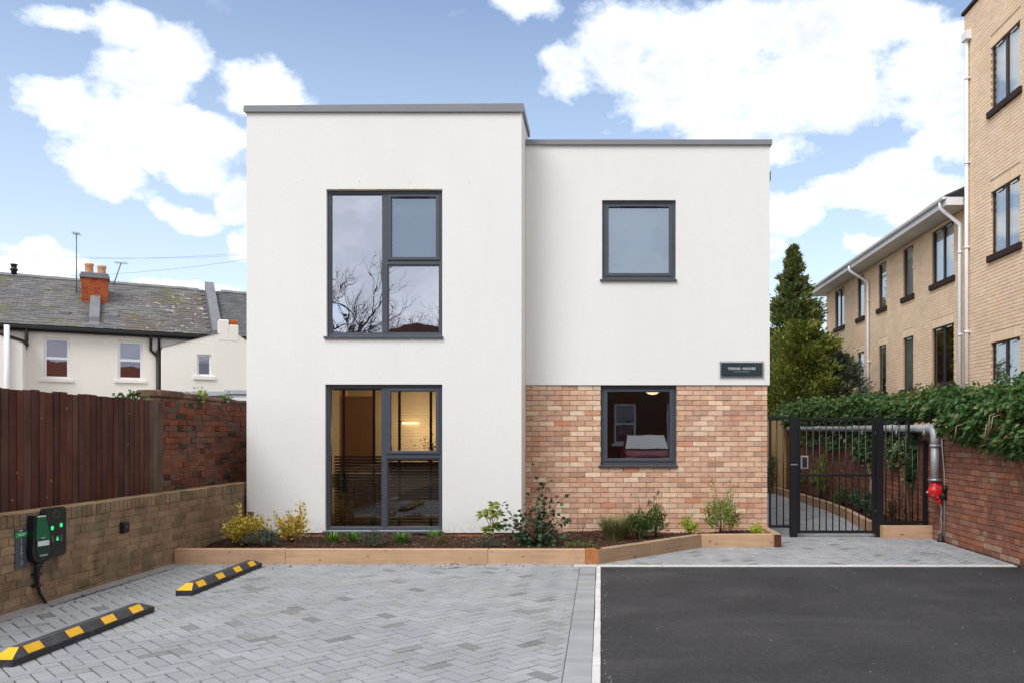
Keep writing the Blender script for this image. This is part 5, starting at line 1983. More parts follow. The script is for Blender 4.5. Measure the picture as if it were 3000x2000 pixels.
m.lathe([(0.058, -0.016), (0.092, -0.014), (0.092, 0.0), (0.092, 0.012), (0.058, 0.016)], (PXV, PYV, 0.865), 'z', 20)
part('flange', m, 'steel', pp)

ri = thing('riser_inlet', 'bright red fire inlet with two black caps at the foot of the grey pipe', 'inlet', (PXV + .02, PYV, 0.7))
m = MB()
m.lathe([(0.03, -0.09), (0.085, -0.075), (0.11, -0.04), (0.118, 0.0), (0.11, 0.04), (0.085, 0.07), (0.05, 0.08)], (PXV + 0.02, PYV, 0.70), 'y', 24)
m.lathe([(0.07, -0.02), (0.055, 0.10)], (PXV, PYV, 0.745), 'z', 18)
m.tube([(PXV + 0.06, PYV - 0.02, 0.62), (PXV + 0.045, PYV - 0.03, 0.53)], [0.04, 0.032], 12)
part('body', m, 'red', ri)
for (dx, dz) in ((0.075, 0.045), (0.05, -0.055)):
    m = MB()
    c = (PXV + 0.02 + dx, PYV - 0.075, 0.70 + dz)
    m.tube([c, (c[0] + 0.025, c[1] - 0.05, c[2])], [0.047, 0.047], 16)
    m.tube([(c[0] + 0.025, c[1] - 0.0505, c[2]), (c[0] + 0.03, c[1] - 0.064, c[2])], [0.030, 0.028], 12)
    part('cap', m, 'black_plastic', ri)
for a in range(6):
    t = R(60 * a + 100)
    m = MB()
    m.lathe([(0.010, -0.095), (0.011, -0.06)], (PXV + 0.0 + 0.075 * math.cos(t) - 0.01, PYV, 0.70 + 0.075 * math.sin(t)), 'y', 8)
    part('bolt', m, 'steel', ri)
m = MB()
m.tube([(PXV - 0.12, PYV, 0.69), (PXV - 0.09, PYV, 0.69)], 0.018, 8)
part('drain_plug', m, 'steel', ri)
dp2 = thing('drain_pipe', 'thin grey drain pipe from the red inlet down to a black boot on the paving', 'pipe', (PXV + 0.09, PYV - 0.02, 0))
m = MB()
m.tube([(PXV + 0.045, PYV - 0.035, 0.55), (PXV + 0.075, PYV - 0.03, 0.50), (PXV + 0.085, PYV - 0.025, 0.42), (PXV + 0.075, PYV - 0.02, 0.33), (PXV + 0.088, PYV - 0.02, 0.24), (PXV + 0.088, PYV - 0.02, 0.09)], 0.013, 10)
part('pipe', m, 'steel', dp2)
m = MB()
m.lathe([(0.055, 0.0), (0.052, 0.02), (0.032, 0.06), (0.022, 0.11)], (PXV + 0.075, PYV - 0.02, 0), 'z', 14)
part('boot', m, 'black_plastic', dp2)
m = MB()
m.tube([(PXV + 0.08, PYV - 0.03, 1.45), (PXV + 0.095, PYV - 0.04, 1.2), (XB - 0.012, PYV - 0.06, 0.95), (XB - 0.012, PYV - 0.06, 0.02)], 0.010, 6)
part('conduit', m, 'pipe_grey', dp2)

# ------------------------------------------------------------------ ivy on the wall
iv = thing('ivy_hedge', 'thick dark green ivy growing over the top of the red brick wall', 'ivy', (5.0, 14, 1.5))


def ivy_prof(y):
    """front bulge x, lower edge z, top z along the wall"""
    w = math.sin(y * 1.7) * 0.5 + math.sin(y * 4.1 + 1) * 0.3 + math.sin(y * 9.3) * 0.2
    zt = 2.07 + 0.085 * w + max(0, y - 12) * 0.020
    zl = 1.45 + 0.07 * math.sin(y * 2.9) - max(0, 10.4 - y) * 0.20 + (0.06 if 11.2 < y < 12.2 else 0)
    xf = XB - 0.24 - 0.08 * w + max(0, y - 13.0) * 0.012
    if y > 11.15:
        zl = 1.69 + 0.03 * w
        xf = XB - 0.12 - 0.05 * w
    return xf, zl, zt


ps, ds = [], []
for q in range(24000):
    y = 6.6 + (22 - 6.6) * rnd.random() ** 1.25
    xf, zl, zt = ivy_prof(y)
    t = rnd.random()
    dep = abs(rnd.gauss(0, 0.06)) + (0.0)
    cz, hz = (zl + zt) / 2, (zt - zl) / 2
    xb = XB + 0.55
    if t < 0.62:            # front face, rounded at the top
        a = rnd.uniform(-1, 1)
        z = cz + hz * a
        bulge = 0.06 * math.sin(y * 5.3 + 2 * math.sin(z * 7)) * math.sin(z * 9 + 1.5 * math.sin(y * 3.1)) + 0.035 * math.sin(y * 13 + z * 17)
        x = xf + 0.20 * max(0, a) ** 3 + 0.10 * max(0, -a) ** 2 + dep - bulge
        d = (-0.8, rnd.gauss(0, .5), rnd.gauss(-0.35, .45))
    else:
        x = rnd.uniform(xf + 0.15, xb)
        z = zt - dep + 0.03 * math.sin(x * 9 + y * 5)
        d = (rnd.gauss(-.2, .6), rnd.gauss(0, .6), rnd.gauss(0.45, .45))
    ps.append((x, y, z))
    ds.append(d)
for q in range(900):          # sprigs that break the outline
    y = 6.6 + 15.4 * rnd.random() ** 1.25
    xf, zl, zt = ivy_prof(y)
    x0 = rnd.uniform(xf + 0.02, XB + 0.4)
    hgt = rnd.uniform(0.02, 0.15)
    for k in range(4):
        ps.append((x0 + rnd.gauss(0, .02), y + rnd.gauss(0, .03), zt - 0.03 + hgt * k / 3))
        ds.append((rnd.gauss(-.3, .6), rnd.gauss(0, .6), rnd.gauss(.2, .5)))
# trailing growth down the face of the wall
for (yc, zlow, n, sy) in ((12.6, 0.75, 420, 0.16), (13.3, 0.95, 380, 0.3), (15.0, 1.05, 620, 0.6), (14.4, 0.8, 200, 0.22), (16.8, 1.2, 500, 0.7), (9.6, 1.22, 260, 0.35), (10.5, 1.36, 160, 0.3), (18.5, 1.25, 300, 0.8)):
    for q in range(n):
        z = zlow + (1.55 - zlow) * rnd.random() ** 0.7
        ps.append((XB - abs(rnd.gauss(0, 0.05)) - 0.01, yc + rnd.gauss(0, sy) * (0.4 + 0.6 * (z - zlow) / (1.55 - zlow)), z))
        ds.append((-0.6, rnd.gauss(0, .6), rnd.gauss(-.4, .4)))
ps, ds = np.array(ps), np.array(ds)
leaf_part('foliage', leaves(ps, ds, rng.uniform(0.035, 0.11, len(ps)), rng.uniform(0.03, 0.065, len(ps)), 0.12, 0.15), 'ivy', iv)
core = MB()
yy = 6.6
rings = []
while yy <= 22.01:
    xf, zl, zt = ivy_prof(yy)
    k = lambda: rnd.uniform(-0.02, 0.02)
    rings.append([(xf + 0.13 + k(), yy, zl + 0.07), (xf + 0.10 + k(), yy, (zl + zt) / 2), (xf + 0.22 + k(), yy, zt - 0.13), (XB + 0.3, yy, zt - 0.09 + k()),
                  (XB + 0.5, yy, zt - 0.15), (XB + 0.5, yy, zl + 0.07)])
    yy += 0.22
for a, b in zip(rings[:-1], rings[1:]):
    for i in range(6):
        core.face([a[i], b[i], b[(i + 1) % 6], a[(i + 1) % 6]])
part('twigs', core, 'dark_core', iv)  # closed hull behind the leaves; inner shade put into its dark colour
for (y0, n) in ((9.55, 4), (10.3, 1)):
    for q in range(n):
        y = y0 + rnd.gauss(0, 0.12)
        z = 1.50 + rnd.gauss(0.05, 0.06)
        x = XB - 0.30 - rnd.uniform(0, 0.05)
        a = rnd.uniform(0.10, 0.26)
        m = MB()
        m.tube([(XB - 0.1, y + a * .3, z + 0.16), (x, y - a * .2, z + 0.10), (x - 0.01, y - a * .15, z - 0.02), (x, y + a * .3, z - 0.07), (XB - 0.16, y + a * .9, z - 0.08)],
               [0.004, 0.006, 0.006, 0.005, 0.002], 6)
        part('stem', m, 'stem_pale', iv)
m = MB()
m.tube([(XB - 0.03, 12.75, 0.15), (XB - 0.03, 12.85, 0.7), (XB - 0.05, 12.6, 1.15), (XB - 0.06, 12.5, 1.5)], [0.035, 0.032, 0.03, 0.025], 8)
part('stem', m, 'stem_pale', iv)
m = MB()
m.tube([(XB - 0.03, 14.6, 0.15), (XB - 0.03, 14.5, 0.7), (XB - 0.05, 14.7, 1.15), (XB - 0.06, 14.6, 1.5)], [0.03, 0.028, 0.025, 0.02], 8)
part('stem', m, 'stem_pale', iv)

# ------------------------------------------------------------------ trees and shrubs beyond the wall
def conifer(name, label, base, h, prof, n, L, w, mat, trunk_r, group, extra=None, up=0.35, jag=0.25):
    """tree with whorls of drooping branches; prof(t) gives the crown radius at height fraction t"""
    o = thing(name, label, 'tree', base, group=group)
    bx, by, bz = base
    m = MB()
    m.tube([(bx, by, bz - 0.2), (bx + 0.05, by, bz + h * 0.45), (bx, by, bz + h * 0.93)], [trunk_r, trunk_r * 0.6, 0.012], 10)
    part('trunk', m, 'bark', o)
    br = MB()
    ps, ds = [], []
    nb = int(n / 130)
    for q in range(nb):
        t = rnd.random() ** 1.1
        az = rnd.uniform(0, 6.283)
        r = prof(t) * (1 + rnd.uniform(-jag, jag))
        z0 = bz + h * t
        tip = Vector((bx + r * math.cos(az), by + r * math.sin(az), z0 + r * up * rnd.uniform(0.1, 1.0)))
        st_ = Vector((bx, by, z0 - r * 0.15))
        br.tube([st_, (st_ + tip) / 2 + Vector((0, 0, -0.04 * r)), tip], [0.012 + 0.01 * r, 0.010, 0.004], 4, False)
        sc_ = rnd.uniform(0.7, 1.3)
        for k in range(130):
            f = rnd.uniform(0.72, 1.02) if k > 25 else rnd.uniform(0.2, 0.9)
            s = sc_ * (0.035 + prof(t) * 0.10)
            c = st_ + (tip - st_) * f
            ps.append((c.x + rnd.gauss(0, s), c.y + rnd.gauss(0, s), c.z + rnd.gauss(0, s * 0.75)))
            ds.append((math.cos(az) + rnd.gauss(0, .5), math.sin(az) + rnd.gauss(0, .5), up + rnd.gauss(0.25, .45)))
    part('branch', br, 'bark', o, kind='stuff')
    ps, ds = np.array(ps), np.array(ds)
    leaf_part('crown', leaves(ps, ds, L * rng.uniform(0.6, 1.2, len(ps)), w, 0.2), mat, o)
    return o


conifer('conifer_tree', 'tall pointed dark green conifer between the white house and the yellow building', (6.62, 28.2, 0.5), 7.4,
        lambda t: 1.7 * (1 - t) ** 0.95 + 0.03, 50000, 0.17, 0.055, 'conifer', 0.16, 'trees beyond the wall', up=0.5, jag=0.45)
conifer('golden_conifer', 'broad golden green conifer in front of the tall pointed one', (6.15, 25.0, 0.3), 4.5,
        lambda t: 1.28 * (1 - t * t) ** 0.65 + 0.08, 36000, 0.15, 0.05, 'golden_conifer', 0.12, 'trees beyond the wall', up=0.6, jag=0.55)
conifer('grey_conifer', 'smaller grey green bushy conifer leaning against the yellow building', (7.1, 24.4, 0.3), 3.5,
        lambda t: 0.8 * (1 - t * t) ** 0.6 + 0.08, 16000, 0.13, 0.04, 'greygreen', 0.08, 'trees beyond the wall', up=0.6)
bush('clipped_shrub', 'rounded light green shrub above the pale board fence', 'shrub', 5.5, 22.8, 0.75, 0.5, 2.0, 2600, 0.07, 0.035, 'lightgreen', z=0.4, nst=10, clump=140)
bush('dark_shrub', 'dark green shrub behind the pale fence next to the corner of the white house', 'shrub', 4.75, 22.6, 0.5, 0.5, 2.0, 2000, 0.08, 0.04, 'darkleaf', z=0.3, nst=10, clump=120)
bush('dark_shrub', 'dark green shrub filling the gap between the ivy and the grey conifer', 'shrub', 6.6, 22.4, 0.9, 0.5, 2.1, 3600, 0.08, 0.045, 'midgreen', z=0.3, nst=10, clump=160)

# ------------------------------------------------------------------ yellow brick building on the right
XY, XT = 8.5, 8.3
ZE = 6.77
yb = thing('yellow_brick_building', 'large yellow brick building with dark brown window sills and white eaves on the right', 'building', (8.6, 22, 0))
DY = Vector((0, -1, 0))       # u runs towards the camera along the wall
NXm = Vector((-1, 0, 0))


def yat(u, x):
    return x * F / (u - U0)


wing_w = []
for (c0, c1, dbl) in ((1190, 1330, True), (1000, 1065, False), (838, 887, False), (700, 742, False), (553, 612, True)):
    ya, yb_ = yat(2200 + c0 / 2.24, XY), yat(2200 + c1 / 2.24, XY)
    wing_w.append((-ya, -yb_, 5.32, 6.66, dbl))
    wing_w.append((-ya, -yb_, 2.77, 4.19, dbl))
tall_w = [(-17.42, -16.22, z, z + 1.34, True) for z in (2.10, 5.29, 8.36)]


def yellow_window(o, xf, parent):
    a, b, z0, z1, dbl = o
    P = Vector((xf, 0, 0))
    def bx(m, u0, u1, c, d, d0, d1):
        m.bbox((xf + d0, -u1, c), (xf + d1, -u0, d), 0.004)
    f = MB()
    w = 0.045
    bx(f, a, a + w, z0, z1, 0.045, 0.10)
    bx(f, b - w, b, z0, z1, 0.045, 0.10)
    bx(f, a + w, b - w, z1 - w, z1, 0.045, 0.10)
    bx(f, a + w, b - w, z0, z0 + w, 0.045, 0.10)
    if dbl:
        mm = (a + b) / 2
        bx(f, mm - .045, mm + .045, z0 + w, z1 - w, 0.040, 0.095)
    win = part('window', f, 'brown_frame', parent)
    spans = [(a + w, (a + b) / 2 - .045), ((a + b) / 2 + .045, b - w)] if dbl else [(a + w, b - w)]
    for (p, q) in spans:
        g = MB()
        g.face([(xf + .06, -p, z0 + w), (xf + .06, -q, z0 + w), (xf + .06, -q, z1 - w), (xf + .06, -p, z1 - w)])
        part('pane', g, 'glass_far', win)
        v = MB()
        v.bbox((xf + .03, -(p + (q - p) * .75), z1 - w - 0.015), (xf + .0445, -(p + (q - p) * .25), z1 - w + 0.012), 0.002)
        part('trickle_vent', v, 'upvc', win)
    s = MB()
    n = max(3, int((b - a + 0.2) / 0.112))
    for i in range(n):
        u0 = a - 0.10 + (b - a + 0.2) * i / n
        u1 = a - 0.10 + (b - a + 0.2) * (i + 1) / n - 0.008
        s.bbox((xf - 0.06, -u1, z0 - 0.135), (xf + 0.044, -u0, z0 - 0.001), 0.004)
    part('sill', s, 'dark_brown', win)
    # curtains in the room behind
    c = MB()
    n = 26
    xs_ = xf + 0.125
    for i in range(n):
        if dbl and rnd.random() < 0.0:
            continue
        u0, u1 = a + (b - a) * i / n, a + (b - a) * (i + 1) / n
        e0, e1 = 0.02 * math.sin(i * 1.9), 0.02 * math.sin((i + 1) * 1.9)
        c.face([(xs_ + e0, -u0, z0), (xs_ + e1, -u1, z0), (xs_ + e1, -u1, z1), (xs_ + e0, -u0, z1)], True)
    part('curtain', c, 'curtain_red' if (a, z0) == (wing_w[1][0], wing_w[1][2]) else 'curtain', win)
    return win


m = MB()
m.wall((XY + 0.008, 0, 0), DY, NXm, (-30.85, -18.72), (0, ZE), [w[:4] for w in wing_w], 0.15)
part('wing_wall', m, 'mortar_yellow', yb)
m = MB()
m.box((XY + 0.16, 30.7, 0), (XY + 9, 30.85, ZE))
part('end_wall', m, 'brick_yellow', yb)
holes = [w[:4] for w in wing_w]
heads = [(w[0] - 0.03, w[1] + 0.03, w[3], w[3] + 0.215) for w in wing_w if w[3] < 5]
bk = courses(-30.85, -18.72, 1.2, ZE, holes + heads)
lay(yb, (XY, 0, 0), DY, NXm, bk, 'brick_yellow', 0, jit=0.001)
sol = MB()
def soldier(xf, a, b, z):
    u = a - 0.03
    while u < b + 0.03:
        sol.bbox((xf - 0.001, -(u + 0.065), z + 0.004), (xf + 0.03, -u, z + 0.212), 0.003)
        u += 0.075


for w in wing_w:
    if w[3] < 5:
        soldier(XY, w[0], w[1], w[3])
m = MB()
m.wall((XT + 0.008, 0, 0), DY, NXm, (-18.70, -7.0), (0, 11.05), [w[:4] for w in tall_w], 0.15)
m.box((XT + 0.16, 18.55, 0), (XT + 8, 18.70, 11.05))
part('tall_wall', m, 'mortar_yellow', yb)
heads = [(w[0] - 0.03, w[1] + 0.03, w[3], w[3] + 0.215) for w in tall_w]
bk = courses(-18.70, -14.6, 1.2, 11.05, [w[:4] for w in tall_w] + heads)
lay(yb, (XT, 0, 0), DY, NXm, bk, 'brick_yellow', 300, lambda c, b: -abs(c.z - 5.0) - abs(c.y - 16.8) if c.z > 2.1 else -1e9, jit=0.0015)
lay(yb, (XT, 0, 0), DY, NXm, courses(-14.59, -7.0, 1.2, 11.05), 'brick_yellow', 0, jit=0.0015)
for w in tall_w:
    soldier(XT, w[0], w[1], w[3])
part('soldier_course', sol, 'brick_yellow', yb, kind='stuff')
for w in wing_w:
    yellow_window(w, XY, yb)
for w in tall_w:
    yellow_window(w, XT, yb)
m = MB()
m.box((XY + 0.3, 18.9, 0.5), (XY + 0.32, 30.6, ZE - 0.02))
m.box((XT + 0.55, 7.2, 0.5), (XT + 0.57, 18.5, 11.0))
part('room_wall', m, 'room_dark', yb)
m = MB()
m.bbox((XT - 0.05, 7.0, 11.05), (XT + 0.3, 18.76, 11.13), 0.01)
m.bbox((XT + 0.3, 18.5, 11.05), (XT + 8, 18.76, 11.13), 0.01)
part('coping', m, 'dark_brown', yb)
# eaves of the wing
XO = 7.90
m = MB()
m.box((XO + 0.02, 18.76, ZE + 0.005), (XY + 0.15, 31.45, ZE + 0.03))
part('soffit', m, 'soffit', yb)
m = MB()
m.box((XO, 18.76, ZE - 0.03), (XO + 0.019, 31.45, ZE + 0.16))
m.box((XO, 18.735, ZE - 0.03), (XT - 0.003, 18.755, ZE + 0.15))
part('fascia', m, 'upvc', yb)
m = MB()
prof = [(0.0, 0.0), (-0.02, -0.045), (-0.06, -0.06), (-0.10, -0.045), (-0.115, 0.0)]
for (p, q) in zip(prof[:-1], prof[1:]):
    m.face([(XO + p[0], 18.72, ZE + 0.15 + p[1]), (XO + q[0], 18.72, ZE + 0.15 + q[1]), (XO + q[0], 31.5, ZE + 0.15 + q[1]), (XO + p[0], 31.5, ZE + 0.15 + p[1])], True)
m.extrude([(XO + p[0], 18.72, ZE + 0.15 + p[1]) for p in prof], (0, -0.01, 0))
part('gutter', m, 'upvc', yb)
m = MB()
m.mesh_part([(XO - 0.02, 18.74, ZE + 0.17), (XO - 0.02, 31.5, ZE + 0.17), (13, 31.5, ZE + 2.4), (13, 18.74, ZE + 2.4),
             (XO - 0.02, 18.74, ZE + 0.20), (XO - 0.02, 31.5, ZE + 0.20), (13, 31.5, ZE + 2.44), (13, 18.74, ZE + 2.44)],
            [(0, 1, 2, 3), (4, 7, 6, 5), (0, 4, 5, 1), (2, 6, 7, 3), (0, 3, 7, 4), (1, 5, 6, 2)])
part('roof', m, 'slate_dark', yb)


def downpipe(label, top, xw, yp, zt, group, hop=None, swan=None):
    o = thing('white_downpipe', label, 'downpipe', (xw - 0.06, yp, 0), group=group)
    m = MB()
    pts = [(xw - 0.06, yp, 0.3), (xw - 0.06, yp, zt)]
    if swan:
        pts += [(xw - 0.06, yp, zt + 0.05), (swan, yp, zt + 0.42), (swan, yp, zt + 0.56)]
    m.tube(pts, 0.042, 10)
    part('pipe', m, 'upvc', o)
    z = 1.9
    while z < zt - 0.2:
        b = MB()
        b.lathe([(0.05, -0.03), (0.05, 0.03)], (xw - 0.06, yp, z), 'z', 10)
        b.box((xw - 0.06, yp - 0.07, z - 0.012), (xw + 0.002, yp + 0.07, z + 0.012))
        part('bracket', b, 'upvc', o)
        z += 1.9
    if hop:
        b = MB()
        b.bbox((xw - 0.13, yp - 0.12, zt), (xw - 0.001, yp + 0.12, zt + 0.2), 0.01)
        part('hopper', b, 'upvc', o)


downpipe('tall white downpipe with square hopper on the corner of the high block', None, XT, 18.45, 10.35, 'white downpipes', hop=True)
downpipe('white downpipe with swan neck from the eaves at the near end of the lower wing', None, XY - 0.13, 18.95, 6.30, 'white downpipes', swan=XO - 0.05)
downpipe('white downpipe with swan neck between the windows near the far end of the lower wing', None, XY, yat(2200 + 768 / 2.24, XY - .06), 6.25, 'white downpipes', swan=XO - 0.05)
w = tall_w[1]
for (uu, zz, s, side_) in ((w[0] + 0.25, w[2] + 0.12, 0.12, 'left'), (w[1] - 0.28, w[2] + 0.13, 0.14, 'right')):
    m = MB()
    m.lathe([(s * .3, -s * .8), (s, -s * .5), (s, s * .4), (s * .5, s * .9)], (XT + 0.095, -uu, zz + 0.06), 'z', 12)
    m.v = [(XT + 0.095 + (p[0] - XT - 0.095) * 0.15, p[1], p[2]) for p in m.v]
    solo('cushion', m, 'curtain_pink', 'pale pink cushion behind the ' + side_ + ' pane of the middle window in the high yellow block', 'cushion', (XT + .095, -uu, zz))

# ------------------------------------------------------------------ terraced houses on the left
O3, D3, N3 = Vector((-22, 30, 0)), Vector((0.865, 0.501, 0)).normalized(), Vector((-0.501, 0.865, 0)).normalized()
TRZ = math.atan2(D3.y, D3.x)


def T(u, s, v=None):
    """wall coordinate (t, z) that the photo shows at pixel (u, v) on the plane s metres behind the main wall"""
    r_ = (u - U0) / F
    b = O3 + N3 * s
    t = (r_ * b.y - b.x) / (D3.x - r_ * D3.y)
    y = b.y + D3.y * t
    return (t, None if v is None else H + (V0 - v) * y / F)


th = thing('terraced_house', 'cream rendered terraced house with weathered slate roof behind the dark fence', 'house', O3, TRZ)
ZEV = T(0, 0, 957)[1]
zr = T(0, 3.6, 804)[1]
SL = 3.6
def roof_z(s):
    return ZEV + 0.10 + (zr - ZEV - 0.10) * (s + 0.25) / (SL + 0.25)


tp = T(622, 0)[0]                       # party wall
w_open = []
for (u0, u1, v0, v1) in ((128, 204, 990, 1108), (345, 418, 999, 1111)):
    a, zt = T(u0, 0, v0)
    b, _ = T(u1, 0)
    zb = T((u0 + u1) / 2, 0, v1)[1]
    zt = T((u0 + u1) / 2, 0, v0)[1]
    w_open.append((a, b, zb, zt))
LX, LN = Vector((1, 0, 0)), Vector((0, -1, 0))
m = MB()
m.wall((0, 0, 0), LX, LN, (-9, 20), (0, ZEV + 0.05), w_open, 0.25)
m.box((-9, 7.1, 0), (20, 7.2, ZEV))
part('wall', m, 'cream_wall', th, local=True)


def sash_window(o, s, parent, kind='sash'):
    a, b, z0, z1 = o
    f = MB()
    w = 0.085
    y0, y1 = s + 0.06, s + 0.14
    f.bbox((a, y0, z0), (a + w, y1, z1), 0.006)
    f.bbox((b - w, y0, z0), (b, y1, z1), 0.006)
    f.bbox((a + w, y0, z1 - w), (b - w, y1, z1), 0.006)
    f.bbox((a + w, y0, z0), (b - w, y1, z0 + w), 0.006)
    zm = (z0 + z1) / 2
    if kind == 'sash':
        f.bbox((a + w, y0 - 0.005, zm - 0.05), (b - w, y1 - 0.01, zm + 0.05), 0.006)
    win = part('window', f, 'upvc', parent, local=True)
    for (c, d) in (((z0 + w, zm - .05), (zm + .05, z1 - w)) if kind == 'sash' else ((z0 + w, z1 - w),)):
        g = MB()
        g.face([(a + w, s + .1, c), (b - w, s + .1, c), (b - w, s + .1, d), (a + w, s + .1, d)])
        part('pane', g, 'glass_far_dark', win, local=True)
    q = MB()
    q.bbox((a - 0.12, s - 0.07, z0 - 0.13), (b + 0.12, s + 0.055, z0 - 0.001), 0.008)
    part('sill', q, 'cream_wall', win, local=True)
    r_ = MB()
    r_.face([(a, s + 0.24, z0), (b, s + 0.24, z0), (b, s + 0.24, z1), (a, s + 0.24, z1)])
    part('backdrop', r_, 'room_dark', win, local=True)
    return win


sash_window(w_open[0], 0, th)
w2 = sash_window(w_open[1], 0, th)
a, b, z0, z1 = w_open[1]
q = MB()
q.face([(a + .085, 0.16, (z0 + z1) / 2), (b - .085, 0.16, (z0 + z1) / 2), (b - .085, 0.16, z1 - .085), (a + .085, 0.16, z1 - .085)])
part('blind', q, 'curtain', w2, local=True)

# roof deck, slates, ridge, party wall, gutter
rf = MB()
rf.mesh_part([(-9, -0.25, roof_z(-0.25)), (20, -0.25, roof_z(-0.25)), (20, SL, roof_z(SL)), (-9, SL, roof_z(SL)), (-9, 7.4, ZEV), (20, 7.4, ZEV)], [(0, 1, 2, 3), (3, 2, 5, 4)])
roof = part('roof', rf, 'slate_dark', th, local=True)
up = (Vector((0, SL, roof_z(SL))) - Vector((0, -0.25, roof_z(-0.25))))
slope_len = up.length
up.normalize()
nr = Vector((0, -up.z, up.y))
gauge = 0.205
sl_mesh = []
for vnt in range(3):
    mb = MB()
    w, L = 0.148, 0.25
    r2 = random.Random(vnt)
    j = lambda: r2.uniform(-0.006, 0.006)
    vs = []
    for (zz) in (0.0, 0.012):
        vs += [(-w + j() * .3, 0, zz), (w + j() * .3, j(), zz), (w, L, zz - 0.012), (-w, L, zz - 0.012)]
    mb.mesh_part(vs, [(0, 1, 5, 4), (1, 2, 6, 5), (3, 0, 4, 7), (4, 5, 6, 7)])
    sl_mesh.append(mb.mesh('slate', 'slate'))
RS = Matrix(((1, up.x, nr.x), (0, up.y, nr.y), (0, up.z, nr.z))).to_4x4()
cells = []
row = 0
d = 0.0
while d < slope_len - 0.1:
    t = -2.0 + (row % 2) * 0.15
    while t < tp - 0.15:
        cells.append((t, d))
        t += 0.30
    row += 1
    d += gauge
vis = [c for c in cells if -0.6 < c[0] < tp]
vis.sort(key=lambda c: abs(c[0] - 3.0))
pick = set(vis[:300])
rest = MB()
base = Vector((0, -0.25, roof_z(-0.25)))
for c in cells:
    p = base + up * c[1] + nr * rnd.uniform(0.010, 0.022) + Vector((c[0], 0, 0))
    lm = Matrix.Translation(p) @ RS @ Matrix.Rotation(rnd.gauss(0, 0.006), 4, 'Z')
    if c in pick:
        link('slate', sl_mesh[rnd.randrange(3)], roof, W[th.name] @ lm)
    else:
        rest.mesh_part([tuple(lm @ Vector(v)) for v in ((-.147, 0, 0), (.147, 0, 0), (.147, 0, .012), (-.147, 0, .012), (.147, .25, 0), (-.147, .25, 0))], [(0, 1, 2, 3), (3, 2, 4, 5)])
part('slates', rest, 'slate', th, kind='stuff', local=True)
rest = MB()
d = 0.0
row = 0
while d < slope_len - 0.1:
    t = tp + 0.5 + (row % 2) * 0.15
    while t < 14:
        p = base + up * d + nr * rnd.uniform(0.012, 0.018) + Vector((t, 0, 0))
        lm = Matrix.Translation(p) @ RS
        rest.mesh_part([tuple(lm @ Vector(v)) for v in ((-.147, 0, 0), (.147, 0, 0), (.147, 0, .010), (-.147, 0, .010), (.147, .25, 0), (-.147, .25, 0))], [(0, 1, 2, 3), (3, 2, 4, 5)])
        t += 0.30
    row += 1
    d += gauge
part('neighbour_slates', rest, 'slate_dark', th, kind='stuff', local=True)
m = MB()
t = -4.0
while t < 14:
    if not (tp - 0.1 < t + 0.2 < tp + 0.45):
        z = roof_z(SL) + 0.03 + rnd.uniform(-.008, .008)
        m.extrude([(t, SL - 0.14, z - 0.06), (t, SL, z + 0.06), (t, SL + 0.14, z - 0.06)], (0.44, 0, 0))
    t += 0.45
part('ridge_tile', m, 'lead', th, kind='stuff', local=True)
m = MB()
m.mesh_part([(tp, -0.3, roof_z(-0.3) - 0.1), (tp + 0.36, -0.3, roof_z(-0.3) - 0.1), (tp + 0.36, SL + 0.1, roof_z(SL)), (tp, SL + 0.1, roof_z(SL)),
             (tp, -0.3, roof_z(-0.3) + 0.22), (tp + 0.36, -0.3, roof_z(-0.3) + 0.22), (tp + 0.36, SL + 0.1, roof_z(SL) + 0.42), (tp, SL + 0.1, roof_z(SL) + 0.42)],
            [(4, 5, 6, 7), (0, 1, 5, 4), (1, 2, 6, 5), (2, 3, 7, 6), (3, 0, 4, 7)])
part('party_wall', m, 'lead', th, local=True)
m = MB()
m.bbox((-9, -0.36, ZEV - 0.06), (13, -0.20, ZEV + 0.07), 0.02)
m.box((-9, -0.20, ZEV - 0.12), (13, -0.002, ZEV + 0.02))
part('gutter', m, 'gutter', th, local=True)

# chimney on the front slope
sc = 1.75
c0, c1 = T(238, sc)[0], T(316, sc)[0]
zt = T(277, sc, 815)[1]
zb = roof_z(sc) - 0.5
ch = MB()
ch.box((c0 + .01, sc + .01, zb), (c1 - .01, sc + 0.8, zt))
chim = part('chimney', ch, 'mortar_red', th, local=True)
ccol = MB()
for (P_, U_, N_, L_) in ((Vector((c0, sc, 0)), Vector((1, 0, 0)), Vector((0, -1, 0)), c1 - c0), (Vector((c1, sc, 0)), Vector((0, 1, 0)), Vector((1, 0, 0)), 0.8)):
    for b in courses(0, L_, zb, zt):
        p = P_ + U_ * b[0] + Vector((0, 0, b[1])) + N_ * rnd.uniform(-.002, .004)
        a_, e_ = p - U_ * b[2] / 2 - Vector((0, 0, b[3] / 2)), U_ * b[2]
        z_ = Vector((0, 0, b[3]))
        f_ = [a_, a_ + e_, a_ + e_ + z_, a_ + z_]
        k_ = [q - N_ * 0.02 for q in f_]
        ccol.mesh_part([tuple(q) for q in k_ + f_], [(0, 1, 5, 4), (1, 2, 6, 5), (2, 3, 7, 6), (3, 0, 4, 7), (4, 5, 6, 7)])
part('brickwork', ccol, 'brick_orange', chim, kind='stuff', local=True)
m = MB()
m.bbox((c0 - 0.06, sc - 0.06, zt), (c1 + 0.06, sc + 0.86, zt + 0.13), 0.01)
m.bbox((c0 - 0.02, sc - 0.02, zt + 0.13), (c1 + 0.02, sc + 0.82, zt + 0.22), 0.02)
part('chimney_cap', m, 'lead', chim, local=True)
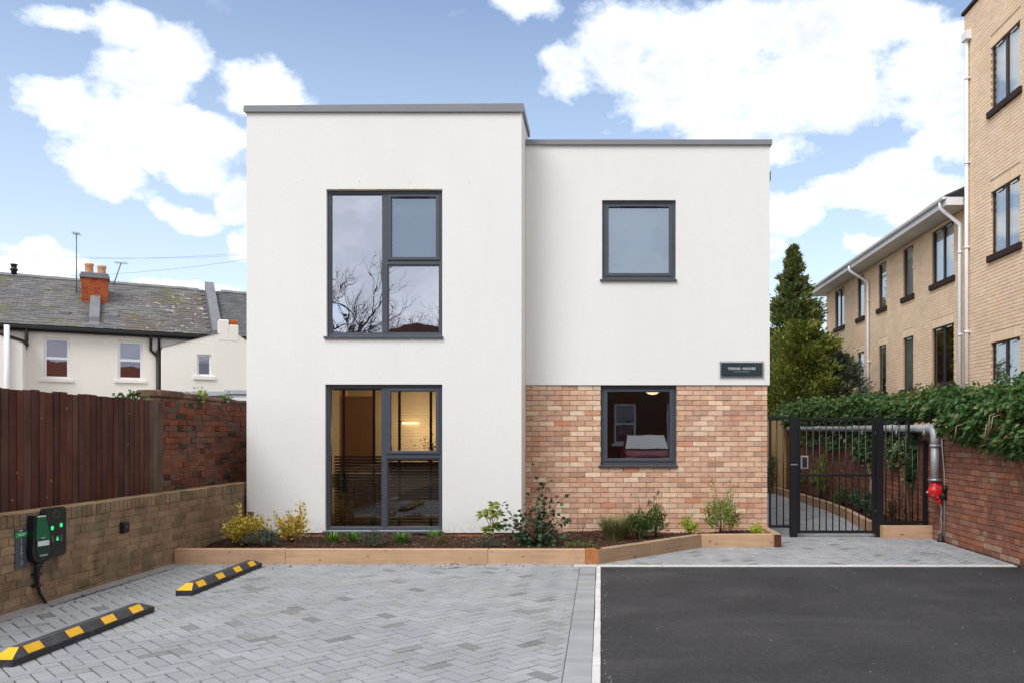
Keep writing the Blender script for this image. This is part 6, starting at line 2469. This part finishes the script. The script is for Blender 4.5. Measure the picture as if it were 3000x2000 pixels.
for k_, (fr, hh) in enumerate(((0.28, 0.42), (0.76, 0.37))):
    m = MB()
    m.lathe([(0.16, 0), (0.15, 0.1), (0.14, hh - 0.12), (0.17, hh - 0.08), (0.165, hh)], (c0 + (c1 - c0) * fr, sc + 0.4, zt + 0.21), 'z', 16)
    part('chimney_pot', m, 'clay_pot', chim, local=True)
# lead box flue below the chimney
f0, f1 = T(262, 0.6)[0], T(292, 0.6)[0]
m = MB()
m.extrude([(f0, -0.1, roof_z(-0.1) + 0.02), (f0, sc, roof_z(sc) + 0.02), (f0, sc, roof_z(sc) + 0.3), (f0, 0.2, roof_z(0.2) + 0.22), (f0, 0.18, roof_z(0.18) + .05)], (f1 - f0, 0, 0))
part('lead_flue', m, 'lead', roof, local=True)
for (uu, vv) in ((190, 932), (333, 928), (551, 936)):
    s_ = 0.75
    t = T(uu, s_)[0]
    m = MB()
    m.extrude([(t - .15, s_ - 0.12, roof_z(s_ - .12) + 0.02), (t - .15, s_ - 0.12, roof_z(s_ - .12) + 0.13), (t - .15, s_ + 0.2, roof_z(s_ + .2) + 0.02)], (0.3, 0, 0))
    part('roof_vent', m, 'lead', roof, local=True)

# aerials and flue
def aerial(label, tpos, s, z0, h, lean, arr):
    p0 = W[th.name] @ Vector((tpos, s, z0))
    o = thing('tv_aerial', label, 'aerial', p0, group='aerials on the terrace roof')
    m = MB()
    p1 = p0 + Vector((lean, 0, h))
    m.tube([p0, p1], 0.022, 6)
    part('mast', m, 'lead', o)
    a = MB()
    d_ = Vector((1, 0.4, 0)).normalized()
    a.tube([p1 - d_ * arr, p1 + d_ * arr], 0.012, 5)
    for k in range(7):
        c = p1 + d_ * arr * (k / 3 - 1)
        a.tube([c - Vector((-.12, .3, 0)), c + Vector((-.12, .3, 0))], 0.008, 4)
    part('array', a, 'lead', o)


aerial('tall thin aerial mast just left of the orange chimney', T(224, 2.5)[0], 2.5, roof_z(2.5), 3.0 - 0.6, 0, 0.12)
aerial('short leaning aerial with small array right of the chimney', T(332, 3.4)[0], 3.4, roof_z(3.4), 0.95, 0.33, 0.22)
fp = W[th.name] @ Vector((T(41, SL)[0], SL, roof_z(SL)))
fl = thing('roof_flue', 'black flue pipe on the roof ridge at the far left', 'flue', fp)
m = MB()
m.lathe([(0.10, -0.2), (0.10, 0.18), (0.14, 0.2), (0.14, 0.26), (0.10, 0.28), (0.10, 0.40), (0.13, 0.41), (0.12, 0.46)], fp, 'z', 14)
part('pipe', m, 'gutter', fl)

# black soil and rain pipes on the wall
def pipe(label, path, r_):
    o = thing('black_downpipe', label, 'downpipe', W[th.name] @ Vector(path[0]), group='black pipes on the terrace')
    m = MB()
    m.tube([W[th.name] @ Vector(p) for p in path], r_, 10)
    part('pipe', m, 'gutter', o)


t1 = T(464, -0.1)[0]
pipe('thick black soil pipe at the corner of the white rear extension', [(t1, -0.1, 0.2), (t1, -0.1, ZEV - 0.6)], 0.085)
t2 = T(442, -0.15)[0]
pipe('black rain pipe with offset joining the thick soil pipe', [(t2, -0.28, ZEV - 0.05), (t2, -0.12, ZEV - 0.30), (t2, -0.10, ZEV - 0.62), (t1 - .02, -0.10, ZEV - 0.85)], 0.055)
t3 = T(466, -0.1)[0]
pipe('short black rain pipe from the gutter above the soil pipe', [(t3, -0.28, ZEV - 0.05), (t3, -0.12, ZEV - 0.25), (t3, -0.10, ZEV - 0.6)], 0.05)
t4 = T(68, -0.1)[0]
pipe('black rain pipe between the left extension and the first sash window', [(t4 + .12, -0.28, ZEV - 0.05), (t4 + .1, -0.12, ZEV - 0.6), (t4, -0.10, ZEV - 0.9), (t4, -0.10, 0.5)], 0.06)

# right rear extension with gable and stub chimney
SE = -1.3
e0, e1 = T(475, SE)[0], T(760, SE)[0]
ze0 = T(475, SE, 1017)[1]
tpk0, tpk1 = T(641, SE)[0], T(698, SE)[0]
zpk = T(641, SE, 976)[1]
rx_ = MB()
wo = (T(577, SE)[0], T(619, SE)[0], T(598, SE, 1100)[1], T(598, SE, 1038)[1])
ex = thing('rear_extension', 'white gabled rear extension of the terrace next to the tower of the new house', 'extension', W[th.name] @ Vector((e0, SE, 0)), TRZ)
Wi = Matrix.Translation((e0, SE, 0))
def sh(m):
    m.v = [(p[0] - e0, p[1] - SE, p[2]) for p in m.v]
    return m


m = MB()
m.wall((0, SE, 0), LX, LN, (e0, e1), (0, ze0), [wo], 0.2)
m.extrude([(e0, SE, ze0), (tpk0, SE, zpk), (tpk1, SE, zpk), (e1, SE, ze0 + 0.1), (e1, SE, ze0)], (0, 0.2, 0))
m.box((e0, SE + 0.201, 0), (e0 + 0.2, -0.003, ze0))
part('wall', sh(m), 'cream_wall', ex, local=True)
m = MB()
m.mesh_part([(e0 - 0.04, SE - 0.03, ze0), (tpk0, SE - 0.03, zpk), (tpk0, 0.9, zpk), (e0 - 0.04, 0.0, ze0)], [(0, 1, 2, 3)])
m.mesh_part([(tpk1, SE - 0.03, zpk), (e1, SE - 0.03, ze0 + .1), (e1, 0.2, ze0 + .1), (tpk1, 0.9, zpk)], [(0, 1, 2, 3)])
part('roof', sh(m), 'slate_dark', ex, local=True)
m = MB()
kz = T(655, SE, 936)[1]
m.bbox((tpk0, SE - 0.01, zpk - 0.3), (tpk0 + (tpk1 - tpk0) * 0.50, SE + 0.5, kz), 0.03)
m.bbox((tpk0 + (tpk1 - tpk0) * 0.51, SE - 0.01, zpk - 0.3), (tpk1, SE + 0.5, T(690, SE, 952)[1]), 0.03)
ck = part('chimney', sh(m), 'cream_wall', ex, local=True)
m = MB()
m.bbox((tpk0 + (tpk1 - tpk0) * 0.55, SE + 0.02, T(690, SE, 952)[1]), (tpk1 - 0.02, SE + 0.45, T(690, SE, 938)[1]), 0.03)
part('chimney_top', sh(m), 'brick_orange', ck, local=True)
# window of the extension
W_save = W[th.name]
a, b, z0, z1 = wo
f = MB()
for q in ((a, z0, a + .07, z1), (b - .07, z0, b, z1), (a + .07, z1 - .07, b - .07, z1), (a + .07, z0, b - .07, z0 + .07)):
    f.bbox((q[0], SE + .06, q[1]), (q[2], SE + .13, q[3]), 0.006)
win = part('window', sh(f), 'upvc', ex, local=True)
g = MB()
g.face([(a + .07, SE + .1, z0 + .07), (b - .07, SE + .1, z0 + .07), (b - .07, SE + .1, z1 - .07), (a + .07, SE + .1, z1 - .07)])
part('pane', sh(g), 'glass_far_dark', win, local=True)
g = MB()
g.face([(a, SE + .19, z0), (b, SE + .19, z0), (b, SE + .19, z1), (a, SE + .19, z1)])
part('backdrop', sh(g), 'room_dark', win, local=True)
g = MB()
g.face([(a + .07, SE + .14, z0 + (z1 - z0) * .6), (b - .07, SE + .14, z0 + (z1 - z0) * .6), (b - .07, SE + .14, z1 - .07), (a + .07, SE + .14, z1 - .07)])
part('blind', sh(g), 'curtain', win, local=True)
g = MB()
g.bbox((a - .14, SE - .06, z0 - .15), (b + .14, SE + .055, z0 - .002), 0.01)
part('sill', sh(g), 'cream_wall', win, local=True)

# left extension with lean-to roof and white vent pipe
SL2 = -1.3
q0, q1 = -7.0, T(66, SL2)[0]
zl0, zl1 = T(0, SL2, 982)[1], T(66, SL2, 1003)[1]
t00 = T(0, SL2)[0]
slp = (zl1 - zl0) / (q1 - t00)
lx = thing('lean_to_extension', 'white lean-to extension with sloping roof edge at the far left', 'extension', W[th.name] @ Vector((q1, SL2, 0)), TRZ)
def sh2(m):
    m.v = [(p[0] - q1, p[1] - SL2, p[2]) for p in m.v]
    return m


m = MB()
m.extrude([(q0, SL2, 0), (q1, SL2, 0), (q1, SL2, zl1), (q0, SL2, zl1 - slp * (q1 - q0))], (0, 1.29, 0))
part('wall', sh2(m), 'cream_wall', lx, local=True)
m = MB()
m.extrude([(q0, SL2 - .05, zl1 - slp * (q1 - q0)), (q1 + .08, SL2 - .05, zl1), (q1 + .08, SL2 - .05, zl1 + .09), (q0, SL2 - .05, zl1 - slp * (q1 - q0) + .09)], (0, 1.33, 0))
part('roof_edge', sh2(m), 'dark_brown', lx, local=True)
vp = W[th.name] @ Vector((T(20, SL2 - .1)[0], SL2 - .1, 0))
vo = thing('white_vent_pipe', 'thick white vent pipe rising past the gutter at the far left', 'pipe', vp)
m = MB()
m.tube([(vp.x, vp.y, 1.0), (vp.x, vp.y, H + (V0 - 952) * vp.y / F)], 0.085, 12)
part('pipe', m, 'upvc', vo)

# flat roofed outbuilding behind the old wall
ob = thing('outbuilding', 'low flat roofed outbuilding with grey roof edge and white fascia behind the old red wall', 'outbuilding', (-9.6, 20, 0))
za = H + (V0 - 1143) * 20 / F
xa, xm, xb = (474 - U0) * 20 / F, (662 - U0) * 20 / F, (740 - U0) * 20 / F
m = MB()
m.box((xa, 20.1, 0), (xb + 1, 23, za - 0.32))
part('wall', m, 'cream_wall', ob)
m = MB()
m.bbox((xa - 0.7, 19.95, za - 0.14), (xm, 23.1, za), 0.02)
m.bbox((xm + 0.001, 19.9, za - 0.10), (xb + 1, 23.1, za + 0.03), 0.02)
part('roof', m, 'pipe_grey', ob)
m = MB()
m.box((xa - 0.5, 19.98, za - 0.21), (xm - 0.05, 20.09, za - 0.145))
part('gutter', m, 'gutter', ob)
m = MB()
m.box((xm, 19.98, za - 0.33), (xb + 1, 20.09, za - 0.11))
part('fascia', m, 'upvc', ob)
# thin overhead wires
for n, (va, vb, y0, y1) in enumerate(((733, 745, 34, 34), (742, 738, 34, 33), (806, 755, 30, 26))):
    a_, b_ = photo(-60, va, y0), photo(760, vb, y1)
    m = MB()
    m.tube([a_ + (b_ - a_) * t - Vector((0, 0, 0.5 * 4 * t * (1 - t) * 0.5)) for t in [i / 10 for i in range(11)]], 0.0045, 4)
    solo('overhead_wire', m, 'lead', ('upper', 'middle', 'lower')[n] + ' thin wire crossing the sky above the terraced houses', 'wire', (a_ + b_) / 2, group='overhead wires')

# ------------------------------------------------------------------ what the windows mirror: the street side behind the viewer
bh = thing('brick_house', 'red brick house with white sash windows mirrored in the lower right window', 'house', (4, -13, 0))
hw = [(0.6, 1.6, 1.1, 2.9), (3.0, 4.2, 1.0, 2.9), (0.6, 1.6, 3.9, 5.3), (3.0, 4.2, 3.9, 5.3), (-2.4, -1.4, 1.1, 2.9), (6.0, 7.2, 1.0, 2.9)]
m = MB()
m.wall((0, -13, 0), Vector((1, 0, 0)), Vector((0, 1, 0)), (-4.5, 11), (0, 5.9), hw, 0.2)
m.box((-4.5, -20, 0), (11, -19.8, 5.9))
m.box((-4.5, -19.8, 0), (-4.3, -13.21, 5.9))
part('wall', m, 'brick_dark', bh)
for (a, b, z0, z1) in hw:
    f = MB()
    for q in ((a, z0, a + .09, z1), (b - .09, z0, b, z1), (a + .09, z1 - .09, b - .09, z1), (a + .09, z0, b - .09, z0 + .09), (a + .09, (z0 + z1) / 2 - .04, b - .09, (z0 + z1) / 2 + .04)):
        f.bbox((q[0], -13.12, q[1]), (q[2], -13.04, q[3]), 0.005)
    f.bbox((a - .1, -13.04, z0 - .12), (b + .1, -12.92, z0 - .002), 0.005)
    w = part('window', f, 'upvc', bh)
    g = MB()
    g.face([(a, -13.1, z0), (b, -13.1, z0), (b, -13.1, z1), (a, -13.1, z1)])
    part('pane', g, 'glass_far_dark', w)
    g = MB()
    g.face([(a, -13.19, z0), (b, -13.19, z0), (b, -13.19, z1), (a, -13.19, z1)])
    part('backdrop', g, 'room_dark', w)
m = MB()
m.mesh_part([(-4.8, -12.7, 5.85), (11.3, -12.7, 5.85), (11.3, -16.5, 8.2), (-4.8, -16.5, 8.2), (11.3, -20.3, 5.85), (-4.8, -20.3, 5.85)], [(0, 1, 2, 3), (3, 2, 4, 5), (0, 3, 5), (1, 4, 2)])
part('roof', m, 'brick_orange', bh)

gb = thing('garage_block', 'red brick garage block with an arched gable mirrored in the tower windows', 'garage', (-9, -13.5, 0))
m = MB()
m.wall((0, -13, 0), Vector((1, 0, 0)), Vector((0, 1, 0)), (-16, -4.6), (0, 3.6), [(-7.2, -5.0, 0, 2.2), (-10.2, -7.9, 0, 2.2), (-13.2, -10.9, 0, 2.2)], 0.2)
m.extrude([(-9.5, -13, 3.76), (-6.6, -13, 3.76), (-6.6, -13, 5.95), (-7.2, -13, 6.25), (-8.05, -13, 6.42), (-8.9, -13, 6.25), (-9.5, -13, 5.95)], (0, -4, 0))
part('wall', m, 'brick_dark', gb)
for (a, b) in ((-7.2, -5.0), (-10.2, -7.9), (-13.2, -10.9)):
    d_ = MB()
    d_.bbox((a + .01, -13.14, 0.01), (b - .01, -13.08, 2.19), 0.01)
    part('door', d_, 'dark_brown', gb)
m = MB()
m.bbox((-16.2, -17, 3.601), (-4.6, -12.8, 3.75), 0.02)
part('roof', m, 'slate_dark', gb)
car = thing('parked_car', 'red hatchback car mirrored in the lower right window', 'car', (1.6, -5.6, 0))
def loft(rings, m, close=True):
    n = len(rings[0])
    vs = [p for r_ in rings for p in r_]
    fs = [(i * n + k, i * n + (k + 1) % n, i * n + n + (k + 1) % n, i * n + n + k) for i in range(len(rings) - 1) for k in range(n)]
    fs += [tuple(range(n - 1, -1, -1)), tuple((len(rings) - 1) * n + k for k in range(n))]
    m.mesh_part(vs, fs, False)


cx, cy = 1.62, -5.6
m = MB()
secs = [(2.0, 0.55, 0.42, 0.70), (1.9, 0.75, 0.25, 0.78), (1.3, 0.85, 0.22, 0.90), (0.9, 0.87, 0.22, 0.97), (-1.2, 0.87, 0.22, 1.0), (-1.85, 0.82, 0.25, 0.95), (-2.0, 0.70, 0.35, 0.85)]
loft([[(cx - w, cy + y, z0), (cx + w, cy + y, z0), (cx + w * 1.02, cy + y, (z0 + z1) / 2), (cx + w * .92, cy + y, z1), (cx - w * .92, cy + y, z1), (cx - w * 1.02, cy + y, (z0 + z1) / 2)] for y, w, z0, z1 in secs], m)
part('body', m, 'car_red', car)
m = MB()
loft([[(cx - w, cy + y, z0), (cx + w, cy + y, z0), (cx + w * .86, cy + y2, z1), (cx - w * .86, cy + y2, z1)] for y, y2, w, z0, z1 in ((0.89, 0.26, .78, .97, 1.49), (-1.5, -1.25, .78, .99, 1.51))], m)
part('roof', m, 'car_red', car)
m = MB()
m.face([(cx - .75, cy + 0.90, 1.0), (cx + .75, cy + 0.90, 1.0), (cx + .66, cy + 0.30, 1.47), (cx - .66, cy + 0.30, 1.47)])
m.v = [(p[0], p[1] + .012, p[2] + .012) for p in m.v]
part('windscreen', m, 'glass_far', car)
m = MB()
m.bbox((cx - .42, cy + 1.95, 0.60), (cx + .42, cy + 2.0, 0.72), 0.01)
part('grille', m, 'black_plastic', car)
for sx in (-1, 1):
    m = MB()
    m.bbox((cx + sx * .96 - .10, cy + 0.62, 0.98), (cx + sx * .96 + .10, cy + 0.72, 1.10), 0.02)
    part('wing_mirror', m, 'car_red', car)
for sx in (-1, 1):
    for y in (1.25, -1.25):
        m = MB()
        m.lathe([(0.2, -0.1), (0.31, -0.09), (0.31, 0.09), (0.2, 0.1)], (cx + sx * 0.76, cy + y, 0.31), 'x', 18)
        w = part('tyre', m, 'rubber', car)
        m = MB()
        m.lathe([(0.19, -0.105), (0.19, 0.105)], (cx + sx * 0.76, cy + y, 0.31), 'x', 14)
        part('rim', m, 'steel', w)
    m = MB()
    m.bbox((cx + sx * .62 - .14, cy + 1.93, 0.62), (cx + sx * .62 + .14, cy + 1.985 - .02, 0.74), 0.01)
    part('headlight', m, 'label_white', car)
m = MB()
m.bbox((cx - .26, cy + 2.0, 0.45), (cx + .26, cy + 2.012, 0.56), 0.003)
part('number_plate', m, 'label_white', car)


def bare_tree(label, base, h, seed):
    o = thing('bare_tree', label, 'tree', base, group='bare trees mirrored in the upper windows')
    r_ = random.Random(seed)
    m = MB()
    b = Vector(base)
    m.tube([b, b + Vector((0.1, 0, h * .22)), b + Vector((0, 0.1, h * .4))], [h * .022, h * .018, h * .014], 8)
    part('trunk', m, 'bare_bark', o)
    br = MB()
    def grow(p, d, L, rad, lv):
        q = p + d * L
        br.tube([p, p + d * L * .5 + Vector((r_.gauss(0, .04), r_.gauss(0, .04), r_.gauss(0, .03))) * L, q], [rad, rad * .8, rad * .6], 4 if lv > 1 else 5, False)
        if lv >= 6:
            return
        for k in range(3 if lv < 5 else 2):
            nd = (d + Vector((r_.gauss(0, .55), r_.gauss(0, .55), r_.gauss(0.12, .35)))).normalized()
            grow(p + d * L * r_.uniform(.6, 1), nd, L * r_.uniform(.62, .85), rad * .58, lv + 1)
    for k in range(4):
        a = k * 1.57 + r_.uniform(-.4, .4)
        grow(b + Vector((0, 0.05, h * r_.uniform(.2, .4))), Vector((math.cos(a) * .6, math.sin(a) * .6, 1)).normalized(), h * .19, h * .0062, 1)
    part('crown', br, 'bare_bark', o, kind='stuff')


bare_tree('bare winter tree mirrored low in the left pane of the upper tower window', (-18.2, -34, 0), 17.5, 1)
bare_tree('second bare tree mirrored left of centre in the upper tower window', (-17.0, -36, 0), 12, 2)
bare_tree('bare spreading tree mirrored in the lower right pane of the upper tower window', (-12.6, -34, 0), 13.5, 3)
bare_tree('bare tree mirrored at the right edge of the upper tower window', (-11.0, -36, 0), 14, 4)
bare_tree('slim bare tree between the larger ones in the mirrored row behind the viewer', (-15.6, -38, 0), 11, 5)
bare_tree('low bare tree at the left edge of the mirrored row behind the viewer', (-14.2, -37, 0), 12, 6)
for i, (x, h_, w_) in enumerate(((-18.2, 9.6, 1.0), (-16.9, 8.7, 0.7), (-15.7, 9.2, 0.6))):
    bush('evergreen_shrub', ('leftmost', 'middle', 'rightmost')[i] + ' dark upright evergreen mirrored at the foot of the left tower pane', 'shrub', x, -33, w_, 0.8, h_, 1500, 0.3, 0.12, 'brown_leaf', 'dark evergreens behind the viewer', z=0.0, clump=120, low=0.3)
